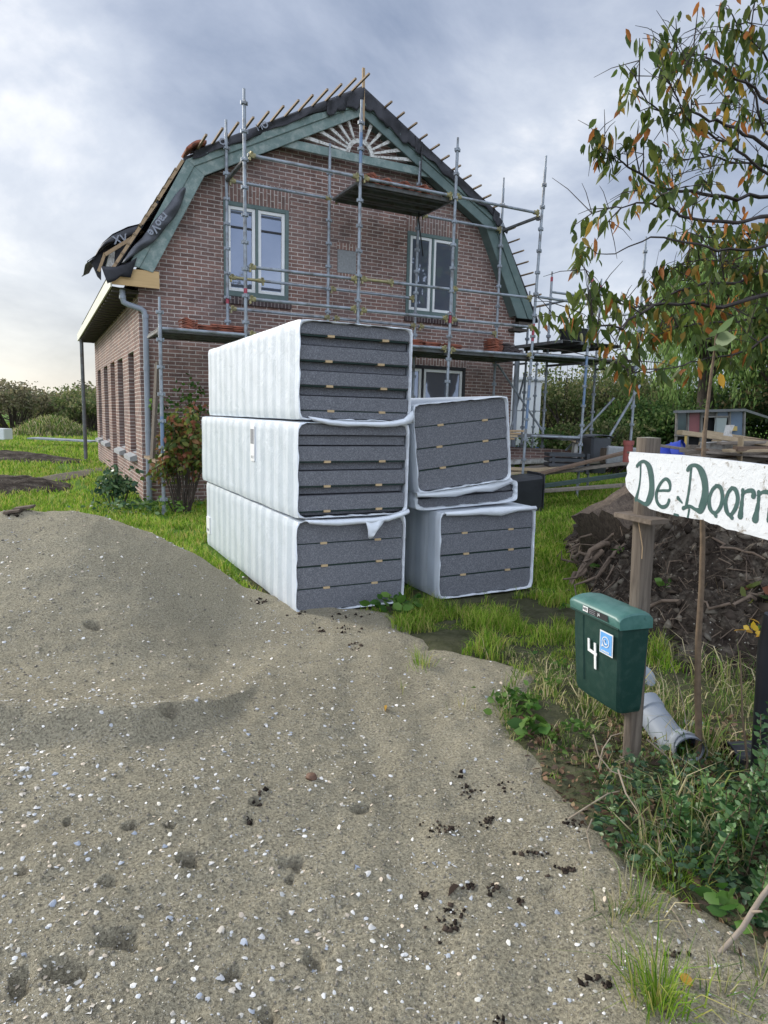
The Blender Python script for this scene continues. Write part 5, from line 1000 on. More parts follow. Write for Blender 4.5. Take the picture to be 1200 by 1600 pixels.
plank(far(946,722,15.0), far(968,708,15.0), 0.3, 0.05, 'chipped_white', 'white chipped board tilted right of the grey wheelie bin', 'tilted_board', 'board')
plank(far(950,706,16.0), far(985,704,16.0), 0.3, 0.08, 'plank_brown', 'brown beam lying behind the white tilted board', 'beam', 'beam')
def rubble(label, px, py, t, w, d, h, mat, seed, name='rubble_block', cat='block'):
    r2 = random.Random(seed); c = far(px, py, t); m = MB(); m.obox((c.x, c.y, c.z+h/2), (w, d, h), (r2.uniform(-.05,.05), r2.uniform(-.05,.05), -YAW+r2.uniform(-.3,.3)))
    return tag(m.build(name, mat, None, tuple(c), bevel=0.02), label, cat)
rubble('brown brick rubble wall remnant behind the crate', 865, 729, 16.3, 2.6, 0.5, 0.42, M['brick_front'], 1, 'rubble_wall', 'rubble'); rubble('grey concrete block right of the grey wheelie bin', 970, 726, 14.2, 0.6, 0.5, 0.36, M['stone'], 2); rubble('brown log lying by the right side of the wheelie bin', 958, 725, 14.6, 0.5, 0.4, 0.34, M['bark'], 3, 'log', 'log')
cr = thing('crate', 'grey slatted plastic crate in front of the rubble wall', 'crate', tuple(far(880,737,15.0))); c = far(880,737,15.0)
for k in range(4): m = MB(); m.obox((c.x, c.y, c.z+0.05+k*0.11), (0.78, 0.5, 0.075), (0,0,-YAW)); m.build('slat', M['bin_grey'], cr, bevel=0.008)
for sx in (-0.38, 0.38): m = MB(); m.obox((c.x+sx*math.cos(YAW), c.y-sx*math.sin(YAW)-0.2, c.z+0.2), (0.06, 0.12, 0.44), (0,0,-YAW)); m.build('corner_post', M['bin_grey'], cr)
m = MB(); p = far(980,722,12.6); m.tube([p, p+Vector((0,0,0.40))], 0.085, 14); m.tube([p+Vector((0,0,0.32)), p+Vector((0,0,0.40))], 0.1, 14); tag(m.build('red_pipe', plain('red brown pipe', (0.36,0.10,0.08), (0.28,0.08,0.07), 8, 0.5), None, tuple(p), smooth=40), 'short red brown drain pipe standing left of the name board', 'pipe')
# blue barrel on its side
t_ = 13.0; p, q = far(1022, 722, 12.6), far(1068, 708, 12.3); M['blue'] = plain('blue plastic', (0.03,0.06,0.42), (0.045,0.085,0.50), 4, 0.4)
bb = thing('blue_barrel', 'blue plastic barrel lying on its side behind the name board', 'barrel', tuple(p)); d = (q-p).normalized()
m = MB(); L_ = (q-p).length; m.tube([p, p+d*0.03, p+d*L_*0.25, p+d*L_*0.27, p+d*L_*0.3, p+d*L_*0.7, p+d*L_*0.73, p+d*L_*0.76, q-d*0.03, q], [0.2,0.235,0.245,0.262,0.245,0.245,0.262,0.245,0.24,0.23], 24); m.build('body', M['blue'], bb, smooth=50)
m = MB(); m.tube([q-d*0.01, q+d*0.035], 0.245, 24, caps=False); m.tube([q, q+d*0.035], 0.225, 24, caps=False); m.build('rim', M['blue'], bb, smooth=50)
m = MB(); m.tube([q+d*0.001, q+d*0.004], 0.226, 24); m.build('end_plate', plain('dark blue plastic', (0.012,0.022,0.13), (0.02,0.03,0.17), 4, 0.4), bb)
# timber heap on the right
G2 = 'split timber on the heap behind the name board'
labs = ['grey weathered plank on the right timber heap', 'brown split plank on the right timber heap']
for k in range(44):
    px = rr.uniform(1085, 1270); py = 722-rr.uniform(0, 1)**1.4*34*sstep(1085, 1150, px) - 1; t = rr.uniform(9.2, 10.6); a = R(rr.uniform(-26, 26)); L_ = rr.uniform(1.0, 2.4); c = far(px, py, t); dd = Vector((math.cos(YAW+a*1.5), -math.sin(YAW+a*1.5), math.sin(R(rr.uniform(-9, 9)))))*L_*0.5
    mt = rr.choice(['plank_grey','plank_brown','plank_grey','plank_pale']); lab = {'plank_grey': 'grey weathered plank in the timber heap on the right', 'plank_brown': 'brown split plank in the timber heap on the right', 'plank_pale': 'pale rough plank in the timber heap on the right'}[mt]
    plank(c-dd, c+dd, rr.uniform(0.08,0.2), rr.uniform(0.03,0.07), mt, lab, 'split_plank', 'plank', G2)
plank(far(1155,722,9.3), far(1158,682,9.3), 0.13, 0.02, 'plank_pale', 'upright pale board leaning on the front of the timber heap', 'upright_board', 'board')
plank(far(1098,698,9.9), far(1140,696,9.9), 0.2, 0.12, 'chipped_white', 'white foam block lying flat on the timber heap', 'foam_block', 'block'); 
m = MB(); pl = [(1126,696),(1134,664),(1148,664),(1143,676),(1146,686),(1143,696)]; m.prism([(x, y) for x, y in pl], lambda a, b, d: tuple(far(a, b, 9.9+d)), 0.0, 0.08); tag(m.build('foam_piece', M['chipped_white'], None, tuple(far(1130,696,9.9))), 'white broken foam piece standing on the flat foam block', 'foam piece')
# ramshackle glass shed
sh = thing('glass_shed', 'ramshackle grey shed patched together from old windows', 'shed', tuple(far(1110,715,19))); T = 19.0
M['shed_frame'] = plain('weathered frame', (0.24,0.225,0.205), (0.14,0.13,0.12), 6, 0.8); M['shed_blue'] = plain('blue grey pane', (0.12,0.17,0.23), (0.09,0.13,0.18), 2, 0.25); M['shed_green'] = plain('green glass pane', (0.06,0.09,0.085), (0.035,0.055,0.052), 2, 0.12); M['shed_red'] = plain('red sheet', (0.25,0.085,0.085), (0.2,0.07,0.075), 3, 0.5); M['shed_pale'] = plain('pale sheet', (0.33,0.36,0.33), (0.25,0.29,0.29), 4, 0.4); M['felt'] = plain('roof felt', (0.2,0.2,0.2), (0.13,0.13,0.13), 5, 0.9)
M['pink'] = plain('pink sheet', (0.46,0.30,0.30), (0.38,0.26,0.27), 4, 0.6); M['yellow_board'] = plain('yellow board', (0.5,0.36,0.12), (0.42,0.3,0.1), 5, 0.6)
def shq(name, mat, x0, y0, x1, y1, t=T, dep=0.06, sk=0):
    m = MB(); pts = [(x0,y1),(x1,y1),(x1+sk,y0),(x0+sk,y0)]; m.prism(pts, lambda a, b, d: tuple(far(a, b, t+d)), 0.0, dep); return m.build(name, M[mat], sh)
shq('wall', 'dark_room', 1056, 642, 1162, 716, T+0.12, 2.4); shq('pane', 'shed_green', 1057, 644, 1073, 678); shq('panel', 'shed_red', 1075, 644, 1092, 680, sk=3); shq('panel', 'shed_frame', 1097, 643, 1117, 649); shq('pane', 'shed_blue', 1119, 642, 1138, 650); shq('pane', 'shed_blue', 1140, 642, 1160, 681, sk=2); shq('pane', 'shed_pale', 1115, 653, 1133, 679, T-0.05, sk=3); shq('panel', 'pink', 1113, 683, 1119, 697); shq('panel', 'shed_pale', 1121, 683, 1131, 697); shq('panel', 'yellow_board', 1139, 666, 1152, 673, T-0.1)
for x in (1055.5, 1073, 1094, 1117, 1138, 1161): m = MB(); m.beam(far(x,716,T-0.02), far(x+2,641,T-0.02), 0.055, 0.055, (0,1,0)); m.build('frame_post', M['shed_frame'], sh)
for (x0,y0,x1,y1) in ((1054,680,1095,681),(1112,681,1162,681),(1095,651,1138,651)): m = MB(); m.beam(far(x0,y0,T-0.04), far(x1,y1,T-0.04), 0.05, 0.05); m.build('frame_rail', M['shed_frame'], sh)
m = MB(); a, b, c, d = far(1052,641.5,T-0.2), far(1164,638.5,T-0.2), far(1205,652,T+2.6), far(1090,641,T+2.6); m.add([a,b,c,d]+[p-Vector((0,0,0.07)) for p in (a,b,c,d)], [(0,1,2,3),(7,6,5,4),(0,4,5,1),(1,5,6,2),(2,6,7,3),(3,7,4,0)]); m.build('roof', M['felt'], sh)
m = MB(); m.beam(far(1070,716,T-0.3), far(1072,681,T-0.3), 0.05, 0.05, (0,1,0)); m.build('prop', M['yellow_board'], sh)
# ------------------------------------------------------------------ left field
M['soil_dry'] = M['soil']
def low_heap(name, label, cat, px, py, t, rx, ry, h, mat, seed, kind=None):
    c = far(px, py, t); u = np.linspace(-1.15, 1.15, 60); U, V_ = np.meshgrid(u, u, indexing='xy'); rd = np.sqrt(U*U+V_*V_)+0.25*fbm(U, V_, 2.0, 3, seed)
    X = c.x+U*rx*RH[0]+V_*ry*FH[0]; Y = c.y+U*rx*RH[1]+V_*ry*FH[1]; Z = gz(X, Y)+h*(1-sstep(0, 1, rd))*(0.8+0.9*fbm(U, V_, 3, 4, seed+1))-0.08*sstep(0.8, 1.0, rd)+0.03
    o = gridmesh(name, X, Y, Z, mat); return tag(o, label, cat, kind=kind)
low_heap('grassy_heap', 'grass grown heap of clippings in the left field', 'heap', 80, 667, 38, 2.4, 2.2, 1.1, plain('dry clippings', (0.10,0.105,0.05), (0.06,0.05,0.03), 3, 0.95, 0.8, 12), 3)
low_heap('soil_mound', 'low dark mound of soil with a flat top in the left grass', 'soil mound', 25, 722, 20.5, 2.6, 1.2, 0.34, M['soil'], 4)
low_heap('soil_mound', 'dark mound of soil at the left edge above the sand', 'soil mound', 8, 770, 13.2, 1.3, 1.5, 0.34, M['soil'], 5)
low_heap('worn_path', None, None, 95, 762, 15.6, 0.5, 6.0, 0.06, plain('trodden earth', (0.14,0.115,0.08), (0.085,0.07,0.05), 4, 0.95, 0.5, 14), 6, kind='structure')
m = MB(); c = far(100, 690, 28); m.obox(tuple(c+Vector((0,0,0.08))), (2.6, 0.9, 0.05), (0, 0.03, -YAW)); tag(m.build('sheet', M['galv'], None, tuple(c)), 'pale grey sheet lying flat in the left grass', 'sheet')
m = MB(); c = far(2, 684, 26); m.obox(tuple(c+Vector((-0.1,0,0.15))), (0.8, 0.6, 0.42), (0, 0, -YAW)); tag(m.build('white_box', M['trailer'], None, tuple(c), bevel=0.02), 'small white box at the left edge of the field', 'box')
# ------------------------------------------------------------------ grass
M['grass'] = leafmat('green grass', [(0.101,0.218,0.015),(0.184,0.331,0.028),(0.275,0.419,0.046),(0.366,0.472,0.078),(0.476,0.436,0.131)], 0.35, 0.6, 0.2)
M['grass_wild'] = leafmat('mixed wild grass', [(0.079,0.167,0.025),(0.160,0.263,0.047),(0.255,0.303,0.079),(0.447,0.398,0.191),(0.574,0.495,0.303)], 0.3, 0.6, 0.2)
PCK = [(0.02, 1.2, -8.15, -4.6), (1.3, 2.6, -8.15, -4.6), (-0.02, 8.4, -0.1, 10.6)]
def clear(x, y):
    ok = np.ones(len(x), bool)
    for a, b, c, d in PCK: ok &= ~((x > a) & (x < b) & (y > c) & (y < d))
    return ok
def field(n, t0, t1, a0, a1):
    t = np.exp(RNG.uniform(math.log(t0), math.log(t1), n)); s = RNG.uniform(a0, a1, n)*t; x, y = st(s, t); return s, t, x, y
s, t, x, y = field(380000, 4.2, 60, -0.75, 0.62)
ok = clear(x, y) & ~((t < 8.3) & (s < sand_edge(t)+0.02) & (t < np.interp(s, BACK_S, BACK_T)-0.1)) & ~((heap_h(s, t) > 0.0) & (t < 10) & (s > 1.3))
cover = fbm(x, y, 0.55, 3, 77)+0.5*fbm(x, y, 2.6, 2, 78)
thin = (s > 0.0) & (t < 6.4)
pathm = ((x+1.05+0.2*np.sin(y*0.7))**2 < 0.16) & (y > 1) & (y < 9)
keep = np.where(thin, cover > -0.05, cover > -0.27) & ~(pathm & (RNG.uniform(size=len(x)) < 0.8)); ok &= keep
s, t, x, y, cover = s[ok], t[ok], x[ok], y[ok], cover[ok]; z = gz(x, y); hh = (0.05+0.10*RNG.uniform(size=len(x))**1.5+0.10*np.clip(cover+0.1, 0, 0.4))*(0.8+0.02*t); hh[(t < 7.5)] *= 1.1
tag(blades('lawn_grass', np.stack([x, y, z-0.01], 1), hh, 0.0035+0.0013*t, M['grass'], lean=0.75), kind='stuff')
# denser and taller tufts: round the packs, in the right verge
def tuft_area(name, n, s0, s1, t0, t1, h0, h1, mat, lean=0.8, w=0.006, seed=1, thr=-0.05, extra=None):
    s = RNG.uniform(s0, s1, n); t = RNG.uniform(t0, t1, n); x, y = st(s, t); ok = clear(x, y) & (s > sand_edge(t)-0.03+0.1*fbm(s, t, 5, 2, 61)) & (fbm(s, t, 3.2, 3, seed) > thr) & (heap_h(s, t) < 0.12)
    if extra is not None: ok &= extra(s, t)
    s, t, x, y = s[ok], t[ok], x[ok], y[ok]; n = len(s); k = np.clip(fbm(s, t, 4, 3, seed)*3+0.5, 0.15, 1.1)
    P = np.stack([x, y, np.maximum(gz(x, y), -0.05)-0.01], 1); return tag(blades(name, P, (h0+(h1-h0)*RNG.uniform(size=n))*k, w*(0.6+0.8*RNG.uniform(size=n)), mat, lean=lean), kind='stuff')
tuft_area('verge_grass', 26000, 0.05, 1.9, 4.0, 6.6, 0.06, 0.22, M['grass'], 0.8, 0.006, 3, 0.0)
tuft_area('verge_grass', 5000, 0.6, 1.6, 2.75, 4.4, 0.08, 0.26, M['grass_wild'], 0.9, 0.006, 4, -0.08)
tuft_area('dry_verge_grass', 4600, 0.95, 2.7, 2.2, 4.2, 0.10, 0.32, M['grass_wild'], 1.2, 0.006, 5, -0.10)
tuft_area('verge_grass', 2600, 0.9, 1.8, 1.5, 2.3, 0.04, 0.16, M['grass_wild'], 1.0, 0.004, 8, 0.0)
tuft_area('verge_grass', 5200, 0.78, 1.4, 2.2, 3.4, 0.05, 0.17, M['grass_wild'], 1.0, 0.005, 6, -0.03)
# single grass tussocks growing in the sand
def tussock(px, py, n, h, label, mat='grass', spread=0.07):
    s0, t0 = on_sand(px, py); x0, y0 = st(s0, t0); z0 = float(sand_h(s0, t0)); r = np.abs(RNG.normal(size=n))*spread; a = RNG.uniform(0, 2*np.pi, n); P = np.stack([x0+r*np.cos(a), y0+r*np.sin(a), np.full(n, z0-0.01)], 1)
    tag(blades('grass_tussock', P, h*RNG.uniform(0.5, 1.1, n), RNG.uniform(0.0025, 0.005, n), M[mat], origin=(x0,y0,z0), lean=1.0, az=a+RNG.normal(size=n)*0.5), label, 'grass tussock', 'grass tussocks in the sand')
tussock(1025, 1568, 190, 0.19, 'largest green grass tussock in the sand at the bottom right', spread=0.05); tussock(965, 1425, 70, 0.12, 'sparse grass tussock left of the bright one by the shrub', 'grass_wild'); tussock(1000, 1420, 60, 0.16, 'grass tussock between the sparse and the bright one', 'grass_wild', 0.04); tussock(1055, 1395, 110, 0.20, 'bright green grass tussock at the foot of the privet shrub', spread=0.06)
tussock(1130, 1548, 50, 0.12, 'small grass tussock right of the yellow leaf', 'grass_wild'); tussock(1190, 1530, 45, 0.12, 'small grass tussock at the bottom right edge', 'grass_wild'); tussock(660, 1040, 60, 0.16, 'green tussock on the tip of the grass tongue', spread=0.06); tussock(720, 1105, 16, 0.10, 'wispy tussock in the sand below the grass tongue', 'grass_wild', 0.04); tussock(790, 1130, 18, 0.13, 'wispy tussock in the sand beside the verge', 'grass_wild', 0.05); tussock(628, 1078, 12, 0.08, 'tiny pale tussock on the flat sand', 'grass_wild', 0.03)
# ------------------------------------------------------------------ shrubs, ivy, weeds near the viewer
M['privet'] = leafmat('privet leaves', [(0.037,0.103,0.031),(0.068,0.152,0.046),(0.110,0.207,0.066),(0.169,0.275,0.101)], 0.2, 0.4, 0.45)
M['ivy'] = leafmat('ivy leaves', [(0.029,0.073,0.033),(0.057,0.122,0.049),(0.098,0.179,0.073),(0.163,0.244,0.098)], 0.2, 0.45, 0.4)
M['weed'] = leafmat('nettle leaves', [(0.05,0.13,0.02),(0.09,0.19,0.03),(0.14,0.25,0.05)], 0.35)
M['autumn'] = leafmat('autumn leaves', [(0.06,0.10,0.02),(0.13,0.16,0.03),(0.20,0.20,0.045),(0.09,0.13,0.025),(0.26,0.13,0.05),(0.24,0.09,0.05),(0.17,0.19,0.05)], 0.3)
M['dead_leaf'] = leafmat('dead leaves', [(0.13,0.075,0.045),(0.20,0.12,0.07),(0.09,0.06,0.042),(0.26,0.18,0.10),(0.16,0.11,0.075)], 0.1, 0.8)
b = far(1165, 1400, 2.1); b.z = 0
pr = thing('privet_shrub', 'dense glossy green privet shrub at the lower right edge', 'shrub', tuple(b)); sm = MB(); Cc, Dd, Ss = [], [], []
for k in range(58):
    s0 = RNG.uniform(1.12, 1.8); t0 = RNG.uniform(1.92, 2.5)
    if s0 < 1.2 and t0 < 2.05: s0 += 0.12
    x0, y0 = st(s0, t0); hgt = RNG.uniform(0.18, 0.42)*(0.6+0.6*sstep(1.1, 1.5, s0)); lean = RNG.normal(size=2)*0.07; pts = [Vector((x0, y0, -0.03)), Vector((x0+lean[0]*0.4, y0+lean[1]*0.4, hgt*0.5)), Vector((x0+lean[0], y0+lean[1], hgt))]; sm.tube(pts, [0.004, 0.003, 0.0015], 5)
    for j in range(46):
        u = (j+1)/46; p = np.array(pts[0].lerp(pts[1], u*2) if u < 0.5 else pts[1].lerp(pts[2], u*2-1)); a = j*2.4+k; Cc.append(p); Dd.append([math.cos(a), math.sin(a), 0.35+0.5*u]); Ss.append((0.034 if u < 0.9 else 0.022)*RNG.uniform(0.8, 1.35))
sm.build('stems', M['bark_thin'], pr); leaves('foliage', np.array(Cc), np.array(Dd), np.array(Ss), M['privet'], pr, ratio=0.62, fold=0.3, droop=0.1)
def ground_leaves(name, n, s0, s1, t0, t1, size, mat, hmax=0.12, thr=-0.1, seed=9, kind='stuff', up=0.6, edge=-0.02):
    s = RNG.uniform(s0, s1, n); t = RNG.uniform(t0, t1, n); ok = (s > sand_edge(t)+edge) & (fbm(s, t, 4, 3, seed) > thr) & (heap_h(s, t) < 0.1); s, t = s[ok], t[ok]; x, y = st(s, t); n = len(s)
    z = np.maximum(gz(x, y), -0.04)+hmax*RNG.uniform(size=n)*np.clip(fbm(s, t, 3, 2, seed+1)*2+0.6, 0.1, 1); D = np.stack([RNG.normal(size=n), RNG.normal(size=n), RNG.normal(size=n)*0.4+up-0.4], 1)
    return tag(leaves(name, np.stack([x, y, z], 1), D, size*RNG.uniform(0.5, 1.3, n), mat, ratio=0.62, fold=0.35), kind=kind)
ground_leaves('ivy_cover', 2400, 0.8, 1.7, 1.9, 2.85, 0.034, M['ivy'], 0.15, -0.03, 9)
ground_leaves('leaf_litter', 2400, 0.72, 1.9, 1.5, 3.4, 0.036, M['dead_leaf'], 0.05, -0.12, 14, edge=0.0)
ground_leaves('low_weeds', 1400, 0.6, 1.5, 3.0, 4.4, 0.04, M['weed'], 0.10, 0.05, 19)
def weed(label, C0, n, size, spread, h, mat='weed', name='weed_plant', cat='weed', grp=None):
    C0 = Vector(C0); D = np.stack([RNG.normal(size=n), RNG.normal(size=n), RNG.uniform(0.0, 0.8, n)], 1); P = np.array(C0)[None] + np.stack([RNG.normal(size=n)*spread, RNG.normal(size=n)*spread, RNG.uniform(0.0, 1, n)*h], 1)
    o = leaves(name, P, D, size*RNG.uniform(0.7, 1.3, n), M[mat], origin=tuple(C0), ratio=0.7); tag(o, label, cat, grp) if n < 100 else tag(o, kind='stuff')
def gp(px, py, t): p = far(px, py, t); return (p.x, p.y, float(gz(p.x, p.y))+0.01)
weed('broad leaved green weed at the front corner of the tall pack stack', gp(622, 945, 5.3), 46, 0.09, 0.11, 0.16); weed('rosette of green weed at the sand edge left of the letterbox', gp(808, 1108, 3.55), 60, 0.05, 0.07, 0.07); weed('green dock leaves at the sand edge below the rosette', gp(830, 1155, 3.2), 16, 0.10, 0.05, 0.06)
for (x, y, lab) in ((967,868,'small bright seedling high on the soil heap beside the post'),(932,893,'small bright seedling low on the soil heap left of the post'),(1040,922,'small round leaved seedling on the soil heap right of the post'),(880,955,'bright seedling at the left foot of the soil heap by the letterbox'),(1180,992,'seedling at the right side of the soil heap')):
    p = on_heap(x, y); weed(lab, (p.x, p.y, p.z+0.02), 9, 0.055, 0.03, 0.05)
weed('orange autumn leaves on a low shoot at the right edge of the heap', tuple(on_heap(1190, 945)), 26, 0.085, 0.07, 0.10, 'autumn', 'autumn_shoot', 'plant'); weed('golden autumn leaves hanging above the black stake', tuple(far(1195, 1005, 2.9)), 20, 0.05, 0.035, 0.07, 'yellow_leaf', 'autumn_shoot', 'plant')
weed('young maple seedling with lime green leaves below the privet shrub', tuple(far(1135, 1430, 1.95)), 12, 0.055, 0.035, 0.06, 'weed'); 
# dry twigs, branch, single leaves and stone on the sand
M['twig'] = plain('bleached twig', (0.34,0.28,0.20), (0.22,0.17,0.12), 20, 0.8, 0.3, 60); M['branch_grey'] = plain('grey barkless branch', (0.33,0.27,0.21), (0.2,0.16,0.125), 14, 0.8, 0.4, 50)
def twig(label, pts, r, mat='twig', name='dry_twig', cat='twig', grp='dry twigs in the verge'):
    P = [far(*q) for q in pts]; m = MB(); m.tube(P, [r*(1-0.5*i/(len(P)-1)) for i in range(len(P))], 6); tag(m.build(name, M[mat], None, tuple(P[0]), smooth=60), label, cat, grp)
tb = [(1090,1522,1.78),(1110,1503,1.80),(1135,1478,1.82),(1160,1450,1.83),(1175,1425,1.84),(1190,1402,1.85),(1215,1370,1.86)]
P = [far(*q) for q in tb]; m = MB(); m.tube(P, [0.005,0.006,0.0075,0.008,0.008,0.008,0.008], 8); m.tube([P[4], far(1190,1424,1.80)], [0.006,0.003], 6); tag(m.build('fallen_branch', M['branch_grey'], None, tuple(P[0]), smooth=60), 'bare grey branch lying across the lower right corner', 'branch')
twig('pale twig arching from the sand up to the post foot', [(880,1285,2.5),(915,1262,2.5),(950,1240,2.52),(968,1236,2.55)], 0.004); twig('pale forked twig left of the post foot', [(927,1148,2.75),(935,1180,2.7),(955,1205,2.66),(990,1218,2.6)], 0.004); twig('thin twig rising left of the post below the letterbox', [(935,1200,2.72),(942,1170,2.74),(955,1150,2.78),(972,1145,2.8)], 0.0035); twig('long pale twig curving right of the post foot', [(966,1203,2.6),(978,1240,2.5),(1005,1280,2.42),(1012,1315,2.36)], 0.0045); twig('curved twig looping through the ivy', [(1002,1317,2.4),(1035,1298,2.38),(1052,1270,2.4),(1062,1246,2.45)], 0.004); twig('straight twig in the sand below the bright tussock', [(1047,1415,2.0),(1060,1437,1.93),(1076,1466,1.86)], 0.003)
twig('thin twig hanging down over the sand edge', [(925,1280,2.42),(917,1300,2.38),(922,1325,2.3),(927,1340,2.27)], 0.003); twig('pale twig lying flat in front of the drain pipe', [(1010,1155,2.9),(1040,1180,2.85),(1062,1205,2.8),(1085,1235,2.7)], 0.004); twig('thin upright twig right of the sapling', [(1160,1230,2.7),(1168,1190,2.7),(1160,1120,2.72),(1158,1060,2.74),(1156,1017,2.75)], 0.006, 'bark_thin'); twig('thin dead stalk leaning left of the sapling', [(1075,1150,2.95),(1068,1100,2.96),(1058,1060,2.97),(1047,1032,2.98)], 0.003)
def lone_leaf(label, px, py, size, mat, yaw=0.3):
    s0, t0 = on_sand(px, py); x, y = st(s0, t0); z = float(sand_h(s0, t0))+0.008; tag(leaves('fallen_leaf', np.array([[x, y, z]]), np.array([[math.cos(yaw), math.sin(yaw), 0.15]]), [size], M[mat], origin=(x, y, z), ratio=0.6, fold=0.4), label, 'leaf', 'fallen leaves on the sand')
lone_leaf('yellow fallen leaf lying alone in the middle of the sand', 602, 1113, 0.065, 'yellow_leaf', 1.2); lone_leaf('large tan fallen leaf by the bottom right tussock', 1082, 1545, 0.05, 'yellow_leaf', 1.5); lone_leaf('brown curled leaf near the soil crumbs', 700, 1405, 0.07, 'dead_leaf', 0.4); lone_leaf('rust brown leaf at the right edge near the branch', 1160, 1500, 0.045, 'dead_leaf', 0.9)
s0, t0 = on_sand(487, 1217); x, y = st(s0, t0); bm = bmesh.new(); bmesh.ops.create_icosphere(bm, subdivisions=3, radius=0.024)
for v in bm.verts: v.co *= 1+0.25*mnoise.noise(v.co*60); v.co.z *= 0.6
me = bpy.data.meshes.new('stone'); bm.to_mesh(me); bm.free(); me.materials.append(plain('brown stone', (0.17,0.095,0.055), (0.11,0.06,0.04), 30, 0.7, 0.3, 80)); o = bpy.data.objects.new('stone', me); COL.objects.link(o); o.location = (x, y, float(sand_h(s0, t0))+0.008); tag(o, 'rounded brown stone lying on the open sand', 'stone')
# ------------------------------------------------------------------ shells and soil crumbs on the sand
M['shell'] = leafmat('sea shells', [(0.62,0.60,0.54),(0.52,0.49,0.42),(0.70,0.68,0.64),(0.45,0.47,0.50),(0.60,0.50,0.38),(0.74,0.73,0.70)], 0.0, 0.5, 0.4)
def shell_fan(nr=9):
    v = [(0,-0.5,0.02)]
    for k in range(nr): a = math.pi*(0.08+0.84*k/(nr-1)); v.append((0.42*math.cos(a), -0.5+0.5*math.sin(a), 0.17*(1+0.12*(-1)**k)))
    for k in range(nr): a = math.pi*(-0.05+1.10*k/(nr-1)); v.append((0.55*math.cos(a), -0.42+0.92*math.sin(a)**1.0, 0.02))
    f = [(0, 1+k, 2+k) for k in range(nr-1)] + [(1+k, 1+nr+k, 2+nr+k, 2+k) for k in range(nr-1)]; return v, f
sv_, sf_ = shell_fan(); sme = bpy.data.meshes.new('shell'); sme.from_pydata(sv_, [], sf_); sme.polygons.foreach_set('use_smooth', [True]*len(sf_))
SHM = []
for c1 in ((0.66,0.64,0.59), (0.72,0.71,0.69), (0.55,0.50,0.42), (0.42,0.46,0.52)): q = sme.copy(); q.materials.append(plain('shell', c1, tuple(v*0.8 for v in c1), 90, 0.45, 0.3, 300)); SHM.append(q)
def put_shell(px, py, size):
    s0, t0 = on_sand(px, py); x, y = st(s0, t0); o = bpy.data.objects.new('shell', random.choice(SHM)); COL.objects.link(o); o.location = (x, y, float(sand_h(s0, t0))+size*0.02); o.rotation_euler = (random.uniform(-.4,.4)+(math.pi if random.random() < 0.25 else 0), random.uniform(-.4,.4), random.uniform(0, 6.28)); o.scale = (size*random.uniform(0.75,1.05), size, size*1.3)
    tag(o, 'small pale sea shell lying loose on the coarse sand', 'shell', 'sea shells on the sand')
rr = random.Random(77)
for px, py in ((35,1202),(32,1215),(87,1210),(228,1199),(162,1218),(113,1243),(58,1232),(35,1242),(258,1323),(135,1390),(163,1414),(83,1414),(295,1443),(345,1454),(455,1428),(265,1436),(38,1494),(92,1498),(465,1545),(530,1514),(312,1557),(137,1580),(362,1550),(332,1255),(343,1247),(406,1256),(291,1242),(57,1264),(122,1319),(345,1527),(440,1510),(380,1475),(560,1360),(575,1366),(690,1247),(812,1373),(765,1352),(580,1450),(600,1500),(640,1580),(1095,1440),(870,1428)): put_shell(px, py, rr.uniform(0.016, 0.027)*(1.0 if py > 1300 else 1.15))
for px, py in [(rr.uniform(0, 460), None) for _ in range(46)]:
    put_shell(px, 1195-0.0009*max(0, px-150)**2*0.75+rr.uniform(-28, 22), rr.uniform(0.011, 0.020))
for k in range(110):
    px = rr.uniform(0, 1)**1.5*560; py = rr.uniform(840, 1590); put_shell(px, py, rr.uniform(0.010, 0.020)*(1.25 if py < 1100 else 1.0))
n = 17000; t = np.exp(RNG.uniform(math.log(1.35), math.log(6.2), n)); a = -0.85+1.6*RNG.uniform(size=n)**1.7; s = a*t
dens = vnoise(s, t, 3.0, 5)*0.6+vnoise(s, t, 9, 6)*0.4; ok = (RNG.uniform(size=n) < dens*1.3) & (s < sand_edge(t)-0.03) & ((sand_h(s, t, False) > 0.0)); s, t = s[ok], t[ok]; x, y = st(s, t); z = sand_h(s, t); n = len(s); sz = (0.0019+0.0080*RNG.uniform(size=n)**3.6)*(0.8+0.16*t)
ang_ = RNG.uniform(0, 6.28, n); tl_ = RNG.normal(size=(n, 2))*0.35; ca, sa = np.cos(ang_), np.sin(ang_); Ux = np.stack([ca, sa, tl_[:,0]], 1); Uy = np.stack([-sa, ca, tl_[:,1]], 1); c0 = np.stack([x, y, z+sz*0.05], 1); rows = []
for k in range(6): th_ = k*math.pi/3; rows.append(c0+Ux*(sz*np.cos(th_))[:,None]*(0.8+0.4*RNG.uniform(size=(n,1)))+Uy*(0.75*sz*np.sin(th_))[:,None]*(0.8+0.4*RNG.uniform(size=(n,1))))
V = np.stack(rows+[c0+np.array([0,0,1])*(sz*0.4)[:,None]], 1)
tag(npmesh('shell_grit', V, 7, [(k, (k+1) % 6, 6) for k in range(6)], M['shell'], smooth=True), kind='stuff')
n = 9000; t = np.exp(RNG.uniform(math.log(1.35), math.log(5.5), n)); s = RNG.uniform(-0.85, 0.7, n)*t; ok = (s < sand_edge(t)); s, t = s[ok], t[ok]; x, y = st(s, t); z = sand_h(s, t); n = len(s); sz = (0.002+0.005*RNG.uniform(size=n)**2.5)*(0.7+0.2*t)
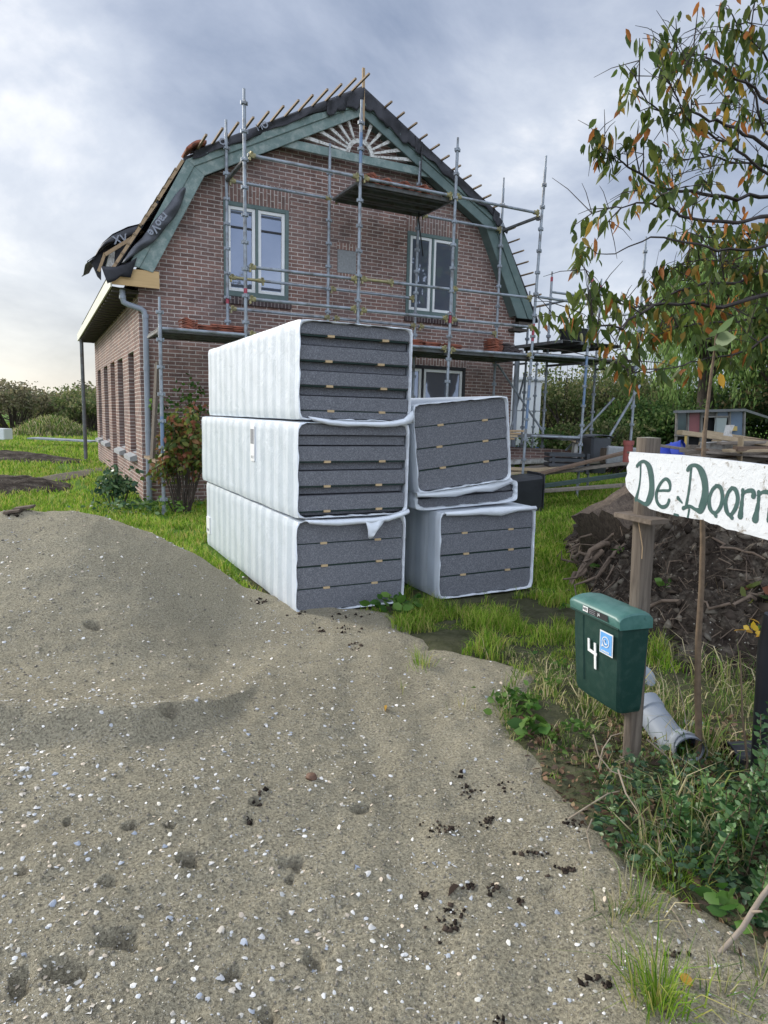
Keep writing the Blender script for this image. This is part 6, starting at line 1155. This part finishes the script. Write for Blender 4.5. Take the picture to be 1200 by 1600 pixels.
def lumps(name, x, y, z, sz, mat):
    n = len(x); base_ = np.array([(1,0,0),(-1,0,0),(0,1,0),(0,-1,0),(0,0,0.8),(0,0,-0.8)]); jit = RNG.uniform(0.7, 1.35, (n, 6, 1)); V = np.stack([x, y, z], 1)[:,None,:]+base_[None]*jit*sz[:,None,None]+RNG.normal(size=(n,6,3))*0.25*sz[:,None,None]
    return tag(npmesh(name, V, 6, [(0,2,4),(2,1,4),(1,3,4),(3,0,4),(2,0,5),(1,2,5),(3,1,5),(0,3,5)], mat), kind='stuff')
lumps('sand_crumbs', x, y, z, sz, leafmat('sand crumbs', [(0.20,0.18,0.145),(0.33,0.30,0.24),(0.26,0.235,0.19)], 0.0, 0.95, 0.1))
M['crumb'] = leafmat('peaty soil crumbs', [(0.02,0.015,0.012),(0.04,0.03,0.024),(0.07,0.052,0.04)], 0.0, 0.95, 0.1)
xs, ys, zs, ss = [], [], [], []
def clod_group(px, py, wpx, hpx, n, big=1.0):
    for k in range(int(n*0.65)):
        s0, t0 = on_sand(px+RNG.normal()*wpx*0.4, py+RNG.normal()*hpx*0.4); X, Y = st(s0, t0); xs.append(X); ys.append(Y); zs.append(float(sand_h(s0, t0))+0.003); ss.append((RNG.uniform(0.007, 0.014) if k < 3 else RNG.uniform(0.002, 0.008))*big*(0.6+0.16*t0))
for q in ((690,1297,40,14,46),(732,1235,22,14,32),(720,1213,12,8,16),(832,1335,34,8,36),(760,1285,22,12,34),(880,1362,22,14,26),(785,1230,24,12,16),(662,1400,10,8,16),(705,1430,40,16,36),(728,1388,22,8,22),(767,1390,16,12,22),(813,1410,10,10,16),(712,1452,10,8,12),(892,1360,12,10,12),(950,1540,14,10,18),(625,980,0,0,0),(555,1010,16,8,22),(545,985,34,10,26),(505,985,20,8,18),(400,940,20,6,26),(405,1250,14,20,16),(390,1280,10,8,10),(1060,1490,30,16,18),(540,965,50,6,18),(775,1600,16,10,12),(470,960,26,8,16),(925,1535,24,12,14),(690,1465,30,20,10),(1000,1350,40,20,20),(900,1290,30,20,20),(25,806,14,3,12)): clod_group(*q[:5])
lumps('soil_crumbs', np.array(xs), np.array(ys), np.array(zs), np.array(ss), M['crumb'])
for lab, px, py, L_ in (('thin flat piece of dark bark on the sand crest at the left edge', 20, 803, 0.13), ('larger flat piece of dark bark on the sand crest', 38, 797, 0.16)):
    s0, t0 = on_sand(px, py); x, y = st(s0, t0); z = float(sand_h(s0, t0)); m = MB(); m.obox((x, y, z+0.02), (L_, 0.07, 0.02), (0.1, -0.15, -YAW+0.1)); tag(m.build('bark_piece', M['bark'], None, (x, y, z), bevel=0.004), lab, 'bark')

n = 9000; sS = RNG.uniform(1.5, 6.5, n); tS = RNG.uniform(3.3, 8.6, n); zS = heap_h(sS, tS); ok = zS > 0.03; x, y = st(sS[ok], tS[ok]); lumps('soil_clods', x, y, zS[ok], 0.008+0.045*RNG.uniform(size=ok.sum())**3, leafmat('soil clods', [(0.03,0.023,0.018),(0.07,0.054,0.042),(0.12,0.10,0.078),(0.045,0.035,0.027),(0.19,0.165,0.13)], 0.0, 0.95, 0.1))
n = 2600; c = far(80, 667, 38); a = RNG.uniform(0, 6.28, n); q = np.sqrt(RNG.uniform(size=n)); x = c.x+2.1*q*np.cos(a); y = c.y+2.0*q*np.sin(a); tag(blades('heap_grass', np.stack([x, y, gz(x, y)+1.0*(1-q**1.6)-0.05], 1), RNG.uniform(0.15, 0.5, n), np.full(n, 0.05), M['grass_wild'], lean=1.2), kind='stuff')
# ------------------------------------------------------------------ trees and hedges
M['limb'] = plain('grey brown bark', (0.085,0.065,0.05), (0.045,0.036,0.03), 14, 0.9, 0.4, 40)
M['cherry_bark'] = plain('dark cherry bark', (0.055,0.042,0.036), (0.03,0.025,0.023), 14, 0.7, 0.3, 40)
M['cherry_leaf'] = leafmat('cherry leaves', [(0.064,0.106,0.023),(0.094,0.139,0.030),(0.121,0.164,0.035),(0.074,0.123,0.027),(0.157,0.189,0.041),(0.101,0.148,0.032),(0.084,0.115,0.027),(0.130,0.164,0.037),(0.354,0.236,0.045),(0.101,0.139,0.030),(0.074,0.115,0.027),(0.444,0.167,0.045)], 0.5, 0.5, 0.3)
# cherry tree: trunk stands just outside the frame on the right
tb = far(1330, 1000, 4.7); tb.z = 0.0
ch = thing('cherry_tree', 'cherry tree with drooping green and orange leaves reaching in from the right', 'tree', tuple(tb))
m = MB(); m.tube([tb-Vector((0,0,0.3)), tb+Vector((0.02,0,0.9)), tb+Vector((-0.02,0.02,1.9)), tb+Vector((0.02,-0.03,3.2)), tb+Vector((0.06,0.0,4.6)), tb+Vector((0.05,0.05,5.8))], [0.13,0.105,0.09,0.07,0.045,0.015], 12); m.build('trunk', M['cherry_bark'], ch, smooth=60)
LB, LD, LS = [], [], []
def cluster(p, n, sz=0.077, r=0.055):
    for _ in range(n):
        LB.append(np.array(p)+RNG.normal(size=3)*r*0.6); a = RNG.uniform(0, 6.28); k = RNG.uniform(0.2, 1.0); LD.append([k*math.cos(a), k*math.sin(a), -RNG.uniform(0.5, 1.0)]); LS.append(sz*RNG.uniform(0.7, 1.25))
def branch(pts, r0, dens=1.0, leaf0=0.25, sub=True, mb=None):
    P = [far(*q) if not isinstance(q, Vector) else q for q in pts]; Q = []
    for i in range(len(P)-1):
        p0, p1, p2, p3 = P[max(i-1,0)], P[i], P[i+1], P[min(i+2, len(P)-1)]
        for k in range(4): t = k/4; Q.append(0.5*(2*p1+(p2-p0)*t+(2*p0-5*p1+4*p2-p3)*t*t+(3*p1-p0-3*p2+p3)*t**3)+Vector(RNG.normal(size=3)*0.008))
    Q.append(P[-1]); n = len(Q); m = MB(); m.tube(Q, [max(0.0025, 0.58*r0*(1-0.86*i/(n-1))) for i in range(n)], 6); m.build('branch', M['cherry_bark'], ch, smooth=60)
    for i in range(1, n):
        u = i/(n-1)
        if u < leaf0: continue
        if RNG.uniform() < 0.55*dens or i == n-1: cluster(Q[i]-Vector((0,0,0.01)), int(RNG.integers(3, 7 if dens < 1.3 else 11))+(5 if i == n-1 else 0))
        if sub and u > 0.15 and RNG.uniform() < 0.5:
            d = (Q[i]-Q[i-1]).normalized(); o = Vector(RNG.normal(size=3)); o = (o-d*o.dot(d)).normalized(); L_ = RNG.uniform(0.10, 0.27); e = Q[i]+(d*0.7+o*0.7+Vector((0,0,0.25))).normalized()*L_; mid = Q[i].lerp(e, 0.5)+Vector((0,0,0.02)); mm = MB(); mm.tube([Q[i], mid, e], [0.005, 0.0035, 0.002], 5); mm.build('twig', M['cherry_bark'], ch)
            cluster(e, int(RNG.integers(3, 8))); 
            for _ in range(2): q = mid+Vector(RNG.normal(size=3)*0.13)+Vector((0,0,0.05)); mm = MB(); mm.tube([mid, mid.lerp(q, 0.6)+Vector((0,0,0.015)), q], [0.003, 0.0022, 0.0013], 4); mm.build('twig', M['cherry_bark'], ch)
            if RNG.uniform() < 0.7: cluster(mid, 3)
T0 = lambda h, dx=0.0: tb+Vector((dx, 0, h))
branch([T0(1.9), (1230,470,4.4), (1130,480,4.2), (1040,475,4.1), (970,508,4.0), (920,500,3.95), (885,500,3.9)], 0.028, 1.5, 0.3)
branch([T0(2.3), (1240,425,4.6), (1150,440,4.6), (1080,450,4.5), (1010,478,4.4), (955,465,4.3), (925,445,4.25)], 0.024, 1.9, 0.25)
branch([T0(2.6), (1240,345,4.3), (1150,345,4.2), (1080,340,4.1), (1030,320,4.05), (985,320,4.0), (948,325,3.95)], 0.026, 1.0, 0.3)
branch([T0(2.8), (1240,315,4.9), (1150,310,4.8), (1080,300,4.6), (1025,290,4.5), (990,265,4.45), (955,248,4.4), (932,232,4.4)], 0.028, 1.15, 0.25)
branch([T0(3.2), (1250,250,4.4), (1180,215,4.3), (1120,190,4.2), (1070,175,4.15), (1020,165,4.1), (990,135,4.05)], 0.024, 0.9, 0.45)
branch([T0(3.4), (1250,190,4.8), (1190,150,4.8), (1140,110,4.7), (1100,85,4.7), (1065,85,4.6), (1048,75,4.6)], 0.022, 0.9, 0.45)
branch([T0(3.6), (1250,140,4.5), (1200,90,4.4), (1165,55,4.35), (1150,40,4.3)], 0.018, 1.0, 0.4)
branch([T0(3.0), (1220,230,4.9), (1170,130,4.9), (1130,75,4.9), (1110,40,4.9)], 0.02, 0.8, 0.35); branch([T0(2.7), (1210,280,4.2), (1140,225,4.1), (1080,195,4.0), (1055,150,4.0), (1050,95,4.0)], 0.018, 0.9, 0.35)
branch([T0(2.4), (1230,390,4.1), (1160,392,4.0), (1090,382,3.95), (1020,372,3.9), (960,398,3.85), (910,385,3.8)], 0.02, 0.4, 0.75, False); branch([T0(2.2), (1240,405,4.8), (1170,420,4.7), (1120,405,4.7), (1070,410,4.6), (1030,425,4.6)], 0.022, 2.2, 0.2)
branch([T0(1.8), (1240,490,4.5), (1170,500,4.5), (1100,505,4.4), (1050,515,4.35), (1015,530,4.3)], 0.022, 2.4, 0.15); branch([T0(1.7), (1240,520,4.1), (1170,545,4.1), (1110,560,4.0), (1050,575,3.95), (1000,580,3.9), (980,588,3.9)], 0.016, 0.9, 0.25)
branch([T0(2.0), (1230,450,5.0), (1170,465,5.0), (1120,480,4.9), (1070,490,4.9), (1035,500,4.9)], 0.022, 2.4, 0.15); branch([T0(2.5), (1230,360,5.0), (1170,365,5.0), (1110,370,4.9), (1060,365,4.9)], 0.022, 2.2, 0.15); branch([T0(2.9), (1220,270,5.1), (1165,255,5.0), (1110,245,4.9), (1065,250,4.9), (1030,235,4.9)], 0.02, 1.1, 0.2); branch([T0(3.3), (1235,200,5.2), (1190,190,5.1), (1160,170,5.0), (1130,150,5.0)], 0.02, 1.0, 0.3)
for k in range(26):                                # the rest of the crown, beyond the frame
    h = RNG.uniform(1.9, 5.6); a = RNG.uniform(0, 2*math.pi); d = Vector((math.cos(a), math.sin(a), RNG.uniform(0.1, 0.6))); rt = RT.x*d.x+RT.y*d.y
    if rt < 0.1: d = -d; d.z = abs(d.z)
    L_ = RNG.uniform(1.2, 2.4); branch([T0(h), T0(h)+d*L_*0.35+Vector((0,0,0.1)), T0(h)+d*L_*0.7, T0(h)+d*L_+Vector((0,0,-0.2))], 0.022, 1.3, 0.3)
leaves('foliage', np.array(LB), np.array(LD), np.array(LS), M['cherry_leaf'], ch, ratio=0.44, fold=0.35, droop=0.22)

HEDGE = {'brown': [(0.165,0.143,0.090),(0.225,0.195,0.120),(0.285,0.247,0.150),(0.120,0.135,0.068),(0.195,0.195,0.098)], 'olive': [(0.090,0.128,0.042),(0.135,0.173,0.060),(0.210,0.225,0.090),(0.300,0.277,0.135),(0.112,0.158,0.053)], 'green': [(0.045,0.093,0.024),(0.068,0.135,0.033),(0.112,0.180,0.045),(0.165,0.225,0.068)], 'dark': [(0.034,0.062,0.027),(0.058,0.101,0.038),(0.096,0.139,0.058),(0.179,0.149,0.072)], 'willow': [(0.175,0.281,0.075),(0.258,0.386,0.112),(0.351,0.469,0.164),(0.211,0.329,0.094)], 'wine': [(0.075,0.083,0.030),(0.150,0.090,0.045),(0.120,0.128,0.045)]}
for k, v in HEDGE.items(): M['h_'+k] = leafmat('leaves '+k, v, 0.45, 0.6, 0.2)
def bush(name, label, cat, grp, x, y, rx, ry, h, n, sz, mat, seed, trunk=0.0, twigs=20, gap=0.0, z0=None, stalk=0.06):
    r2 = np.random.default_rng(seed); zb = float(gz(x, y)) if z0 is None else z0; t = thing(name, label, cat, (x, y, zb), grp); m = MB(); lim = []
    for k in range(twigs):
        a = r2.uniform(0, 2*np.pi); q = math.sqrt(r2.uniform(0.02, 1)); e = Vector((x+rx*0.92*q*math.cos(a), y+ry*0.92*q*math.sin(a), zb+trunk+(h-trunk)*(0.35+0.65*math.sqrt(max(0, 1-q*q*0.85))*r2.uniform(0.7, 1.08)))); b0 = Vector((x+rx*0.25*q*math.cos(a), y+ry*0.25*q*math.sin(a), zb-0.1)) if trunk < 0.5 else Vector((x, y, zb+trunk*r2.uniform(0.55, 1.0)))
        mid = b0.lerp(e, 0.5)+Vector((r2.normal()*0.12*rx, r2.normal()*0.12*ry, 0.05*h)); m.tube([b0, b0.lerp(mid, 0.5), mid, mid.lerp(e, 0.6), e], [stalk, stalk*0.8, stalk*0.55, stalk*0.35, stalk*0.12], 5); lim.append((mid, e))
    if trunk >= 0.5: m.tube([(x, y, zb-0.2), (x+0.05, y, zb+trunk*0.6), (x, y, zb+trunk*1.1)], [stalk*2.6, stalk*2.1, stalk*1.5], 9)
    m.build('limbs' if trunk < 0.5 else 'trunk', M['limb'], t, smooth=60)
    nl = 42; cs = []
    for k in range(nl):                             # leaf clumps sit round the limb ends
        mid, e = lim[k % len(lim)]; p = mid.lerp(e, r2.uniform(0.25, 1.0)); cs.append((np.array(p)+r2.normal(size=3)*[rx*0.10, ry*0.10, h*0.05], r2.uniform(0.16, 0.34)))
    idx = r2.integers(0, nl, n); C_ = np.array([cs[i][0] for i in idx]); R_ = np.array([cs[i][1] for i in idx])[:, None]; d = unit(r2.normal(size=(n, 3)))*(r2.uniform(0, 1, (n, 1))**0.45); P = C_+d*R_*np.array([rx*1.25, ry*1.25, h*0.62]); P[:, 2] = np.maximum(P[:, 2], zb+0.02+r2.uniform(0, 0.3, n))
    if gap > 0: kp = fbm(P[:, 0]+P[:, 1], P[:, 2]*1.3, 1.8/max(rx*0.5, 0.4), 3, seed) > -0.25+gap; P = P[kp]
    D = r2.normal(size=P.shape)+np.array([0,0,-0.2]); leaves('foliage', P, D, sz*r2.uniform(0.6, 1.4, len(P)), M[mat], t, ratio=0.6); return t
HS = 0.74; GL = 'bushes along the left field'; k = 0
for (px, t, rx, h, n, mat, lab) in ((22, 46, 3.6, 4.3, 6500, 'h_brown', 'bare brown bush standing apart at the left edge of the field'), (75, 58, 4.2, 4.0, 5500, 'h_brown', 'brown bush behind the clipping heap'), (112, 52, 3.2, 4.2, 6500, 'h_olive', 'taller olive bush right of the clipping heap'), (140, 46, 2.6, 3.8, 6500, 'h_olive', 'olive bush between the steel prop and the house'), (150, 60, 3.4, 5.2, 5000, 'h_brown', 'tall thin bush showing beside the house side wall'), (-60, 52, 5, 4.4, 4500, 'h_brown', 'wide brown bush beyond the left edge'), (48, 75, 6, 4.4, 3600, 'h_brown', 'far brown bush on the left horizon'), (100, 80, 6, 4.8, 3600, 'h_olive', 'far olive bush on the left horizon')):
    p = far(px, 650, t); bush('field_bush', lab, 'bush', GL, p.x, p.y, rx, rx, h*HS, int(n*0.75), 0.20 if t < 60 else 0.3, mat, 100+k, twigs=60, gap=0.12, stalk=0.05); k += 1
GR = 'hedge bushes behind the yard'
for (px, t, rx, h, n, sz, mat, lab) in ((790, 36, 3.2, 4.6, 5000, .18, 'h_olive', 'olive hedge bush showing left of the white trailer'), (850, 30, 3.0, 4.2, 8000, .15, 'h_olive', 'olive hedge bush right of the white trailer'), (905, 27, 2.6, 4.9, 9000, .13, 'h_olive', 'tall olive hedge bush behind the scaffold'), (955, 31, 3.0, 5.2, 8000, .15, 'h_olive', 'highest olive hedge bush behind the scaffold poles'), (985, 25, 2.0, 2.6, 7000, .13, 'h_green', 'low green hedge bush behind the wheelie bin'), (880, 24, 2.4, 1.9, 7000, .12, 'h_green', 'low bramble bush behind the crate'), (935, 23, 2.0, 2.0, 7000, .12, 'h_olive', 'low bramble bush behind the wheelie bin'), (1030, 25, 2.4, 3.2, 9000, .13, 'h_green', 'green bush left of the glass shed'), (1045, 33, 3.0, 4.8, 5500, .16, 'h_olive', 'dark bush between the hedge and the willow'), (1010, 36, 3, 4.4, 5000, .17, 'h_olive', 'far olive bush left of the willow'), (1215, 17, 1.1, 1.7, 5000, .11, 'h_green', 'green bush over the right end of the glass shed'), (1240, 26, 3.2, 4.6, 7000, .18, 'h_dark', 'dark tall bush behind the right end of the shed'), (1125, 29, 3.0, 4.2, 6500, .16, 'h_green', 'dark bush directly behind the glass shed')):
    p = far(px, 690, t); bush('hedge_bush', lab, 'bush', GR, p.x, p.y, rx, rx, h*0.86, int(n*0.85), sz, mat, 200+k, twigs=46, gap=0.10, stalk=0.045); k += 1
for (px, t, rx, h, n, mat, lab) in ((1265, 24, 3.4, 7.0, 5500, 'h_green', 'tall green tree at the right edge behind the shed'), (1215, 36, 3.4, 8.5, 4200, 'h_wine', 'reddish brown tree behind the green tree at the right edge')):
    p = far(px, 680, t); bush('yard_tree', lab, 'tree', 'trees behind the glass shed', p.x, p.y, rx, rx, h, n, 0.2, mat, 300+k, trunk=1.6, twigs=46, gap=0.05, stalk=0.10); k += 1
# weeping willow
p = far(1095, 690, 27); wl = thing('willow_tree', 'weeping willow with long hanging green strands behind the shed', 'tree', (p.x, p.y, float(gz(p.x, p.y)))); zb = float(gz(p.x, p.y)); m = MB(); LBw, LDw, LSw = [], [], []
m.tube([(p.x,p.y,zb-0.3),(p.x+0.1,p.y,zb+2),(p.x,p.y+0.1,zb+4.5)], [0.4,0.33,0.22], 12)
for k in range(70):
    a = RNG.uniform(0, 6.28); q = RNG.uniform(0.15, 1.0); ex, ey, ez = p.x+3.1*q*math.cos(a), p.y+3.1*q*math.sin(a), zb+8.3-2.7*q*q+RNG.normal()*0.5
    m.tube([(p.x,p.y,zb+RNG.uniform(3,4.6)), (p.x+0.4*(ex-p.x), p.y+0.4*(ey-p.y), ez-0.1), (ex, ey, ez)], [0.09,0.05,0.015], 5); Lh = RNG.uniform(1.8, 4.6)
    for st2 in range(9):
        ox, oy = RNG.normal(size=2)*0.28
        for j in range(30): u = j/30; LBw.append([ex+ox*(0.4+u)+RNG.normal()*0.04, ey+oy*(0.4+u)+RNG.normal()*0.04, ez-Lh*u]); LDw.append([RNG.normal()*0.35, RNG.normal()*0.35, -1]); LSw.append(RNG.uniform(0.18, 0.34))
m.build('trunk', M['limb'], wl, smooth=60); LBw = np.array(LBw); okw = LBw[:, 2] > zb+0.6; leaves('foliage', LBw[okw], np.array(LDw)[okw], np.array(LSw)[okw], M['h_willow'], wl, ratio=0.22)
# plants by the house corner
p = far(278, 800, 11.0); bush('hydrangea_bush', 'hydrangea bush with yellow and rust leaves at the house corner', 'bush', None, p.x+0.12, p.y+0.2, 0.52, 0.5, 1.75, 1500, 0.10, 'autumn', 400, twigs=26, stalk=0.014, z0=-0.1)
for kk, (px, py, hh, lab) in enumerate(((185,790,0.62,'small dark leafy shrub beside the long side wall'),)): p = far(px, py, 11.3); bush('dark_shrub', lab, 'shrub', None, p.x, p.y, 0.36, 0.34, 0.75, 420, 0.09, 'ivy', 410+kk, twigs=12, stalk=0.012)
p = far(285, 640, 12.3); bush('climbing_plant', 'climbing plant with sparse leaves on the brick wall behind the hydrangea', 'plant', None, p.x, p.y-0.1, 0.55, 0.12, 2.45, 420, 0.085, 'weed', 420, twigs=18, stalk=0.008, z0=-0.1)
p = far(255, 800, 11.2); weed('low nettles along the grass at the house corner', (p.x, p.y, -0.1), 240, 0.07, 0.30, 0.22, 'weed'); p = far(190, 800, 10.6); weed('grey green nettles behind the sand crest', (p.x, p.y, -0.03), 200, 0.07, 0.30, 0.16, 'ivy')
# dark conifer behind the viewer that the right upper window mirrors
bush('mirrored_tree', 'tall dark tree behind the viewer mirrored in the right upper window', 'tree', None, 19.5, -21.0, 4.2, 4.2, 17, 9000, 0.42, 'h_dark', 500, trunk=1.5, twigs=40, stalk=0.12)
